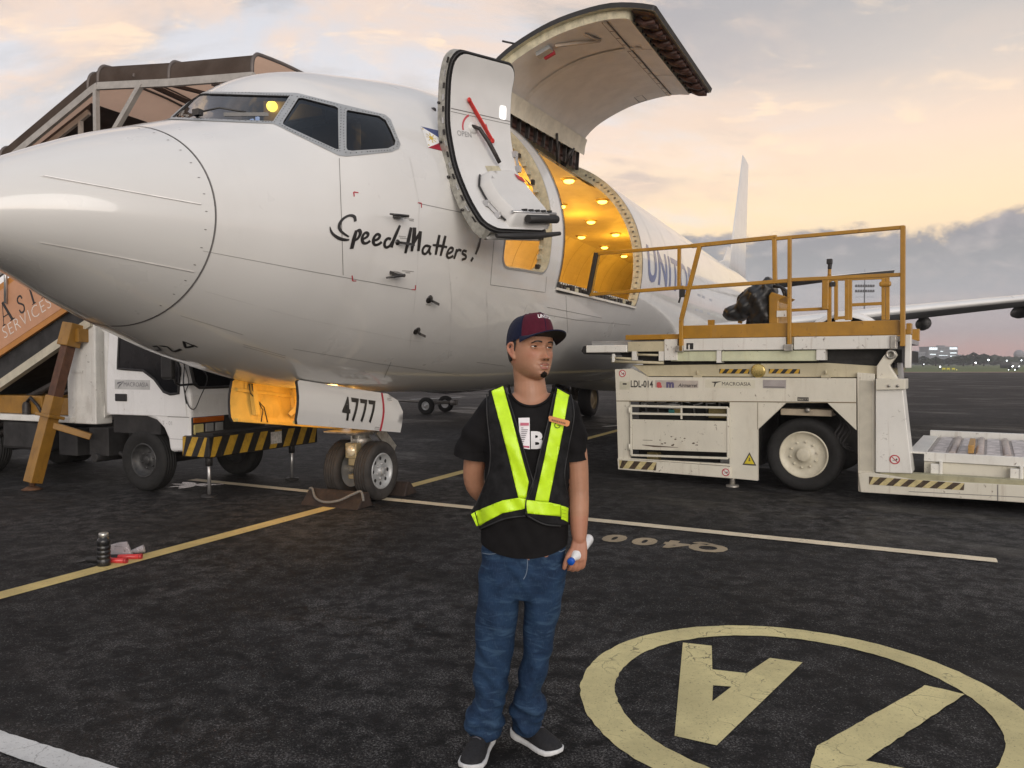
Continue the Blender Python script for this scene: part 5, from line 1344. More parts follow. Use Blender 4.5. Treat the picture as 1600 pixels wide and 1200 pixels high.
mb.build('canopy_post', RAILM, can, split=.0)
DBR = pmat('brace_brown', (.06, .042, .035), .5, metal=.2)
mb = MB()
p1 = TS.l(240, 128, .3); mb.bar((p1[0], .0, p1[1] - .02), (K2[0] - .3, 1.6, K2[1] - .30), .04); mb.bar((p1[0] - .1, .1, p1[1]), (p1[0] + .8, 1.6, p1[1] - .5), .05); mb.bar((p1[0] - .2, 1.6, p1[1] - .1), (p1[0] - .5, .5, p1[1] - .6), .05)
mb.bar((K1[0] + .1, 1.6, K1[1] - .4), (K1[0] + 1.2, 1.6, K1[1] - 1.1), .05); mb.bar((K2[0] - .6, 0, K2[1] - .27), (K2[0] - .5, 1.6, K2[1] - .27), .04)
mb.build('canopy_brace', DBR, can, split=.0)
# lower sliding roof section, dark, inside the canopy
mb = MB()
q0 = TS.l(62, 222, .25); q1 = TS.l(140, 160, .25); s2 = (q1[1] - q0[1]) / (q1[0] - q0[0])
rd = [(q0[0] - 1.5, q0[1] - 1.5 * s2), q0, q1]
mb.grid([[(x, y, z + d) for y, d in ((.25, -.12), (.27, 0), (1.4, 0), (1.42, -.12), (1.42, -.7))] for x, z in rd]); mb.build('lower_canopy', pmat('dark_canopy', (.05, .034, .028), .8, var=.2, scale=5), truck)
mb = MB(); mb.bar((rd[0][0], .24, rd[0][1] - .13), (rd[2][0], .24, rd[2][1] - .13), .04, .07); mb.bar((q1[0] - .16, .24, q1[1] - .2), (q1[0] - .16, .24, q1[1] - .75), .045); mb.build('lower_rail', RAILM, truck)
# ------------------------------------------------------------------ main-deck cargo loader
LS = Side((1.43, 10.37), 32.0)
loader = thing('cargo_loader', 'cream white airport cargo loader with yellow railings raised at the big cargo door', 'cargo loader', tuple(LS.o), -LS.a)
LCR = pmat('loader_cream', (.66, .63, .53), .42, coat=.2, var=.05, scale=2.2, dirt=.22, dirtcol=(.30, .25, .16), chips=.8)
LWH = pmat('loader_white', (.72, .71, .66), .42, coat=.2, var=.05, scale=2.5, dirt=.2, dirtcol=(.32, .27, .2), chips=.8)
LYE = pmat('railing_ochre', (.37, .185, .014), .42, coat=.2, var=.12, scale=4, dirt=.3, dirtcol=(.16, .07, .01), chips=.8)
LTN = pmat('loader_tan', (.50, .45, .31), .5, var=.1, scale=3, dirt=.3, dirtcol=(.22, .16, .08), chips=.8)
PALE = pmat('pale_green_beam', (.58, .60, .42), .45, var=.12, scale=3, dirt=.3, dirtcol=(.45, .38, .12), chips=.8)
LDK = pmat('loader_black', (.02, .019, .018), .7, var=.4, scale=8)  # near-black of the machinery, platform underside and front chassis
L = LS.l
W_ = 2.7                                              # loader width
# base body: near and far side plates
outer = LS.poly(((961, 577), (987, 576), (1012, 589), (1338, 591), (1338, 672), (1293, 629.5), (1228, 629.5), (1184, 671), (1184, 751), (1141, 747), (1141, 727), (983, 718), (966, 716), (963, 626)))
bay = LS.poly(((983, 627), (1140, 628.5), (1140, 725), (984, 716)))
outer2 = LS.poly(((961, 577), (987, 576), (1012, 589), (1338, 591), (1338, 672), (1293, 629.5), (1228, 629.5), (1184, 671), (1184, 751), (1141, 747), (1141, 728), (966, 716), (963, 626)))
mb = MB()
V, F = tri2d(outer2, [bay], 9, False)
for y0, y1 in ((0, .05), (W_ - .05, W_)):
    mb.add([(a, y0, z) for a, z in V], F); mb.add([(a, y1, z) for a, z in V], [t[::-1] for t in F])
    for lp in (outer2, bay): mb.grid([[(a, y0, z) for a, z in lp], [(a, y1, z) for a, z in lp]], 0, False, False, True)
base = mb.build('base_body', LCR, loader, split=.2)[0]
mb = MB(); za = L(1000, 627)[1]
ribbon(mb, [L(963, 626.5), L(1184, 627.8), L(1338, 629)], .012, lambda a, z: (a, -.003, z), 2); ribbon(mb, [L(1184, 629), L(1184, 671)], .006, lambda a, z: (a, -.003, z), 2); mb.build('body_seam', pmat('seam_brown', (.2, .16, .1), .7), base, fix=False)
mb = MB(); b0, b1 = L(990, 635), L(1180, 735)
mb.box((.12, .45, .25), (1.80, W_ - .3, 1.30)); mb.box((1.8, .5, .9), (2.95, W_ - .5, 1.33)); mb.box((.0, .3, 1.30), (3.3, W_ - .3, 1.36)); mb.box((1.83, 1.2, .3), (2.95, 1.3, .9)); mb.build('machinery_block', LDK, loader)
# engine parts showing through the bay
rnd = random.Random(9)
mb = MB()
for i in range(9):
    a = .25 + i * .17; mb.tube([(a, .40, .85), (a, .38, 1.0 + .05 * rnd.random()), (a + .12, .38, 1.03)], .014, 6)
for z in (.88, .95, 1.0): mb.tube([(.2, .36, z), (.75, .35, z)], .012, 6)
mb.build('hydraulic_pipes', GREYM, loader, split=0)
def boxpart(name, items, mat, parent, bevel=.006):
    for lo, hi in items:
        mb = MB(); mb.box(lo, hi); mb.build(name, mat, parent, bevel=bevel)
boxpart('valve_block', [((.66, .33, .86), (.76, .44, .95)), ((1.15, .3, .84), (1.38, .44, .97)), ((.30, .3, .22), (.46, .42, .34))], pmat('valve_brass', (.35, .28, .12), .45, metal=.4, var=.2, scale=20), loader)
boxpart('teal_valve', [((.60, .31, .86), (.68, .40, .93))], pmat('teal_paint', (.05, .25, .24), .5), loader)
boxpart('pump_housing', [((1.52, .3, .86), (1.68, .46, .98)), ((.2, .3, .96), (.28, .42, 1.02)), ((1.3, .32, .22), (1.6, .44, .33))], pmat('pump_alloy', (.42, .42, .4), .45, metal=.5, var=.2, scale=20), loader, .02)
mb = MB(); mb.tube([(.4, .2, .22), (1.75, .2, .17)], .022, 8); mb.build('drain_pipe', GREYM, loader)
# bay gate
gq = lambda px, py: L(px, py, -.02)
mb = MB(); g00, g10, g11, g01 = gq(986, 634), gq(1138, 637), gq(1138, 716), gq(987, 711)
def gb(p, q, w=.028): mb.bar((p[0], -.025, p[1]), (q[0], -.025, q[1]), w, w)
gb(g00, g10); gb(g00, g01); gb(g10, g11); gb(g01, g11); gb(gq(986, 646), gq(1138, 648.5)); gb(gq(1065, 635), gq(1065, 655), .022)
gate = mb.build('bay_gate', LCR, loader, bevel=.004)
mb = MB(); mb.prism([gq(988, 655), gq(1137, 658), gq(1137, 707), gq(989, 702)], XZ, -.03, -.018); mb.build('gate_panel', LCR, gate, bevel=.003)
mb = MB(); rnd = random.Random(2)
for k in range(16):
    p = gq(1030 + rnd.random() * 60, 680 + rnd.random() * 16); s_ = .004 + .006 * rnd.random(); mb.add([(p[0] + s_ * math.cos(t) * 2, -.0325, p[1] + s_ * math.sin(t)) for t in np.linspace(0, 6.28, 6, endpoint=False)], [tuple(range(6))])
ribbon(mb, [gq(1005, 687.5), gq(1020, 688)], .006, lambda a, z: (a, -.0325, z), 1); ribbon(mb, [gq(1004, 695), gq(1022, 697), gq(1060, 699)], [.006, .02, .004], lambda a, z: (a, -.0325, z), .1); mb.build('gate_scratches', pmat('scratch_brown', (.09, .06, .04), .8), gate, fix=False)
mb = MB(); q0, q1 = gq(985, 641), gq(985, 698)
for q in (q0, q1): mb.tube([(q[0] - .01, -.03, q[1] - .04), (q[0] - .01, -.03, q[1] + .04)], .018, 8)
mb.build('gate_hinge', LCR, gate, split=0)
# lower rail with hazard marks, footing
mb = MB(); mb.prism(LS.poly(((966, 716), (1142, 729), (1142, 747), (967, 733))), XZ, -.03, .06); lr = mb.build('lower_rail', LCR, loader, bevel=.006)
r0, r1, r2, r3 = [np.array(LS.l(*p, -.032)) for p in ((967.5, 719), (1026, 722.5), (1025, 735), (968, 731.5))]
bil = lambda u, v: (lambda P: (P[0], -.033, P[1]))((r0 * (1 - u) + r1 * u) * v + (r3 * (1 - u) + r2 * u) * (1 - v))
HYW = pmat('worn_hazard_cream', (.52, .44, .22), .55, var=.2, scale=18, dirt=.3, dirtcol=(.2, .14, .06)); HBR = pmat('worn_hazard_brown', (.06, .04, .025), .6, var=.4, scale=25, dirt=.3, dirtcol=(.3, .24, .12))
hazard('hazard_stripes', bil, 0, 1, 0, 1, 6, [HBR, HYW], lr, .16)
mb = MB(); f0 = L(1141, 748); mb.tube([(f0[0], .1, .02), (f0[0], .1, .16)], .035, 12); mb.lathe([(.08, 0), (.08, .02), (.03, .03)], (f0[0], .1, 0), (0, 0, 1), 16); mb.build('levelling_foot', STEEL, loader)
# wheels
wz = .445; wa = L(1258, 708, .28)[0]
CRIM = pmat('cream_rim', (.58, .54, .42), .45, coat=.1, var=.08, scale=9, dirt=.25, dirtcol=(.22, .16, .08))
for a in (wa,):
    for y, sg in ((.30, -1), (W_ - .3, 1)): wheel('wheel', (a, y, wz), (0, sg, 0), wz, .30, .285, loader, TTYR, CRIM, 10, .02, .085, 0, 5, boltm=CRIM)
for y, sg in ((.30, -1), (W_ - .3, 1)): wheel('wheel', (5.3, y, .28), (0, sg, 0), .28, .2, .17, loader, TTYR, CRIM, 8, .02, .05, 0, 3, boltm=CRIM)
mb = MB(); p0, p1 = L(1220, 638, .16), L(1300, 651, .16); mb.box((p0[0], .14, p1[1]), (p1[0], .5, p0[1])); wg = mb.build('wheel_guard', pmat('guard_beige', (.45, .38, .28), .5, var=.1, dirt=.3), loader, bevel=.01)
mb = MB(); q = L(1262, 641, .12); mb.lathe([(.03, 0), (.03, .03), (0, .035)], (q[0], .135, q[1]), (0, -1, 0), 10); mb.build('guard_bolt', STEEL, wg)
mb = MB()
for k in range(4):
    q = L(1300 + k * 4, 650 + 5 * k, .3); mb.tube(spline([(q[0], .25, q[1] + .1), (q[0] + .12, .22, q[1] - .05), (q[0] + .05, .2, q[1] - .22), (q[0] + .16, .25, q[1] - .3)], 5), .014, 6)
mb.build('hydraulic_hose', SEAL, loader, split=0)
# channel post and the tapered front pillar
mb = MB(); mb.prism(LS.poly(((1339, 582), (1367, 584), (1368, 738), (1362, 770), (1341, 768))), XZ, -.01, .30); fpst = mb.build('front_post', LCR, loader, bevel=.008)
mb = MB(); mb.prism(LS.poly(((1343, 594), (1363, 595), (1363, 736), (1343, 735))), XZ, -.014, -.0105); mb.build('post_recess', pmat('recess_cream', (.52, .49, .40), .5, var=.08), fpst)
mb = MB(); mb.prism(LS.poly(((1369, 606), (1411, 606), (1426, 739), (1369, 737))), XZ, -.06, .30); pil = mb.build('front_pillar', LWH, loader, bevel=.008)
mb = MB(); mb.prism(LS.poly(((1340, 606), (1378, 606), (1390, 739), (1340, 737))), XZ, W_ - .3, W_ + .06); mb.build('front_pillar', LWH, loader, bevel=.008)
mb = MB(); mb.prism(LS.poly(((1370, 592), (1378, 591), (1416, 592), (1416, 608), (1370, 609))), XZ, -.10, .25); cap_ = mb.build('pillar_cap', LCR, loader, bevel=.006)
mb = MB()
for px in (1389, 1403): c = L(px, 603, -.1); mb.lathe([(.016, 0), (.016, .012), (0, .014)], (c[0], -.10, c[1]), (0, -1, 0), 8)
mb.build('cap_bolt', STEEL, cap_, split=0)
# main frame under the platform, scissor arm end
mb = MB(); mb.prism(LS.poly(((985, 570), (1010, 588), (1370, 590), (1386, 573), (1370, 572), (1290, 567), (1000, 571))), XZ, .05, .35); lf = mb.build('lift_frame', LTN, loader, bevel=.008)
mb = MB(); mb.prism(LS.poly(((985, 570), (1010, 588), (1370, 590), (1386, 573), (1370, 572), (1290, 567), (1000, 571))), XZ, W_ - .35, W_ - .05); mb.build('lift_frame', LTN, loader, bevel=.008)
mb = MB(); mb.prism(LS.poly(((1370, 592), (1370, 572), (1381, 556), (1388, 549), (1398, 548), (1402, 555), (1390, 571), (1403, 592))), XZ, -.02, .10); arm = mb.build('scissor_arm', LCR, loader, bevel=.008)
mb = MB(); c = L(1392, 554, -.02); mb.lathe([(.055, 0), (.05, .02), (.03, .022), (.03, .0), (0, 0)], (c[0], -.02, c[1]), (0, -1, 0), 20); mb.build('arm_pin', STEEL, arm)
mb = MB(); q = LS.poly(((1403, 565), (1409, 560), (1413, 610), (1405, 590)), .4); mb.prism(q, XZ, .3, .5); mb.build('lift_cylinder', GREYM, loader)
rr = [np.array(LS.l(*p, .044)) for p in ((1124, 576.5), (1170, 576.5), (1170, 583.5), (1124, 583.5))]
for c0_, c1_ in ((1124, 1171), (1201, 1250)):
    a0, a1 = LS.l(c0_, 580, .046)[0], LS.l(c1_, 580, .046)[0]; z0, z1 = LS.l(c0_, 583.5, .046)[1], LS.l(c0_, 576.5, .046)[1]
    hazard('hazard_stripes', lambda u, v: (u, .046, v), a0, a1, z0, z1, 7, [HYE, HBK], lf, .8)
mb = MB(); c = L(1185, 579.5, .04); mb.lathe([(.085, 0), (.085, .03), (.07, .035), (.0, .03)], (c[0], .05, c[1]), (0, -1, 0), 24); mb.build('round_lamp', pmat('brass_lamp', (.55, .42, .14), .25, metal=.7, coat=.4), lf)
mb = MB()
for px in (1089, 1290): c = L(px, 586, .0); mb.box((c[0] - .05, .0, c[1] - .03), (c[0] + .05, .05, c[1])); mb.tube([(c[0], .02, c[1]), (c[0], .02, c[1] + .06)], .012, 8)
mb.build('frame_bracket', LTN, lf, split=.01)
# raised platform
zt_, zb_ = 2.035, 1.87
pa0, pa1 = L(1067, 520)[0], L(1407, 515)[0]
mb = MB(); mb.prism([(pa0, zb_), (pa1, zb_), (pa1, zt_ - .07), (pa1 - .01, zt_), (pa0 + .01, zt_), (pa0, zt_ - .07)], XZ, -.02, .10); ykb = mb.build('toe_board', LYE, loader, bevel=.006)
mb = MB(); mb.box((pa0, W_ - .1, zb_), (pa1, W_ + .02, zt_)); mb.build('toe_board', LYE, loader, bevel=.006)
mb = MB(); l0, l1 = L(978, 526)[0], pa0 - .02; mb.box((l0, -.02, 1.865), (l1, .5, 1.93)); mb.build('ramp_plate', LYE, loader, bevel=.006)
mb = MB(); mb.box((-.45, .12, 1.80), (pa1, W_ - .12, 1.86)); mb.build('platform_deck', GREYM, loader)
segs = ((1068.5, 1229), (1241, 1401))
for x0, x1 in segs:
    a0, a1 = L(x0, 540)[0], L(x1, 540)[0]; mb = MB(); mb.box((a0, -.03, 1.715), (a1, .12, 1.865)); wb = mb.build('side_beam', LWH, loader, bevel=.006)
    if x0 < 1100:
        mb = MB(); c = L(1078, 541, -.03); mb.box((c[0] - .045, -.034, c[1] - .04), (c[0] + .045, -.03, c[1] + .04)); mb.box((c[0] - .02, -.036, c[1] - .04), (c[0] + .0, -.034, c[1] + .02), 1); mb.build('socket', [SEAL, LWH], wb)
mb = MB(); a0, a1 = L(1225, 540)[0], L(1243, 540)[0]; mb.box((a0 + .04, .0, 1.73), (a1 - .02, .12, 1.865)); mb.build('beam_gap_plate', LTN, loader)
for x0, x1 in ((1048, 1121), (1128, 1276)):
    a0, a1 = L(x0, 555)[0], L(x1, 555)[0]; mb = MB(); mb.box((a0, -.0, 1.58), (a1, .12, 1.705)); mb.build('guide_beam', PALE, loader, bevel=.005)
mb = MB(); a0, a1 = L(1276, 555)[0], L(1290, 555)[0]; mb.box((a0, -.02, 1.59), (a1, .12, 1.72)); a0 = L(1121, 555)[0]; mb.box((a0 - .005, -.02, 1.56), (a0 + .05, .12, 1.715)); mb.build('beam_bracket', LWH, loader, split=.01)
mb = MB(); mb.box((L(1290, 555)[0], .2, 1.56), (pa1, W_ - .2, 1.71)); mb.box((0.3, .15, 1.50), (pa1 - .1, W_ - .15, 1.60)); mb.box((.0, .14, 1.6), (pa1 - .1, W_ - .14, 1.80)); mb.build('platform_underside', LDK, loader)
boxpart('stray_fitting', [((1.86, .10, 1.515), (2.05, .14, 1.55))], LWH, loader)
# left end: bridge nose and rollers
mb = MB(); c0_, c1_ = L(916, 544)[0], L(980, 544)[0]; mb.box((c0_, -.01, 1.70), (c1_, .18, 1.80)); mb.build('bridge_nose', LWH, loader, bevel=.01)
mb = MB(); mb.box((c0_, W_ - .18, 1.70), (c1_, W_ + .01, 1.80)); mb.box((c0_ + .12, .18, 1.71), (c0_ + .22, W_ - .18, 1.79)); mb.build('bridge_frame', LWH, loader, bevel=.01, split=.01)
mb = MB(); mb.prism([(c0_ - .09, 1.72), (c0_ - .06, 1.79), (c0_ + .02, 1.805), (c0_ + .5, 1.69), (c0_ + .5, 1.665), (c0_ - .05, 1.68)], XZ, .02, .17); mb.build('rubber_bumper', SEAL, loader, bevel=.01)
mb = MB(); mb.tube([(c0_ - .04, .17, 1.735), (c0_ - .04, W_ - .1, 1.735)], .055, 14); mb.build('rubber_roller', SEAL, loader)
boxp = [((981, 534), (1038, 549), -.0, .1), ((1038, 530), (1058, 563), -.02, .12), ((987, 549), (994, 563), -.01, .06), ((1029, 549), (1037, 564), -.01, .06), ((956, 553), (960, 566), .0, .05)]
for p0, p1, y0, y1 in boxp:
    mb = MB(); pbox(mb, LS, p0, p1, y0, y1); mb.build('end_bracket', LTN if p0[0] == 981 else LWH, loader, bevel=.005)
mb = MB()
for p, q, r in (((954, 559), (990, 561), .018), ((955, 565), (1036, 567), .02), ((990, 554), (1032, 555), .015), ((984, 541), (1036, 541), .02)):
    a, b = L(*p), L(*q); mb.tube([(a[0], .02, a[1]), (b[0], .02, b[1])], r, 8)
mb.build('end_rod', LTN, loader, split=0)
# railings
RT = .042
def rail(name, pts, y=-.045, t=RT, mat=LYE, dz=None):
    mb = MB()
    for (p, q) in zip(pts[:-1], pts[1:]):
        a, b = L(*p, y), L(*q, y); mb.bar((a[0], y, a[1]), (b[0], y, b[1]), t, dz or t, up=(0, 1, 0))
    return mb.build(name, mat, loader, bevel=.006)
rail('top_rail', [(933, 396.5), (1085, 384)]); rail('top_rail', [(1080, 384.5), (1214, 370.5)], t=.05); rail('top_rail', [(1206, 373.5), (1413, 355)])
rail('middle_rail', [(921, 460.5), (1069, 449)], t=.045); rail('middle_rail', [(1066, 450.5), (1235, 438.5)], t=.045); rail('middle_rail', [(1232, 437.5), (1412, 429)], t=.042)
rail('rail_post', [(1094, 382), (1075.5, 455), (1064.5, 500), (1064.5, 549)], y=-.05, t=.05)
rail('rail_post', [(1061.5, 386), (1061, 449)]); rail('rail_post', [(1210, 370), (1211, 440)], t=.05); rail('rail_post', [(1234, 371), (1233.5, 546)], y=-.05, t=.045); rail('rail_post', [(1411, 353), (1410.5, 541)], y=-.05, t=.052)
rail('rail_post', [(936, 397), (924, 460)], y=-.03, t=.03); rail('rubber_edge', [(932, 395), (919, 461)], y=-.06, t=.055, mat=SEAL)
boxpart('post_socket', [((L(x, 540)[0] - .05, -.075, 1.70), (L(x, 540)[0] + .05, -.03, 1.78)) for x in (1064.5, 1233.5)] + [((L(1404, 540)[0] - .08, -.055, 1.71), (L(1404, 540)[0] - .02, -.03, 1.86))], STEEL, loader)
mb = MB(); c = L(1069, 458, -.08); mb.box((c[0] - .06, -.10, c[1] - .05), (c[0] + .0, -.05, c[1] + .05)); mb.tube([(c[0] - .05, -.08, c[1] - .05), (c[0] - .07, -.08, c[1] - .12)], .012, 6); mb.build('limit_switch', SEAL, loader)
# right end bracket of the platform
mb = MB(); pbox(mb, LS, (1414, 523), (1423, 575), .0, .12); mb.build('end_plate', LWH, loader, bevel=.008)
mb = MB(); pbox(mb, LS, (1416, 505), (1424, 522), .05, .2); mb.build('end_lug', LYE, loader, bevel=.006)
# inner gates on the far side of the platform
yG = 1.35
def gbar(name, p, q, t=.04, mat=LYE):
    mb = MB(); a, b = L(*p, yG), L(*q, yG); mb.bar((a[0], yG, a[1]), (b[0], yG, b[1]), t, t, up=(0, 1, 0)); return mb.build(name, mat, loader, bevel=.004)
for x, y0, y1, t in ((1296, 430, 503, .05), (1306.5, 437, 500, .045), (1323.5, 437, 500, .05), (1328.5, 437, 500, .045), (1380.5, 433, 500, .045), (1387, 433, 500, .045)): gbar('gate_post', (x, y0), (x, y1), t)
for p, q in (((1232, 485), (1295, 482)), ((1329, 476.5), (1380, 474)), ((1306, 497), (1323, 496)), ((1290, 437), (1387, 433.5))): gbar('gate_bar', p, q, .04)
mb = MB(); a, b = L(1286, 437, yG), L(1296, 484, yG); mb.box((a[0], yG - .08, b[1]), (b[0], yG + .02, a[1])); mb.build('control_column', LYE, loader, bevel=.01)
mb = MB(); a = L(1296, 430, yG); mb.tube([(a[0], yG, a[1]), (a[0], yG, a[1] + .08)], .025, 8); mb.tube([(a[0], yG, a[1] + .08), (a[0] + .01, yG, a[1] + .19)], .028, 8, 1); mb.cbox((a[0] + .0, yG, a[1] + .18), (.07, .06, .07), 1); mb.build('beacon', [LYE, SEAL], loader, bevel=.01)
boxpart('gate_latch', [((L(1383.5, 445, yG)[0] - .07, yG - .05, L(1383, 448, yG)[1]), (L(1383.5, 445, yG)[0] + .07, yG + .0, L(1383, 440, yG)[1]))], LYE, loader, .02)
boxpart('door_switch', [((L(1301, 445, yG)[0] - .03, yG - .05, L(1301, 448, yG)[1]), (L(1301, 445, yG)[0] + .04, yG + .0, L(1301, 441, yG)[1]))], SEAL, loader)
# operator console with black rain cover
yC = .8
mb = MB(); mb.prism(LS.poly(((1201, 506), (1201, 462), (1205, 456), (1228, 463), (1217, 470), (1216, 506)), yC), XZ, yC, yC + .6); con = mb.build('operator_console', LYE, loader, bevel=.015)
mb = MB(); P = [L(*q, yC + .1) for q in ((1229, 464), (1229, 455), (1220, 448), (1208, 447))]; mb.tube([(a, yC + .1, z) for a, z in P], .022, 8); P = [L(*q, yC + .3) for q in ((1226, 462), (1222, 451), (1210, 440), (1200, 439))]; mb.tube([(a, yC + .3, z) for a, z in P], .018, 8)
mb.build('console_handle', SEAL, con)
mb = MB(); c = L(1226, 490, yC - .01); mb.box((c[0] - .10, yC - .01, c[1] - .04), (c[0] + .02, yC + .002, c[1] + .04)); mb.build('console_plate', LWH, con)
cov = [(1124, 488), (1128, 482), (1145, 472), (1158, 452), (1170, 446), (1186, 443), (1190, 434), (1195, 430), (1199, 436), (1203, 444), (1204, 470), (1201, 506), (1160, 506), (1168, 492), (1150, 500), (1132, 500), (1125, 494)]
TARP = pmat('black_tarpaulin', (.016, .0155, .015), .42, var=.4, scale=6, bump=.0)
q = LS.poly(cov, yC); V, F = tri2d(q, (), .035); rnd = random.Random(4)
def edge_d(a, z): return min(math.hypot(a - (p[0] + (r_[0] - p[0]) * t), z - (p[1] + (r_[1] - p[1]) * t)) for p, r_ in zip(q, q[1:] + q[:1]) for t in np.linspace(0, 1, 6))
def puff(a, z): return min(1, edge_d(a, z) / .12) ** .5 * .2 + .028 * math.sin(a * 26 + z * 17) + .02 * math.sin(a * 47 - z * 38 + 1)
mb = MB(); mb.add([(a, yC + .15 - puff(a, z), z) for a, z in V], F, 0, True); mb.add([(a, yC + .35 + puff(a, z), z) for a, z in V], F, 0, True); qq = densify(q, .035); mb.grid([[(a, yC + .15 - puff(a, z), z) for a, z in qq], [(a, yC + .35 + puff(a, z), z) for a, z in qq]], 0, True, False, True)
tp = mb.build('rain_cover', TARP, loader)
mb = MB(); a, b = L(1153, 505, yC + .2), L(1160, 455, yC + .2); mb.bar((a[0], yC + .3, a[1]), (b[0], yC + .3, b[1]), .05); mb.build('cover_stand', LYE, loader)
mb = MB(); pbox(mb, LS, (1106, 500), (1115, 511), .5, .55); mb.build('small_lug', LYE, loader)
# right-hand front deck with rollers
yD = .16; dz = L(1500, 709.5, yD)[1]; da0 = L(1447, 707, yD)[0]; da1 = 7.2; yF = W_ - .25
mb = MB(); mb.box((da0 - .0, yD + .06, dz - .05), (da1, yF, dz - .022)); dk = mb.build('roller_deck', pmat('worn_deck_steel', (.38, .34, .32), .5, metal=.25, var=.3, scale=9, dirt=.5, dirtcol=(.65, .62, .58)), loader)
mb = MB(); mb.box((da0 - .02, yD, dz - .10), (da1, yD + .07, dz)); mb.build('deck_curb', LWH, loader, bevel=.005)
mb = MB(); mb.box((da0 - .02, yD - .0 + .03, dz - .30), (da1, yD + .1, dz - .105)); mb.build('deck_beam', LCR, loader, bevel=.005)
mb = MB(); mb.prism([(da0 - .18, dz - .02), (da0 - .0, dz - .02), (da0 - .0, dz), (da0 - .18, dz)], XZ, yD, yF); mb.build('deck_end', LWH, loader, bevel=.004)
for px in (1463, 1588):
    a = L(px, 730, yD - .03)[0]; mb = MB(); mb.box((a - .055, yD - .05, dz - .36), (a + .055, yD + .02, dz - .12)); mb.box((a + .03, yD - .06, dz - .36), (a + .06, yD + .02, dz - .09)); mb.build('deck_bracket', LWH, loader, bevel=.006)
for a in (da0 + 1.75, da0 + 2.7): 
    mb = MB(); mb.box((a - .055, yD - .05, dz - .36), (a + .055, yD + .02, dz - .12)); mb.build('deck_bracket', LWH, loader, bevel=.006)
ROL = pmat('roller_steel', (.46, .40, .37), .42, metal=.35, var=.15, scale=6, dirt=.25, dirtcol=(.2, .15, .12)); PLT = pmat('deck_strip', (.55, .51, .50), .5, metal=.15, var=.35, scale=14, dirt=.5, dirtcol=(.22, .19, .2))
r0_ = None; pl0 = None; x = da0 + .05; k = 0
while x < da1 - .3:
    if pl0 is None:
        mb = MB(); mb.box((x, yD + .09, dz - .018), (x + .13, yF - .05, dz - .006)); pl0 = mb.build('deck_plate', PLT, loader); xp = x
        mb = MB(); mb.tube([(x + .195, yD + .09, dz - .028), (x + .195, yF - .05, dz - .028)], .042, 14); r0_ = mb.build('roller', ROL, loader)
    else:
        for o_ in (pl0, r0_): c = o_.copy(); COL.objects.link(c); c.location = (x - xp, 0, .004 if k % 3 == 1 and o_ is r0_ else 0)
    x += .262; k += 1
mb = MB(); mb.box((da0 - .1, yF, dz - .12), (da0 + 2.6, yF + .1, dz + .07)); mb.build('far_curb', LWH, loader, bevel=.006)
mb = MB(); mb.box((da0 + 1.95, yF - .02, dz - .0), (da0 + 2.4, yF + .12, dz + .08)); mb.build('far_curb_stop', LYE, loader, bevel=.015)
ang_b = L(1500, 706, yD + .1); mb = MB(); a0 = da0 + .40; mb.box((a0, yD + .13, dz), (a0 + .055, yD + 1.05, dz + .09)); mb.build('wooden_stop', pmat('stop_wood', (.42, .24, .07), .6, var=.25, scale=14), loader, bevel=.004)
# low skirt of the front frame
sk = LS.poly(((1341, 741), (1352, 738), (1380, 741), (1430, 750), (1700, 764), (1760, 768), (1760, 800), (1600, 785.5), (1345, 769)), -.06)
mb = MB(); mb.prism(sk, XZ, -.06, .05); skt = mb.build('front_skirt', LCR, loader, bevel=.006)
mb = MB(); mb.prism(LS.poly(((1372, 738), (1424, 740), (1700, 757), (1700, 764), (1430, 750), (1380, 742)), -.03), XZ, -.03, .12); mb.build('skirt_ledge', pmat('ledge_olive', (.36, .34, .22), .5, var=.15, dirt=.3), loader, bevel=.004)
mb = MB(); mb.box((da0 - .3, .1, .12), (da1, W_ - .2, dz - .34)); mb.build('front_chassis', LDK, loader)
r0, r1, r2, r3 = [np.array(LS.l(*p, -.062)) for p in ((1358, 744.5), (1507, 755), (1506, 766), (1358, 757))]
bil2 = lambda u, v: (lambda P: (P[0], -.0635, P[1]))((r0 * (1 - u) + r1 * u) * v + (r3 * (1 - u) + r2 * u) * (1 - v))
hazard('hazard_stripes', bil2, 0, 1, 0, 1, 13, [HYW, HBR], skt, .09)
mb = MB(); ribbon(mb, [L(1559, 757, -.062), L(1559, 783, -.062)], .008, lambda a, z: (a, -.063, z), 1); ribbon(mb, [L(1420, 768, -.062), L(1600, 777, -.062)], .006, lambda a, z: (a, -.063, z), 1); mb.build('skirt_seam', LINE, skt, fix=False)
# decals
def decal(name, px, py, s, h, mat, y=-.003, bold=0, shear=0, wx=1, parent=None, space=1.0):
    c = L(px, py, y); V, F = text2d(s, h, bold, shear, space); mb = MB(); mb.add([(c[0] + a * wx, y, c[1] + z) for a, z in V], F); return mb.build(name, mat, parent or base, fix=False)
STK = pmat('sticker_ivory', (.62, .59, .47), .5, var=.05); PK = pmat('print_charcoal', (.06, .055, .05), .5); GRS = pmat('plate_grey', (.34, .31, .30), .5, var=.15)
def quad(name, p0, p1, mat, y=-.002, parent=None):
    a, b = L(*p0, y), L(*p1, y); mb = MB(); mb.add([(a[0], y, b[1]), (b[0], y, b[1]), (b[0], y, a[1]), (a[0], y, a[1])], [(0, 1, 2, 3)]); return mb.build(name, mat, parent or base, fix=False)
decal('loader_number', 1002.5, 605, 'LDL-014', .125, PK, bold=.003, wx=.72)
quad('maker_plate', (1024, 594), (1091, 606.5), pmat('maker_grey', (.46, .41, .36), .5))
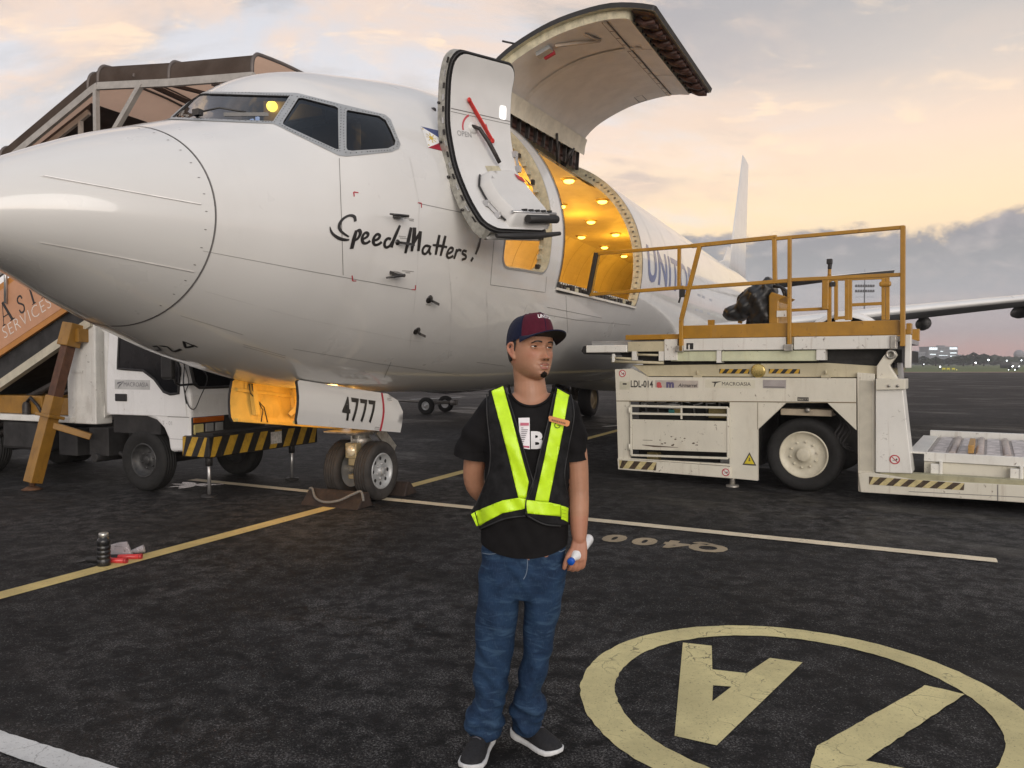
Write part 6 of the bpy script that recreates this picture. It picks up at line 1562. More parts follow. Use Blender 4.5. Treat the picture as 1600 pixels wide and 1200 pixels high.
decal('maker_letter', 1030, 605, 'a', .13, pmat('maker_red', (.50, .09, .09), .5), -.004, .008, wx=1.1); decal('maker_letter', 1047, 605, 'm', .13, pmat('maker_violet', (.12, .10, .20), .5), -.004, .008, wx=1.05); decal('maker_name', 1074, 604.5, 'Airmarrel', .062, PK, -.004, .001, .25)
quad('operator_sticker', (1102, 593), (1180, 607), STK); decal('operator_name', 1150, 602.5, 'MACROASIA', .064, PK, -.004, 0, 0, 1.0)
mb = MB(); c = L(1119, 600, -.004); mb.add([(c[0] + i, -.004, c[1] + j) for i, j in ((-.06, .028), (.075, .035), (.0, .012), (-.02, -.035), (-.03, -.035), (-.02, .012), (-.05, .018))], [(0, 1, 2, 5, 6), (5, 2, 3, 4)]); mb.build('operator_emblem', PK, base, fix=False)
quad('grey_plate', (1192, 593.5), (1228, 607), GRS); quad('plate_print', (1194, 604), (1226, 605.5), PK, -.004)
quad('black_plate', (1246, 620.5), (1263.5, 627), PK)
decal('plate_lettering', 1254.7, 625.5, 'MAX 7 T', .03, STK, -.004)
quad('round_sticker_base', (968, 596), (984, 609), pmat('sticker_pale', (.56, .54, .42), .5)); decal('sticker_figure', 976, 603, '-', .12, PK, -.004, .006, wx=1.4)
def signround(px, py, r, y, parent):
    c = L(px, py, y); o = c
    mb = MB(); mb.add([(c[0] + r * math.cos(t), y, c[1] + r * math.sin(t)) for t in np.linspace(0, 2 * math.pi, 24, endpoint=False)], [tuple(range(24))])
    ribbon(mb, [(c[0] + r * .85 * math.cos(t), c[1] + r * .85 * math.sin(t)) for t in np.linspace(0, 2 * math.pi, 25)], r * .22, lambda a, z: (a, y - .001, z), 1, 1)
    mb.add([(c[0] + r * i, y - .001, c[1] + r * j) for i, j in ((-.45, -.2), (-.3, -.25), (.45, -.15), (.5, .1), (.3, .3), (.15, -.05))], [(0, 1, 2, 3, 4, 5)], 2)
    ribbon(mb, [(c[0] - r * .6, c[1] + r * .6), (c[0] + r * .6, c[1] - r * .6)], r * .16, lambda a, z: (a, y - .002, z), 1, 1)
    return mb.build('prohibition_sign', [LWH, RED, PK], parent, fix=False)
signround(972.5, 583.5, .052, -.003, base); signround(1134, 738, .05, -.034, lr); signround(1398, 718, .055, -.064, pil)
mb = MB(); c = L(1171, 717.5, -.003); tri = [(-.085, -.075), (.085, -.075), (0, .085)]
mb.add([(c[0] + a, -.003, c[1] + z) for a, z in tri], [(0, 1, 2)]); mb.add([(c[0] + a * .72, -.004, c[1] + z * .72 - .004) for a, z in tri], [(0, 1, 2)], 1)
ribbon(mb, [(c[0], c[1] + .02), (c[0] + .0, c[1] - .01)], .012, lambda a, z: (a, -.005, z), 1, 0); ribbon(mb, [(c[0] - .012, c[1] - .018), (c[0] + .012, c[1] - .018)], .01, lambda a, z: (a, -.005, z), 1, 0)
mb.build('warning_triangle', [PK, pmat('warn_yellow', (.62, .50, .03), .5)], base, fix=False)
# ------------------------------------------------------------------ the man in the reflective vest
from mathutils.bvhtree import BVHTree
YB = 3.06
man = thing('person', 'man in a dark cap, black shirt, neon striped vest and blue jeans looking aside', 'person', (.05, YB, 0))
def mp(px, py, y=0.0):
    P = at_plane(px, py, (0, YB + y, 0), (0, 1, 0)); return Vector((P[0] - .05, y, P[2]))
SKIN = pmat('skin', (.40, .205, .125), .48, var=.07, scale=14, sss=.08, spec=.4, bump=.05, bscale=220)
def voxel(name, mb, size, mat, parent, smooth=2, fac=.5):
    o = mb.build(name, mat, None, fix=True)
    md = o.modifiers.new('r', 'REMESH'); md.mode = 'VOXEL'; md.voxel_size = size; md.use_smooth_shade = True
    dg = bpy.context.evaluated_depsgraph_get(); dg.update(); me = bpy.data.meshes.new_from_object(o.evaluated_get(dg)); me.name = name
    bpy.data.objects.remove(o)
    bm = bmesh.new(); bm.from_mesh(me)
    for _ in range(smooth): bmesh.ops.smooth_vert(bm, verts=bm.verts, factor=fac, use_axis_x=True, use_axis_y=True, use_axis_z=True)
    bm.to_mesh(me); bm.free()
    me.materials.clear(); me.materials.append(mat); me.polygons.foreach_set('use_smooth', [True] * len(me.polygons))
    return link(bpy.data.objects.new(name, me), parent)
def limb(mb, pts, rad, n=18, flat=1.0):
    """closed tapered limb with rounded ends through points"""
    pts = [Vector(p) for p in pts]; d0 = (pts[0] - pts[1]).normalized(); d1 = (pts[-1] - pts[-2]).normalized()
    P = [pts[0] + d0 * rad[0] * .75, pts[0] + d0 * rad[0] * .45] + pts + [pts[-1] + d1 * rad[-1] * .45, pts[-1] + d1 * rad[-1] * .75]
    Rr = [rad[0] * .35, rad[0] * .8] + list(rad) + [rad[-1] * .8, rad[-1] * .35]
    mb.tube(P, Rr, n)
def smoothlimb(mb, pts, rad, k=5, n=18):
    P = spline([tuple(p) for p in pts], k); m = len(P) - 1
    Rr = [float(np.interp(i / m * (len(rad) - 1), range(len(rad)), rad)) for i in range(m + 1)]
    limb(mb, P, Rr, n)
def stack(mb, rows, n=36, pw=2.3):
    """closed loft of superellipse slices: (z, cx, cy, a, front, back)"""
    P = []
    for (z, cx, cy, a, f, b) in rows:
        r = []
        for k in range(n):
            t = 2 * math.pi * k / n; c, s = math.cos(t), math.sin(t)
            x = a * math.copysign(abs(c) ** (2 / pw), c); y = -(f if s > 0 else b) * math.copysign(abs(s) ** (2 / pw), s)
            r.append((cx + x, cy + y, z))
        P.append(r)
    mb.grid(P, 0, True, False, True); mb.add(P[0], [tuple(range(n))]); mb.add(P[-1], [tuple(range(n))])

# --- head, in its own frame: X to the man's left, Y forward, Z up, eyes at Z = 0
HZ = [.117, .112, .10, .08, .05, .02, 0, -.03, -.055, -.075, -.095, -.108, -.116]
Ha = pchip(HZ[::-1], [.004, .030, .046, .0585, .0655, .0705, .0735, .0745, .073, .063, .046, .022, .003])
Hf = pchip(HZ[::-1], [.066, .078, .085, .086, .0865, .087, .0855, .0895, .086, .071, .050, .026, .003])
Hb = pchip(HZ[::-1], [-.03, -.005, .02, .052, .075, .092, .099, .101, .098, .085, .064, .035, .003])
g2 = lambda x, z, cx, cz, sx, sz: math.exp(-((x - cx) / sx) ** 2 - ((z - cz) / sz) ** 2)
def feat(x, z):
    ax = abs(x); d = 0
    t = min(max(-z / .042, 0), 1)
    if -.054 < z < .02:
        under = 1 if z > -.043 else max(0, 1 - (-.043 - z) / .009)
        br = 1 if z < 0 else max(0, 1 - z / .02)
        d += (.0065 + .0175 * t ** 1.3) * math.exp(-(x / (.0075 + .0055 * t)) ** 2) * under * br
        d += .0115 * g2(ax, z, .0135, -.0425, .0062, .0058)
    d -= .0135 * g2(ax, z, .0285, -.001, .0205, .0098)
    d += .0045 * g2(ax, z, .030, .017, .019, .0055)
    d += .0035 * g2(ax, z, .046, -.026, .014, .013)
    zs_ = z - 7.0 * x * x
    d += .0065 * g2(x, zs_, 0, -.066, .019, .0042) + .0075 * g2(x, zs_, 0, -.0785, .016, .0050)
    d -= .0075 * g2(x, zs_, 0, -.0722, .025, .0022)
    d -= .003 * g2(x, z, 0, -.0885, .014, .004)
    d += .005 * g2(x, z, 0, -.101, .014, .009)
    d -= .002 * g2(ax, z, .030, -.060, .005, .012)
    return d
def face(x, z, off=0.0):
    a, f = float(Ha(z)), float(Hf(z)); s = min(abs(x) / a, .985)
    return (x, f * (1 - s ** 2.25) ** (1 / 2.25) + feat(x, z) + off, z)
mb = MB(); P = []
zs = list(np.linspace(.1165, -.1155, 74)); nph = 96
for z in zs:
    a, f, b = float(Ha(z)), float(Hf(z)), float(Hb(z)); row = []
    for k in range(nph):
        t = 2 * math.pi * k / nph; c, s = math.cos(t), math.sin(t); x = a * math.copysign(abs(c) ** (2 / 2.25), c)
        if s >= 0: y = f * abs(s) ** (2 / 2.25); y += feat(x, z) * min(1, abs(s) * 2.2) ** 2
        else: y = -b * abs(s) ** (2 / 2.25)
        row.append((x, y, z))
    P.append(row)
HEADV = MB(); HEADV.grid(P, 0, True, False, True); HEADV.add(P[0], [tuple(range(nph))]); HEADV.add(P[-1], [tuple(range(nph))])
for sg in (1, -1):      # ears
    E = [(sg * .072, -.006, -.036), (sg * .079, -.014, -.024), (sg * .085, -.024, -.006), (sg * .086, -.024, .010), (sg * .082, -.012, .020), (sg * .076, -.001, .014), (sg * .074, .0, .0)]
    smoothlimb(HEADV, E, [.006, .0055, .0048, .0048, .0048, .0045, .004], 4, 10)
    HEADV.ball((sg * .075, -.010, -.010), .02, 12, 0, (.28, .62, 1.15))
    HEADV.ball((sg * .075, -.004, -.034), .0095, 10, 0, (.6, .8, 1))
YAW = R(-38); HC = mp(829.5, 546)                       # looks towards his left, which is the right of the picture
Mh = Matrix.Translation((HC.x, .0, HC.z)) @ Matrix.Rotation(R(180) - YAW * -1 * -1, 4, 'Z') if False else None
fwd = Vector((math.sin(R(33)), -math.cos(R(33)), .10)).normalized(); upv = Vector((.05, .03, 1)); lft = upv.cross(fwd) * -1
lft = fwd.cross(upv).normalized() * 1.0; upv = lft.cross(fwd).normalized()
# X axis = the man's left. Facing the camera (-Y) his left is +X in the picture
Xh = upv.cross(fwd).normalized() * -1
Xh = fwd.cross(upv).normalized() * -1 if fwd.cross(upv).dot(Vector((1, 0, 0))) < 0 else fwd.cross(upv).normalized()
HS = 1.075
def head(p):
    return Vector((HC.x, .0, HC.z)) + (Xh * p[0] + fwd * p[1] + upv * p[2]) * HS
bodym = MB(); bodym.add([head(v) for v in HEADV.v], HEADV.f)
# neck, torso, arms, legs under the clothes
nk0 = head((0, -.018, -.06)); nk1 = mp(829, 618, .012)
smoothlimb(bodym, [nk0, (nk0 + nk1) / 2 + Vector((0, .004, 0)), nk1, nk1 + Vector((0, .01, -.06))], [.062, .062, .068, .088], 4, 24)
def Zp(py): return mp(800, py).z
def Xp(px, py): return mp(px, py).x
tors = [(614, 797, 866, .045, .055), (622, 781, 880, .065, .068), (636, 766, 890, .083, .082), (660, 760, 892, .103, .095), (690, 757, 890, .115, .10), (722, 759, 887, .115, .10), (760, 757, 886, .112, .098), (800, 755, 886, .112, .10), (840, 754, 885, .11, .105), (870, 753, 884, .11, .11)]
def trow(grow): return [(Zp(py), (Xp(x0, py) + Xp(x1, py)) / 2, .0, (Xp(x1, py) - Xp(x0, py)) / 2 + grow, f + grow, b + grow) for py, x0, x1, f, b in tors]
stack(bodym, trow(-.014))
LA_ = [mp(884, 645, .0), mp(899, 705, .005), mp(904, 768, .0), mp(904, 800, -.02), mp(905, 842, -.04)]
RA_ = [mp(765, 645, .0), mp(746, 700, .03), mp(741, 752, .07), mp(762, 775, .13), mp(800, 785, .17)]
smoothlimb(bodym, LA_, [.050, .047, .041, .041, .028], 5, 18); smoothlimb(bodym, RA_, [.050, .047, .042, .041, .029], 5, 18)
# hands
hw = mp(905, 842, -.04)
palm = [hw, mp(904, 858, -.05), mp(903, 874, -.058)]
for dx, r0, r1 in ((-.022, .014, .0125), (-.008, .0155, .0145), (.008, .0155, .0145), (.023, .014, .0125)):
    smoothlimb(bodym, [hw + Vector((dx * .55, .0, -.004)), palm[1] + Vector((dx * .9, -.004 * (1 - abs(dx) * 30), 0)), palm[2] + Vector((dx, -.002, 0))], [.016, r0, r1], 4, 12)
kn = palm[2]
for i, (dx, ln) in enumerate(((-.0255, .9), (-.0085, 1.0), (.0085, .96), (.0250, .78))):   # index .. little finger, curled round the bottle
    k0 = kn + Vector((dx, -.004, .0)); k1 = k0 + Vector((-.004, .006, -.036 * ln)); k2 = k1 + Vector((-.010, .024 * ln, -.014 * ln)); k3 = k2 + Vector((-.006, .016, .012))
    smoothlimb(bodym, [k0, k1, k2, k3], [.0092, .0080, .0074, .0064], 4, 10)
t0 = mp(897, 856, -.045); t1 = mp(889, 868, -.066); t2 = mp(884, 879, -.075); t3 = mp(881.5, 888, -.072)
smoothlimb(bodym, [t0, t1, t2, t3], [.0135, .0125, .0105, .0085], 4, 12)
hr = RA_[-1]
for dx in (-.02, -.007, .007, .02): smoothlimb(bodym, [hr, hr + Vector((.05, .0, dx)), hr + Vector((.09, -.005, dx * 1.1)), hr + Vector((.115, -.02, dx))], [.016, .013, .0095, .0078], 4, 10)
smoothlimb(bodym, [hr + Vector((.02, 0, .02)), hr + Vector((.05, -.01, .045)), hr + Vector((.08, -.015, .05))], [.013, .011, .008], 4, 10)
legL = [(870, 752, 816), (915, 748, 815), (957, 744, 811), (1010, 743, 808), (1050, 742, 799), (1085, 741, 794), (1110, 738, 790), (1143, 733, 787)]
legR = [(870, 817, 884), (915, 816, 880), (957, 815, 873), (1010, 813, 864), (1045, 808, 856), (1085, 801, 850), (1110, 799, 849), (1141, 799, 847)]
for lg, yo in ((legL, .0), (legR, .0)):
    smoothlimb(bodym, [mp((a + b) / 2, y, .0) for y, a, b in lg], [.072, .062, .055, .046, .042, .038, .034, .03], 2, 14)
body = voxel('body', bodym, .0036, SKIN, man, 1, .4)
hinv = Matrix((Xh, fwd, upv)).transposed().to_3x3().inverted(); h0 = Vector((HC.x, 0, HC.z))
ca_ = body.data.color_attributes.new('tint', 'FLOAT_COLOR', 'POINT')
tint = []
for v in body.data.vertices:
    q = hinv @ (v.co - h0); rd_ = st_ = 0.0
    if q.length < .2:
        ax = abs(q.x)
        if q.y > 0: rd_ = .8 * g2(ax, q.z, .042, -.030, .020, .020) + .9 * g2(q.x, q.z, 0, -.042, .014, .014); st_ = .75 * g2(ax, q.z, 0, -.100, .05, .022) + .7 * g2(ax, q.z, 0, -.060, .024, .007) + .35 * g2(ax, q.z, .055, -.075, .018, .03) + .35 * g2(ax, q.z, .031, .0, .018, .010)
        elif ax > .07: rd_ = .9
    elif v.co.z < .95: rd_ = .5
    tint += [rd_, min(1, st_), 0, 1]
ca_.data.foreach_set('color', tint)
N = NT(SKIN.node_tree); b_ = SKIN.node_tree.nodes['Principled BSDF']; src = b_.inputs['Base Color'].links[0].from_socket
sc_ = N.n('ShaderNodeSeparateColor', {0: N.n('ShaderNodeVertexColor', None, layer_name='tint').outputs[0]})
geo = N.n('ShaderNodeTexCoord').outputs['Object']
c_ = N.mix(N.math('MULTIPLY', sc_.outputs[0], .55), src, (.46, .17, .115))
c_ = N.mix(N.math('MULTIPLY', N.math('MULTIPLY', sc_.outputs[1], N.smooth(N.noise(geo, 420, 3, .7), .35, .62)), .75), c_, (.13, .075, .055))
c_ = N.mix(N.math('MULTIPLY', N.smooth(N.noise(geo, 60, 5, .7), .5, .72), .22), c_, (.30, .13, .075))
SKIN.node_tree.links.new(c_, b_.inputs['Base Color'])
# --- face details
def onface(name, pts, w, mat, off=.0022, poly=False):
    m_ = MB(); f = lambda x, z: head(face(x, z, off))
    if poly: V, F = tri2d(pts, (), .004); m_.add([f(*v) for v in V], F, 0, True)
    else: ribbon(m_, spline(pts, 5), w, f, .004)
    return m_.build(name, mat, man, fix=False)
HAIR = pmat('black_hair', (.012, .010, .009), .55, var=.4, scale=90)
LIP = pmat('lip', (.33, .125, .095), .4, var=.08, scale=60)
for sg in (1, -1):
    onface('eyebrow', [(sg * .013, .0150), (sg * .024, .0180), (sg * .036, .0175), (sg * .048, .0115)], [.0030 + .0022 * math.sin(math.pi * min(1, .25 + i / 16 * .75)) for i in range(16)], HAIR, .0028)
    c = Vector((sg * .0320, face(sg * .0320, 0)[1] - .0048, -.001)); m_ = MB(); m_.ball(c, .0125, 20, 0); m_.v = [tuple(head(v)) for v in m_.v]
    ey = m_.build('eye', pmat('eye_white', (.68, .64, .60), .15, var=.03, coat=.5), man)
    d = Vector((.10, 1, .02)).normalized(); m_ = MB(); m_.lathe([(.0071, .0100), (.0068, .0122), (.0, .0136)], c, d, 18); m_.v = [tuple(head(v)) for v in m_.v]; m_.build('iris', pmat('iris_brown', (.012, .006, .004), .25, spec=.4), ey)
    # lids
    for up_, w in ((1, .0044), (-1, .0030)):
        m_ = MB(); P = []
        for t in np.linspace(-1, 1, 13):
            zz_ = up_ * (.0070 if up_ > 0 else .0050) * math.sqrt(max(0, 1 - t * t)) + .0005; x = c.x + t * .0150
            q = c + (Vector((x, c.y + .0135 * math.cos(t * 1.0), c.z + zz_)) - c)
            P.append(q)
        m_.tube([head(p) for p in P], [.0012 + w * .5 * (1 - abs(t) ** 3) for t in np.linspace(-1, 1, 13)], 8); m_.build('eyelid', SKIN, man)
    m_ = MB(); ribbon(m_, [(c.x + t * .0155, c.z + .0058 * math.sqrt(max(0, 1 - t * t)) + .001) for t in np.linspace(-1, 1, 13)], .0017, lambda x, z: head((x, c.y + .0150 * math.cos((x - c.x) / .0155) + .0012, z)), .01); m_.build('eyelash', HAIR, man, fix=False)
onface('upper_lip', [(-.0255, -.0665), (-.013, -.0640), (-.004, -.0628), (0, -.0640), (.004, -.0628), (.013, -.0640), (.0255, -.0665), (.012, -.0692), (0, -.0705), (-.012, -.0692)], 0, LIP, .0014, True)
onface('lower_lip', [(-.0225, -.0690), (-.011, -.0738), (0, -.0752), (.011, -.0738), (.0225, -.0690), (.014, -.0800), (.006, -.0832), (-.006, -.0832), (-.014, -.0800)], 0, LIP, .0014, True)
onface('teeth', [(-.0195, -.0680), (-.008, -.0700), (.008, -.0700), (.0195, -.0680), (.010, -.0740), (-.010, -.0740)], 0, pmat('teeth_ivory', (.62, .58, .52), .3), .0036, True)
rnd = random.Random(8)
gp_ = [(-.010, -.0955), (-.006, -.0915), (-.0025, -.0885), (.0025, -.0885), (.006, -.0915), (.010, -.0955), (.0145, -.102), (.012, -.1085), (.006, -.1115), (-.006, -.1115), (-.012, -.1085), (-.0145, -.102)]
GOAT = pmat('beard_hair', (.016, .012, .010), .95, var=.5, scale=160, spec=.1)
onface('goatee', [(x + rnd.uniform(-.0012, .0012), z + rnd.uniform(-.0012, .0012)) for x, z in densify(gp_, .004)], 0, GOAT, .0026, True)
STUB = pmat('stubble', (.20, .105, .07), .6, var=.35, scale=160)
onface('moustache', [(-.021, -.0640), (-.012, -.0590), (-.004, -.0572), (0, -.0585), (.004, -.0572), (.012, -.0590), (.021, -.0640), (.012, -.0625), (0, -.0605), (-.012, -.0625)], 0, STUB, .0016, True)
for sg in (1, -1):
    m_ = MB(); m_.ball((sg * .0085, face(0, -.049)[1] + .003, -.0485), .0042, 8, 0, (1, 1, .5)); m_.v = [tuple(head(v)) for v in m_.v]; m_.build('nostril', pmat('nostril_dark', (.05, .02, .014), .8), man)
# hair below the cap
m_ = MB(); P = []
for z in np.linspace(.055, -.044, 16):
    row = []
    for t in np.linspace(R(-2 + max(0, -z) * 260), R(-178 - max(0, -z) * -260), 40):
        c, s = math.cos(t), math.sin(t); a, b = float(Ha(z)) + .003, float(Hb(z)) + .003
        row.append(head((a * math.copysign(abs(c) ** .89, c), b * -abs(s) ** .89 + (.012 if z > 0 else .0), z)))
    P.append(row)
m_.grid(P); hr_ = m_.build('hair', HAIR, man); md = hr_.modifiers.new('s', 'SOLIDIFY'); md.thickness = .004; md.offset = -1
for sg in (1, -1):
    m_ = MB(); V, F = tri2d([(.000, .05), (.020, .05), (.016, .012), (.006, -.012), (.000, -.012)], (), .01); m_.add([head((sg * (float(Ha(z)) * (1 - max(0, y / .09) ** 2.25) ** (1 / 2.25) + .003), y, z)) for y, z in V], F, 0, True); m_.build('sideburn', HAIR, man, fix=False)
# cap
MAR = pmat('maroon_cloth', (.075, .008, .020), .85, var=.1, scale=60, sheen=.05, bump=.1, bscale=500, spec=.2); NAV = pmat('navy_cloth', (.007, .010, .032), .85, var=.1, scale=60, sheen=.05, bump=.1, bscale=500, spec=.2); CBK = pmat('cap_black', (.010, .008, .012), .8)
def cap_pt(t, h, off=0.0):
    """t angle round the head (0 = front), h 0 at the rim .. 1 at the button"""
    e = h * math.pi / 2; c = math.cos(e) ** .62; front = max(0, math.cos(t))
    a = (.0815 + off) * c; f = (.101 + off) * c; b = (.108 + off) * c
    x = a * math.sin(t); y = (f if math.cos(t) > 0 else b) * math.cos(t)
    z = .030 + (.098 + .012 * front ** 2 * (1 - h)) * math.sin(e) ** .95 + .012 * front * (1 - h) - .012 * (1 - math.cos(t)) / 2 * (1 - h)
    if front > .25: z += .011 * (front - .25) * math.sin(math.pi * min(1, h * 1.15))
    return head((x, y - .003, z + off))
for nm, mt, t0_, t1_ in (('cap_front_panel', MAR, -62, 62), ('cap_back_panel', NAV, 62, 298)):
    m_ = MB(); m_.grid([[cap_pt(R(t), h) for t in np.linspace(t0_, t1_, 40)] for h in np.linspace(0, 1, 18)])
    if nm == 'cap_front_panel': cap = m_.build('cap', mt, man)
    else: m_.build(nm, mt, cap)
m_ = MB(); 
for t in (62, -62, 0, 118, 180, 242): m_.tube([cap_pt(R(t), h, .0006) for h in np.linspace(0, 1, 14)], .0013, 6, caps=False)
m_.ball(cap_pt(0, 1, .002), .008, 10); m_.build('cap_seam', NAV, cap)
def brim(t, r, off=0.0):
    """visor: t -1..1 across, r 0..1 outward"""
    an = t * R(66); p0 = Vector(((.083) * math.sin(an), .101 * math.cos(an) - .003, .036))
    p1 = Vector((.081 * math.sin(t * R(80)) * 1.02, .098 * math.cos(an) ** .8 + .082 * (1 - abs(t) ** 2.4) - .003, .040 - .020 * t * t))
    p = p0 + (p1 - p0) * r; p.z += off + .007 * math.sin(math.pi * r / 2) - .012 * r * t * t
    return head(p)
m_ = MB(); tt = np.linspace(-1, 1, 33); rr_ = np.linspace(0, 1, 10)
A = [[brim(t, r, .003) for t in tt] for r in rr_]; B = [[brim(t, r, -.001) for t in tt] for r in rr_]
m_.grid(A, 0); m_.grid([r[::-1] for r in B], 1); m_.grid([A[-1], B[-1]], 0, False); m_.build('cap_brim', [NAV, CBK], cap)
V, F = text2d('UNITOP', .021, .0007, .15); V, F = subdiv(V, F, .01)
m_ = MB(); m_.add([cap_pt(R(6) + x / .085, .36 + y / .115, .0012) for x, y in V], F); m_.build('cap_lettering', pmat('thread_white', (.75, .72, .72), .7), cap, fix=False)

# --- shirt
SHIRT = pmat('black_cotton', (.009, .0085, .009), .85, var=.25, scale=9, spec=.15, bump=.08, bscale=400)
sh = MB(); stack(sh, trow(.006) + [(Zp(900), *trow(.006)[-1][1:])])
smoothlimb(sh, [mp(778, 640, .0), mp(753, 672, .012), mp(736, 712, .026), mp(727, 740, .036)], [.072, .069, .072, .074], 4, 22)
smoothlimb(sh, [mp(876, 640, .0), mp(891, 676, .003), mp(896, 716, .004), mp(898, 742, .004)], [.070, .063, .059, .060], 4, 22)
shirt = voxel('shirt', sh, .006, SHIRT, man, 4, .5)
me = shirt.data
NRM = [v.normal.copy() for v in me.vertices]
for v, n in zip(me.vertices, NRM):
    x, y, z = v.co
    w = (.35 if z < .95 else 1) * .0035 * math.sin(z * 46 + 9 * math.sin(x * 9) + x * 22) * (1 if z < 1.2 else .4) + (.3 if z < .95 else 1) * .003 * math.sin(x * 55 + z * 20 + 2 * math.sin(z * 25))
    v.co += n * w
bv = BVHTree.FromPolygons([v.co.copy() for v in me.vertices], [tuple(p.vertices) for p in me.polygons])
bm = bmesh.new(); bm.from_mesh(me); xc = Xp(830, 605); hem = lambda x: Zp(862) + 1.3 * (x - Xp(820, 860)) ** 2
zl = Zp(604)
dele = [f for f in bm.faces if (lambda c: (c.y < .03 and ((c.x - xc) / .088) ** 2 + (max(0, zl - c.z) / .079) ** 2 < 1 and c.z > zl - .09) or (abs(c.x - xc) < .088 and c.z > zl - .01 - .3 * max(0, .02 - c.y)) or (c.z < Zp(885)))(f.calc_center_median())]
bmesh.ops.delete(bm, geom=dele, context='FACES')
CUTS = [(mp(737, 714, .026), Vector((-.18, .1, -1)).normalized(), lambda v: v.x < Xp(758, 715) and v.z < Zp(690) and v.z > 1.0), (mp(896, 719, .004), Vector((.10, 0, -1)).normalized(), lambda v: v.x > Xp(888, 718) and v.z < Zp(690) and v.z > 1.0),
        (Vector((0, 0, Zp(856))), Vector((0, 0, -1)), lambda v: v.z < 1.0)]
for S_, A_, cnd in CUTS:
    fs_ = [f for f in bm.faces if cnd(f.calc_center_median())]
    bmesh.ops.delete(bm, geom=[f for f in fs_ if all((v.co - S_).dot(A_) > 0 for v in f.verts)], context='FACES')
    for v in bm.verts:
        d_ = (v.co - S_).dot(A_)
        if 0 < d_ < .02 and cnd(v.co): v.co -= A_ * d_
for v in bm.verts:
    if v.co.z < Zp(856) + .06: v.co.z += (hem(v.co.x) - Zp(856)) * max(0, 1 - (v.co.z - Zp(856)) / .06)
for v in bm.verts:
    if v.is_boundary:
        if v.co.y < .03 and v.co.z < zl:
            q = math.hypot((v.co.x - xc) / .088, (zl - v.co.z) / .079)
            if .55 < q < 1.5 and v.co.z > zl - .11: v.co.x = xc + (v.co.x - xc) / q; v.co.z = zl - (zl - v.co.z) / q
bm.to_mesh(me); bm.free()
def front(px, py, off):
    """point on the front of the shirt on the line of sight of a photo pixel, lifted by off"""
    w = mp(px, py, 0); o = Vector((-.05, -YB, CAM_H)); d = (w - o).normalized()
    h = bv.ray_cast(o, d)
    if h[0] is None or h[0].y > .02:
        q = w + Vector((0, -.005, 0)); return q - d * off
    return h[0] - d * off
# shirt lettering
m_ = MB(); V, F = text2d('Bo', .092, .004); xm = min(v[0] for v in V); V, F = subdiv(V, F, .012)
for vv in (0,): m_.add([front(829.5 + (x - xm) / .00255, 700 - y / .00255, .004) for x, y in V], F)
m_.build('shirt_lettering', pmat('print_white', (.72, .72, .72), .7), man, fix=False)
# neck binding
m_ = MB(); q = [front(xc_, yc_, .003) for xc_, yc_ in [(830 + 34.5 * math.cos(t), 604 + 31 * math.sin(t)) for t in np.linspace(-.1, math.pi + .1, 36)]]; m_.tube(q, .0055, 8); m_.build('neck_binding', SHIRT, man)
# --- vest
VEST = pmat('vest_mesh_black', (.013, .013, .014), .8, var=.35, scale=30, bump=.1, bscale=700, spec=.2); NEON = pmat('neon_tape', (.60, .92, .02), .40, var=.05, scale=30, bump=.05, bscale=300); TRIM = pmat('vest_trim', (.016, .016, .017), .6)
VL = [(764, 610), (788, 602), (797, 630), (812, 680), (826, 730), (833, 757), (824, 782), (821, 806), (788, 811), (750, 827), (737, 799), (752, 770), (764, 735), (766, 700), (761, 650)]
VR = [(868, 603), (892, 616), (897, 650), (888, 700), (882, 745), (889, 780), (891, 818), (876, 822), (850, 819), (824, 806), (822, 782), (834, 750), (842, 715), (855, 665)]
def smoothf(off): return lambda px, py: front(px, py, off)
def cloth(name, poly, off, mat, parent, h=5.0, thick=.003):
    V, F = tri2d(poly, (), h); m_ = MB(); f = smoothf(off)
    P = [f(*v) for v in V]
    # relax depth a little so that the cloth bridges folds
    adj = {}
    for t in F:
        for i in range(3): adj.setdefault(t[i], set()).update((t[(i + 1) % 3], t[(i + 2) % 3]))
    for _ in range(3): P = [Vector((p.x, .5 * p.y + .5 * min(p.y, sum(P[j].y for j in adj.get(i, [i])) / max(1, len(adj.get(i, [i])))), p.z)) for i, p in enumerate(P)]
    m_.add(P, F, 0, True)
    o = m_.build(name, mat, parent, fix=True)
    if o.data.polygons and sum(p.normal.y for p in o.data.polygons) > 0: o.data.flip_normals()
    md = o.modifiers.new('s', 'SOLIDIFY'); md.thickness = thick; md.offset = -1
    return o, f
vest, _ = cloth('vest', VL, .010, VEST, man, 4.0, .004); vr, _ = cloth('vest_right_panel', VR, .013, VEST, vest, 4.0, .004); vr.name = 'vest_panel'
def edge(pts, off, r, mat, name):
    m_ = MB(); m_.tube([front(px, py, off) for px, py in spline(pts, 5)], r, 6); return m_.build(name, mat, vest)
edge([(790, 611)] + VL[2:8], .016, .0026, TRIM, 'vest_binding'); edge(VR[0:1] + VR[:0:-1][2:6], .018, .0026, TRIM, 'vest_binding') if False else edge([(866.5, 612), (855, 665), (842, 715), (834, 750), (822, 782), (824, 806)], .018, .0026, TRIM, 'vest_binding')
edge([(821, 806), (788, 811), (750, 827)], .014, .0035, TRIM, 'vest_binding'); edge([(824, 806), (850, 819), (876, 822)], .017, .0035, TRIM, 'vest_binding'); edge([(761, 615), (761, 650), (766, 700), (764, 735), (752, 770), (737, 799)], .014, .003, TRIM, 'vest_binding'); edge([(892, 616), (897, 650), (888, 700), (882, 745), (889, 780)], .017, .003, TRIM, 'vest_binding')
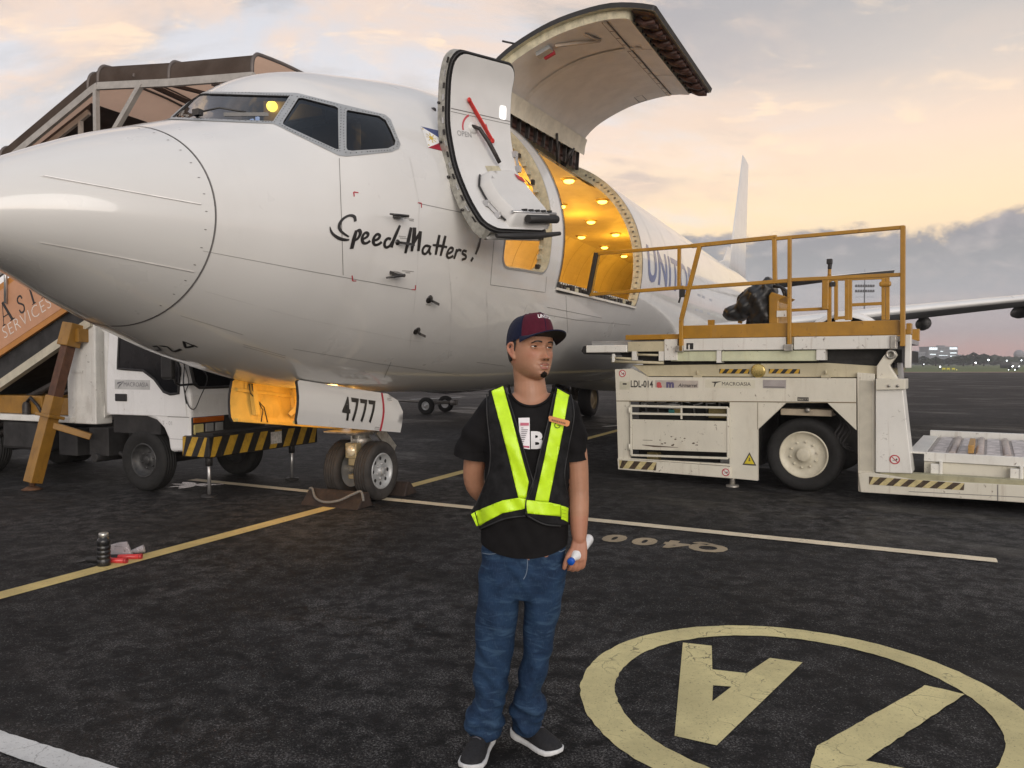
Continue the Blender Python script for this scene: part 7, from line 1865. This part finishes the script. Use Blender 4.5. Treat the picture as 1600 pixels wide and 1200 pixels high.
strips = [([(768, 611), (786, 603), (800, 655), (826, 753), (822, 778), (810, 778), (796, 720), (782, 665)], .015), ([(871, 607), (889, 617), (880, 670), (857, 785), (836, 782), (851, 715), (862, 660)], .018),
          ([(743, 798.6), (785, 782), (810, 778), (822, 779), (819.5, 795), (785, 802), (748.5, 821)], .0155), ([(822, 781), (857, 785), (876, 789), (876, 807), (822, 802)], .0185), ([(877, 790), (888, 793), (887, 814), (877, 811)], .015), ([(736, 803), (741.5, 800), (747.5, 821), (745, 822)], .013)]
for poly, off in strips: cloth('neon_tape', poly, off, NEON, vest, 4.0, .0015)
tri_, _ = cloth('neon_tape', [(829, 763), (832, 777), (824, 777)], .012, NEON, vest, 4.0, .001)
# cards and badge
m_ = MB(); cq = [(810, 653), (827.5, 652.5), (828, 702), (813, 700)]
m_.add([front(px, py, .0085) for px, py in cq], [(0, 1, 2, 3)]); idc = m_.build('id_card', pmat('card_white', (.66, .63, .66), .3, coat=.4), man, fix=False)
m_ = MB(); m_.add([front(px, py, .0092) for px, py in [(813, 660.5), (826.5, 660.5), (826.5, 665), (813, 665)]], [(0, 1, 2, 3)]); m_.add([front(px, py, .0092) for px, py in [(814, 696), (827, 697), (827, 700), (815, 699)]], [(0, 1, 2, 3)])
m_.build('card_band', pmat('card_pink', (.50, .10, .16), .5), idc, fix=False)
m_ = MB()
for i in range(9): m_.add([front(px, py, .0092) for px, py in [(814.5, 668 + i * 3), (818 + (i * 7) % 8, 668 + i * 3), (818 + (i * 7) % 8, 669 + i * 3), (814.5, 669 + i * 3)]], [(0, 1, 2, 3)])
m_.build('card_print', pmat('card_ink', (.12, .11, .13), .6), idc, fix=False)
m_ = MB(); bq = [(857, 651.5), (859, 649.5), (888, 657), (890.5, 659), (889, 665), (886, 666.5), (858, 658)]
P0 = front(873, 658, .042); f = lambda px, py, o: mp(px, py, P0.y + o); m_.add([f(*p, 0) for p in bq], [tuple(range(7))]); m_.add([f(*p, .004) for p in bq], [tuple(range(7))]); m_.grid([[f(*p, 0) for p in bq], [f(*p, .004) for p in bq]], 0, False, False, True)
nb = m_.build('name_badge', pmat('badge_orange', (.62, .24, .07), .35, coat=.3), vest, fix=False)
V, F = text2d('L. MIRAFLOR', .011, .0003); m_ = MB(); ca, sa = math.cos(R(-15)), math.sin(R(-15)); c0 = f(873.5, 660, -.001); m_.add([c0 + Vector((x * ca - y * sa, 0, x * sa + y * ca)) for x, y in V], F); m_.build('badge_lettering', pmat('badge_ink', (.12, .05, .02), .6), vest, fix=False) if False else None
m_ = MB()
for i in range(8): u = 862 + i * 2.8; m_.add([f(u, 654.6 + i * .75, -.001), f(u + 1.9, 655.1 + i * .75, -.001), f(u + 1.9, 658.0 + i * .75, -.001), f(u, 657.5 + i * .75, -.001)], [(0, 1, 2, 3)])
m_.build('badge_lettering', pmat('badge_ink', (.16, .07, .03), .6), vest, fix=False)
m_ = MB(); ribbon(m_, [(871 + 4.2 * math.cos(t), 664.5 + 4.2 * math.sin(t)) for t in np.linspace(R(-60), R(-360), 22)] + [(871, 664.5)], 1.0, lambda px, py: front(px, py, .021), 2); m_.build('tape_emblem', TRIM, vest, fix=False)
m_ = MB()
for i in range(3): ribbon(m_, [(878, 796 + i * 5.5), (887, 798 + i * 5.5)], .6, lambda px, py: front(px, py, .0175), 3)
m_.build('side_lace', pmat('lace_olive', (.30, .42, .02), .7), vest, fix=False)

# --- jeans
def denim():
    m = bpy.data.materials.new('blue_denim'); m.use_nodes = True; N = NT(m.node_tree); b = m.node_tree.nodes['Principled BSDF']
    tc = N.n('ShaderNodeTexCoord').outputs['Object']
    n1 = N.noise(tc, 9, 6, .62, .3); n2 = N.noise(N.n('ShaderNodeVectorMath', {0: tc, 1: (1, 1, 4.5)}, operation='MULTIPLY').outputs[0], 7, 6, .62, 1.2); n3 = N.noise(N.n('ShaderNodeVectorMath', {0: tc, 1: (1, 1, .25)}, operation='MULTIPLY').outputs[0], 240, 2, .6)
    c = N.mix(N.smooth(n1, .3, .7), (.009, .022, .052), (.018, .044, .094))
    c = N.mix(N.math('MULTIPLY', N.smooth(n2, .50, .70), .55), c, (.055, .105, .175))
    c = N.mix(N.math('MULTIPLY', N.smooth(n2, .46, .30), .5), c, (.005, .012, .034))
    c = N.mix(N.math('MULTIPLY', N.smooth(n3, .5, .8), .25), c, (.08, .13, .20))
    m.node_tree.links.new(c, b.inputs['Base Color']); b.inputs['Roughness'].default_value = .85; b.inputs['Specular IOR Level'].default_value = .2
    bp = N.n('ShaderNodeBump', {'Strength': .35, 'Distance': .004, 'Height': N.math('ADD', N.math('MULTIPLY', n2, 1.6), N.math('MULTIPLY', n3, .25))}); m.node_tree.links.new(bp.outputs[0], b.inputs['Normal'])
    return m
DEN = denim()
jm = MB()
stack(jm, [(Zp(py), (Xp(a, py) + Xp(b, py)) / 2, .0, (Xp(b, py) - Xp(a, py)) / 2, f, bk) for py, a, b, f, bk in ((845, 755, 883, .094, .098), (865, 752, 885, .100, .106), (890, 749, 885, .108, .118), (912, 748, 883, .105, .115), (930, 750, 880, .09, .10))])
def legstack(rows, dep, cy):
    r = []
    for (py, a, b), d, c in zip(rows, dep, cy): r.append((Zp(py), (Xp(a, py) + Xp(b, py)) / 2, c, (Xp(b, py) - Xp(a, py)) / 2, d, d))
    z = np.array([q[0] for q in r])[::-1]; out = []
    fs = [pchip(z, np.array([q[i] for q in r])[::-1]) for i in range(1, 6)]
    for zz_ in np.linspace(z[-1], z[0], 44): out.append((zz_, *[float(f(zz_)) for f in fs]))
    stack(jm, out, 30, 2.1)
jl = [(880, 750, 818), (915, 748, 816), (957, 744, 809), (1010, 742, 804), (1044, 740.5, 797), (1080, 740, 792), (1103, 737, 789), (1120, 726, 787), (1133, 725, 785), (1146, 731, 782)]
jr = [(880, 818, 886), (915, 817, 881), (957, 818, 874), (1010, 817, 863), (1031, 815, 859), (1060, 810, 852), (1085, 804, 848), (1100, 801, 855), (1118, 799, 849), (1144, 801, 845)]
legstack(jl, [.10, .10, .095, .083, .08, .08, .083, .088, .088, .082], [0, 0, 0, .0, .004, .01, .01, .006, .004, .0]); legstack(jr, [.10, .10, .093, .082, .08, .078, .08, .085, .085, .08], [0, 0, 0, .0, .004, .012, .02, .025, .03, .035])
jeans = voxel('jeans', jm, .0065, DEN, man, 3, .5)
NRM = [v.normal.copy() for v in jeans.data.vertices]
for v, n in zip(jeans.data.vertices, NRM):
    x, y, z = v.co; low = max(0, (.55 - z) / .45); hi = max(0, (z - .55) / .3)
    w = low * (.0055 * math.sin(z * 62 + x * 34 + 3 * math.sin(x * 20 + z * 8)) + .005 * math.sin(z * 38 - x * 50 + y * 20)) + hi * .0045 * math.sin(z * 75 + 6 * math.sin(x * 18) + x * 10) + .003 * math.sin(z * 30 + x * 70)
    if z < .20: w += .003 * math.sin(z * 150 + x * 30)
    v.co += n * w
bvj = BVHTree.FromPolygons([v.co.copy() for v in jeans.data.vertices], [tuple(p.vertices) for p in jeans.data.polygons])
def jfront(px, py, off):
    w = mp(px, py, 0); o = Vector((-.05, -YB, CAM_H)); d = (w - o).normalized(); h = bvj.ray_cast(o, d); return (h[0] if h[0] is not None else w) - d * off
STI = pmat('denim_stitch', (.16, .21, .28), .8)
m_ = MB(); m_.tube([jfront(*p, .0015) for p in spline([(824, 868), (824, 885), (822, 897), (818, 905)], 5)], .0016, 5); m_.tube([jfront(*p, .0015) for p in spline([(754, 864), (765, 866), (778, 864)], 5)], .0016, 5); m_.tube([jfront(*p, .0015) for p in spline([(870, 858), (876, 862), (884, 858)], 4)], .0016, 5)
m_.build('jeans_stitching', STI, jeans, split=0)
# --- shoes
def shoe(heel, toe, parent):
    h = Vector((*heel, 0)) - Vector((.05, YB, 0)); t = Vector((*toe, 0)) - Vector((.05, YB, 0)); fw = (t - h); Ls = fw.length; fw.normalize(); sd = Vector((-fw.y, fw.x, 0))
    tr = lambda u, s, z: tuple(h + fw * u * Ls + sd * s + Vector((0, 0, z)))
    us = [0, .02, .07, .16, .30, .45, .60, .74, .86, .94, .985, 1.0]
    wd = [.012, .026, .033, .036, .034, .036, .043, .047, .044, .034, .020, .008]
    ht = [.075, .088, .098, .102, .100, .092, .078, .066, .056, .048, .040, .032]
    n = 20; P = []
    for u, w, hh in zip(us, wd, ht):
        row = []
        for k in range(n):
            a = 2 * math.pi * k / n; c, s = math.cos(a), math.sin(a); row.append(tr(u, w * math.copysign(abs(c) ** .8, c), .022 + (hh - .022) * max(0, s) ** .85 if s > 0 else .022))
        P.append(row)
    m_ = MB(); m_.grid(P, 0, True, False, True); m_.add(P[0], [tuple(range(n))]); m_.add(P[-1], [tuple(range(n))])
    up = m_.build('shoe', pmat('shoe_knit_black', (.012, .012, .014), .8, var=.3, scale=60, bump=.2, bscale=500), parent)
    m_ = MB(); P = []
    for u, w in zip(us, wd):
        w2 = w + .006; z0 = .004 + .014 * max(0, (u - .8) / .2) ** 2 + .006 * max(0, (.12 - u) / .12); z1 = .026 + .014 * max(0, (.35 - u) / .35) + .008 * max(0, (u - .85) / .15)
        u2 = u + (-.02 if u == 0 else .015 if u == 1 else 0); P.append([tr(u2, -w2, z0), tr(u2, w2, z0), tr(u2, w2 + .002, (z0 + z1) / 2), tr(u2, w2, z1), tr(u2, -w2, z1), tr(u2, -w2 - .002, (z0 + z1) / 2)])
    m_.grid(P, 0, False, False, True); m_.add(P[0], [tuple(range(6))]); m_.add(P[-1], [tuple(range(6))]); m_.build('shoe_sole', pmat('sole_white', (.66, .67, .67), .6, var=.06, dirt=.2), up, bevel=.004)
    m_ = MB()
    for u, hz_ in ((.38, .099), (.45, .094), (.52, .088), (.58, .082)): m_.tube([tr(u - .01, -.018, hz_ - .004), tr(u, .0, hz_ + .002), tr(u + .01, .018, hz_ - .004)], .0024, 6)
    m_.tube([tr(.36, .0, .104), tr(.42, .022, .112), tr(.5, .03, .10)], .002, 5); m_.tube([tr(.36, .0, .104), tr(.40, -.024, .11), tr(.47, -.032, .098)], .002, 5); m_.build('shoe_lace', pmat('lace_grey', (.10, .10, .12), .8), up)
shoe((-.098, 3.135), (-.168, 2.865), man); shoe((.012, 3.165), (.188, 2.985), man)
# --- bottle held in the hand
b0 = mp(891, 879, -.105); b1 = mp(923, 838, .06); bd = (b1 - b0).normalized()
bot = thing('bottle', 'white bottle with a round blue cap held in the hand of the man', 'bottle', (.05, YB, 0))
m_ = MB(); m_.lathe([(.011, .016), (.012, .03), (.022, .05), (.0225, .175), (.019, .187), (0, .188)], b0, bd, 24); m_.build('bottle_body', pmat('bottle_white', (.74, .75, .76), .25, coat=.3), bot)
m_ = MB(); m_.lathe([(0, 0), (.0125, .0), (.0142, .002), (.0142, .016), (.012, .017)], b0, bd, 24); m_.build('bottle_cap', pmat('cap_blue', (.01, .10, .52), .35), bot)
# ------------------------------------------------------------------ small things on the apron
fl = tuple(at_ground(162.5, 884)[:2])
fk = thing('water_bottle', 'black ribbed water bottle with steel lid standing on the yellow line', 'bottle', (*fl, 0))
mb = MB(); pr = [(0, 0), (.044, 0), (.048, .006), (.048, .03)]
for i in range(4): z = .05 + i * .034; pr += [(.048, z), (.0455, z + .004), (.0455, z + .008), (.048, z + .012)]
pr += [(.048, .195), (.044, .208), (.034, .216), (.033, .228)]
mb.lathe(pr, (0, 0, 0), (0, 0, 1), 28); mb.build('bottle_body', pmat('bottle_black', (.012, .012, .013), .35, coat=.2), fk)
mb = MB(); mb.lathe([(.034, .226), (.035, .228), (.035, .250), (.031, .256), (0, .257)], (0, 0, 0), (0, 0, 1), 20); mb.build('bottle_lid', pmat('lid_steel', (.55, .54, .50), .3, metal=.85), fk)
mb = MB(); mb.tube(spline([(.046, -.01, .21), (.07, -.02, .20), (.06, -.03, .16)], 5), .004, 6); mb.build('carry_loop', SEAL, fk)
REDP = bpy.data.materials.new('red_translucent'); REDP.use_nodes = True; b = REDP.node_tree.nodes['Principled BSDF']; b.inputs['Base Color'].default_value = (.78, .07, .07, 1); b.inputs['Roughness'].default_value = .3; b.inputs['Transmission Weight'].default_value = .25
CLR = pmat('clear_plastic', (.62, .58, .60), .25, var=.1, trans=.45)
def wand(name, label, p, ang, tilt=0):
    w = thing(name, label, 'marshalling wand', (*p, .022), ang, 'marshalling wands beside the bottle')
    mb = MB(); mb.lathe([(0, -.10), (.016, -.10), (.020, -.09), (.020, .06), (.012, .062)], (0, 0, 0), (1, 0, 0), 16); mb.build('wand_tube', REDP, w)
    mb = MB(); mb.lathe([(.021, .06), (.0225, .063), (.0225, .082), (.014, .084), (.013, .07), (0, .068)], (0, 0, 0), (1, 0, 0), 16); mb.build('wand_end', pmat('wand_red', (.42, .03, .03), .4), w)
    mb = MB(); mb.lathe([(.019, -.10), (.021, -.12), (.0215, -.25), (.015, -.26), (0, -.26)], (0, 0, 0), (1, 0, 0), 16); mb.build('wand_handle', SEAL, w)
wand('marshalling_wand', 'red marshalling wand lying nearest the bottle on the yellow line', tuple(at_ground(183, 880)[:2]), R(-8))
wand('marshalling_wand', 'red marshalling wand lying further right and behind the other one', tuple(at_ground(205, 874)[:2]), R(6))
cl = tuple(at_ground(185, 874)[:2])
bag = thing('plastic_pouch', 'clear crumpled plastic pouch standing behind the red wands', 'pouch', (cl[0], cl[1] + .06, 0), R(12))
mb = MB(); mb.prism([(-.09, .01), (.07, .01), (.075, .02), (.035, .125), (-.03, .12), (-.09, .105)], XZ, -.02, .02); mb.build('pouch_body', CLR, bag, bevel=.01)
mb = MB(); mb.tube([(-.05, -.024, .10), (.02, -.024, .095), (.025, -.024, .05)], .005, 6); mb.build('pouch_rim', CLR, bag)
cn = tuple(at_ground(213, 867)[:2]); mb = MB(); mb.lathe([(0, -.06), (.012, -.06), (.03, .05), (.033, .06), (.026, .062), (.024, .03), (0, .02)], (*cn, .034), (1, .35, .25), 18); tag(mb.build('plastic_cup', CLR), 'clear plastic cup tipped on its side behind the red wand', 'cup')
sg_ = tuple(at_ground(140, 879)[:2]); mb = MB(); mb.tube(spline([(sg_[0] - .16, sg_[1] - .06, .006), (sg_[0] - .08, sg_[1] - .01, .010), (sg_[0], sg_[1] + .02, .022), (sg_[0] + .08, sg_[1] + .03, .02)], 6), [.004] * 6 + [.012] * 6 + [.02] * 7, 8); tag(mb.build('carry_strap', SEAL), 'black strap with thin cord lying left of the black bottle', 'strap')
# wheel chocks and rope
CHM = pmat('chock_rubber', (.030, .019, .014), .75, var=.3, scale=9, dirt=.3, dirtcol=(.08, .05, .03))
for s, lab, nm in ((-.45, 'dark rubber chock with a rope handle in front of the nose wheels', 1), (.44, 'dark rubber chock behind the nose wheels', 0)):
    p = NG + s * AXV; ck = thing('wheel_chock', lab, 'wheel chock', (p[0], p[1], 0), math.pi / 2 - TH, 'chocks at the nose wheels')
    mb = MB(); prf = [(-.16, 0), (.13, 0), (.06, .16), (.0, .165)] if s < 0 else [(-.13, 0), (.16, 0), (.0, .165), (-.06, .16)]
    mb.prism(prf, lambda a, b, d: (a, d, b), -.38, .38); mb.build('chock_block', CHM, ck, bevel=.012)
    if nm:
        mb = MB(); mb.tube(spline([(-.02, .36, .16), (-.035, .31, .165), (-.115, .2, .085), (-.15, .05, .055), (-.125, -.12, .08), (-.06, -.26, .15), (-.03, -.34, .175), (-.05, -.385, .08)], 6), .014, 8); mb.build('chock_rope', pmat('rope_grey', (.17, .16, .145), .8, var=.25, scale=60), ck)
# tow bar beyond the belly
tb = tuple(at_ground(685, 645)[:2]); tw = thing('tow_bar', 'aircraft tow bar on two small wheels standing under the belly', 'tow bar', (*tb, 0), R(158))
mb = MB(); mb.tube([(-.5, .1, .34), (4.6, .1, .42)], .05, 10); mb.bar((0, -.45, .3), (0, .75, .3), .06); mb.tube([(-.5, .1, .34), (-.7, .1, .34)], .09, 10); mb.build('bar', pmat('towbar_grey', (.20, .19, .18), .5, metal=.4), tw)
for y, sg in ((-.5, -1), (.8, 1)): wheel('wheel', (0, y, .26), (0, sg, 0), .26, .14, .13, tw, TTYR, RIMG, 4, .02, .04, 0, 3)
# pothole and scrap on the tarmac
ph = at_ground(553, 1026); mb = MB(); poly = [(ph[0] + (.06 + .02 * math.sin(5 * t)) * math.cos(t), ph[1] + (.04 + .015 * math.sin(3 * t + 1)) * math.sin(t)) for t in np.linspace(0, 6.28, 24, endpoint=False)]; mb.add([(x, y, .003) for x, y in poly], [tuple(range(24))]); tag(mb.build('tar_nick', pmat('tar_black', (.006, .006, .006), .9)), kind='structure')

# ------------------------------------------------------------------ far side of the field
def far(px, d): r = cam_ray(px, 568); return (r[0] / r[1] * d, d)
def zat(py, d): return CAM_H + (568 - py) * d / FPX
# tree line: one far mass plus a few nearer trees that stand out
TREE = pmat('far_foliage', (.035, .048, .030), .95, var=.4, scale=.12)
rnd = random.Random(21)
mb = MB()
for i in range(900):
    d = rnd.uniform(560, 660); px = rnd.uniform(-600, 2600); x, y = far(px, d); h = (3 + 5 * (0.5 + .5 * math.sin(px * .013)) * rnd.random() + 2 * rnd.random()) * d / 600
    for k in range(3): mb.ball((x + rnd.uniform(-4, 4), y + rnd.uniform(-4, 4), h * rnd.uniform(.3, .75)), h * .38, 6, 0, (rnd.uniform(1, 1.7), 1, rnd.uniform(.6, 1)))
tag(mb.build('distant_woods', TREE, fix=False), kind='stuff')
def tree(px, py, d, w, lab):
    x, y = far(px, d); h = zat(py, d); r_ = random.Random(int(px)); t = thing('tree', lab, 'tree', (x, y, 0), 0, 'trees on the far side of the field')
    mb = MB(); mb.tube([(0, 0, 0), (.3, 0, h * .3), (0, 0, h * .7)], [.5, .4, .2], 7)
    for k in range(4): a = r_.uniform(0, 6.28); mb.tube([(0, 0, h * .35), (math.cos(a) * w * .3, math.sin(a) * w * .3, h * .7)], [.25, .1], 5)
    mb.build('trunk', pmat('far_bark', (.05, .04, .03), .9), t)
    mb = MB()
    for k in range(420):
        a = r_.uniform(0, 6.28); q = r_.random() ** .5; zz_ = r_.uniform(.28, 1.0); rad = w * .5 * math.sin(math.pi * min(1, max(.08, (zz_ - .15) / .85))) ** .6
        c = Vector((math.cos(a) * rad * q, math.sin(a) * rad * q, h * zz_ * (1 - .12 * q))); s = h * .06 * r_.uniform(.6, 1.5)
        n = Vector((r_.gauss(0, 1), r_.gauss(0, 1), r_.gauss(0, 1))).normalized(); u = n.orthogonal().normalized() * s; v = n.cross(u)
        mb.add([c + u, c + v, c - u * r_.uniform(.6, 1), c - v], [(0, 1, 2, 3)])
    mb.build('crown', TREE, t, fix=False)
for i, (px, py, w, lab) in enumerate(((1442, 556, 14, 'bushy dark tree in front of the low grey block'), (1462, 557, 12, 'dark tree at the left foot of the tall lit block'), (1505, 554, 16, 'dark tree below the right side of the tall lit block'), (1521, 550, 14, 'tallest dark tree right of the tall lit block'), (1537, 552, 15, 'round dark tree at the right end of the tree group'), (1482, 559, 12, 'low dark tree before the middle of the lit block'))): tree(px, py, 420 + 8 * i, w * .72, lab)
CONC = pmat('far_concrete', (.24, .25, .27), .8, var=.12, scale=.05); FGL = pmat('far_glass', (.10, .12, .14), .3, var=.2, scale=.2); FLIT = pmat('lit_windows', (.6, .65, .65), .5, emit=(.82, .95, 1.0, .75), var=.2, scale=.3)
def building(px0, px1, pyt, d, lab, lit=(), rows=6, cols=9, step=()):
    x0, y = far(px0, d); x1, _ = far(px1, d); h = zat(pyt, d); w = x1 - x0
    t = thing('office_building', lab, 'building', ((x0 + x1) / 2, y, 0))
    mb = MB(); mb.box((-w / 2, 0, 0), (w / 2, w * .6, h - 1.0)); mb.build('wall', CONC, t)
    mb = MB(); mb.box((-w / 2 - .3, -.3, h - 1.0), (w / 2 + .3, w * .6 + .3, h)); mb.box((-w * .1, 3, h), (w * .12, 9, h + 1.4)); mb.build('roof', CONC, t)
    cw, rh = w / cols, (h - 2.5) / rows; w0 = None
    for r in range(rows):
        for c in range(cols):
            if w0 is None:
                mb = MB(); mb.box((-cw * .38, -.12, -rh * .30), (cw * .38, .05, rh * .30)); w0 = mb.build('window', FGL, t); o = w0
            else: o = w0.copy(); COL.objects.link(o)
            o.location = (-w / 2 + cw * (c + .5), -.0, 1.6 + rh * (r + .5))
    for (u0, u1, v0, v1) in lit:
        mb = MB(); mb.box((-w / 2 + w * u0, -.3, h * v0), (-w / 2 + w * u1, -.13, h * v1)); mb.build('lit_window_band', FLIT, t)
    return t
building(1450.5, 1496, 541.5, 880, 'wide grey block with bright lit corners above the trees', ((.02, .30, .82, .95), (.72, .98, .84, .96), (.74, .96, .62, .68), (.74, .96, .45, .5), (.05, .25, .55, .60), (.36, .66, .50, .53), (.40, .5, .72, .76)), 6, 9)
building(1426, 1445, 550, 800, 'low grey block left of the lit building', ((.05, .2, .5, .9),), 4, 5)
building(1494, 1511, 556, 860, 'low annex right of the lit building', (), 3, 4)
building(1545, 1568, 560.5, 900, 'long low white terminal in front of the radar dome', ((.1, .9, .3, .5),), 2, 6)
d = 760; x, y = far(1592, d); rt = thing('radar_tower', 'grey radar dome on a lattice stand at the right edge', 'radar dome', (x, y, 0))
mb = MB(); mb.ball((0, 0, zat(554, d)), 7.5 * d / FPX, 20); mb.build('dome', pmat('dome_grey', (.30, .30, .32), .6), rt)
mb = MB()
for a in (-2.5, 2.5):
    for b in (-2.5, 2.5): mb.bar((a, b, 0), (a * .8, b * .8, zat(560, d)), .4)
mb.box((-4, -4, zat(561, d) - .4), (4, 4, zat(561, d))); mb.build('stand', pmat('stand_grey', (.16, .16, .17), .7), rt)
# floodlight mast
d = 330; x, y = far(1349.5, d); fm = thing('floodlight_mast', 'tall apron floodlight mast with rows of lamps seen through the yellow railing', 'light mast', (x, y, 0))
MST = pmat('mast_grey', (.13, .135, .15), .6); FLD = pmat('floodlight_dark', (.045, .045, .05), .6)
mb = MB(); mb.tube([(0, 0, 0), (0, 0, zat(445, d)), (0, 0, zat(421, d))], [.45, .25, .06], 8); mb.build('mast', MST, fm)
for py in (436, 447.5, 455.5, 463):
    z = zat(py, d); mb = MB(); mb.box((-4.0, -.08, z - .45), (4.0, .08, z - .33)); mb.build('crossbar', MST, fm)
    if py > 460: continue
    for k in range(8):
        xx = -3.7 + k * 1.057; mb = MB(); mb.prism([(xx - .36, z - .32), (xx + .36, z - .32), (xx + .30, z + .62), (xx - .30, z + .62)], XZ, -.5, .1); mb.build('floodlight', FLD, fm)
# field lights, marker boards, a van far out
RL = pmat('runway_lamp', (.9, .95, 1), .3, emit=(.9, .96, 1, 6)); RLY = pmat('runway_lamp_amber', (1, .8, .3), .3, emit=(1, .85, .2, 1.2))
FLAB = ['small white field lamp leftmost on the far grass', 'white field lamp below the left side of the lit block', 'largest white field lamp right of the tree group', 'white field lamp under the right end of the tree group', 'left of two white lamps just left of the van', 'white lamp beside the right headlight of the van', 'white lamp in front of the long white terminal', 'right of two tiny lamps on the near edge of the grass', 'left of two tiny lamps on the near edge of the grass', 'small amber lamp on the near edge of the grass', 'white lamp at the right edge below the radar dome']
for i, (px, py, r_, mt) in enumerate(((1443.5, 569, .16, RL), (1469, 573, .22, RL), (1524.5, 566.8, .42, RL), (1544.5, 562.5, .42, RL), (1583, 572, .16, RL), (1592.5, 572.5, .14, RL), (1573, 563.5, .3, RL), (1586, 578, .12, RL), (1576, 578.3, .1, RL), (1495, 578, .1, RLY), (1596, 563, .3, RL))):
    d = 300 if py < 570 else 170; x, y = far(px, d); z = zat(py, d)
    t = thing('field_light', FLAB[i], 'lamp', (x, y, 0), 0, 'lamps out on the grass field')
    mb = MB(); mb.tube([(0, 0, 0), (0, 0, max(.1, z))], .05, 6); mb.build('post', MST, t); mb = MB(); mb.ball((0, 0, max(.12, z)), r_ * .62, 10); mb.build('lamp_head', mt, t)
x, y = far(1587, 190); vn = thing('parked_van', 'small dark van with its lamps lit far out on the grass', 'van', (x, y, 0))
mb = MB(); mb.prism([(-1.1, .35), (1.1, .35), (1.1, 1.1), (.95, 1.9), (-.95, 1.9), (-1.1, 1.1)], XZ, 0, 4.4); mb.build('body', pmat('van_dark', (.06, .065, .075), .4, coat=.3), vn, bevel=.08)
for a in (-.85, .85): mb = MB(); mb.ball((a, -.02, .8), .10, 10); mb.build('headlight', RL, vn); mb = MB(); mb.lathe([(.36, -.12), (.36, .12), (0, .12)], (a * 1.1, .9, .36), (1, 0, 0), 14); mb.build('wheel', SEAL, vn)
for i, px in enumerate((1475, 1482, 1490)):
    x, y = far(px, 168); mb = MB(); mb.box((x - .35, y, .25), (x + .35, y + .1, .6)); mb.box((x - .3, y + .03, .03), (x - .25, y + .07, .25)); mb.box((x + .25, y + .03, .03), (x + .3, y + .07, .25)); tag(mb.build('marker_board', pmat('marker_yellow', (.55, .5, .05), .6)), ('left', 'middle', 'right')[i] + ' of three low yellow marker boards at the edge of the grass', 'marker board', 'yellow marker boards')

# thin evening haze over the field
mb = MB(); mb.box((-1500, -70, -1), (1500, 1400, 60))
hz_ = bpy.data.materials.new('evening_haze'); hz_.use_nodes = True; nt = hz_.node_tree; nt.nodes.clear(); N = NT(nt)
vol = N.n('ShaderNodeVolumePrincipled', {'Color': (.80, .80, .84, 1), 'Density': .00055, 'Anisotropy': .2}); N.n('ShaderNodeOutputMaterial', {'Volume': vol.outputs[0]})
tag(mb.build('haze', hz_), kind='stuff')
for o in list(bpy.data.objects):
    if o.type == 'LIGHT' and o.parent is not None: o.name = o.name
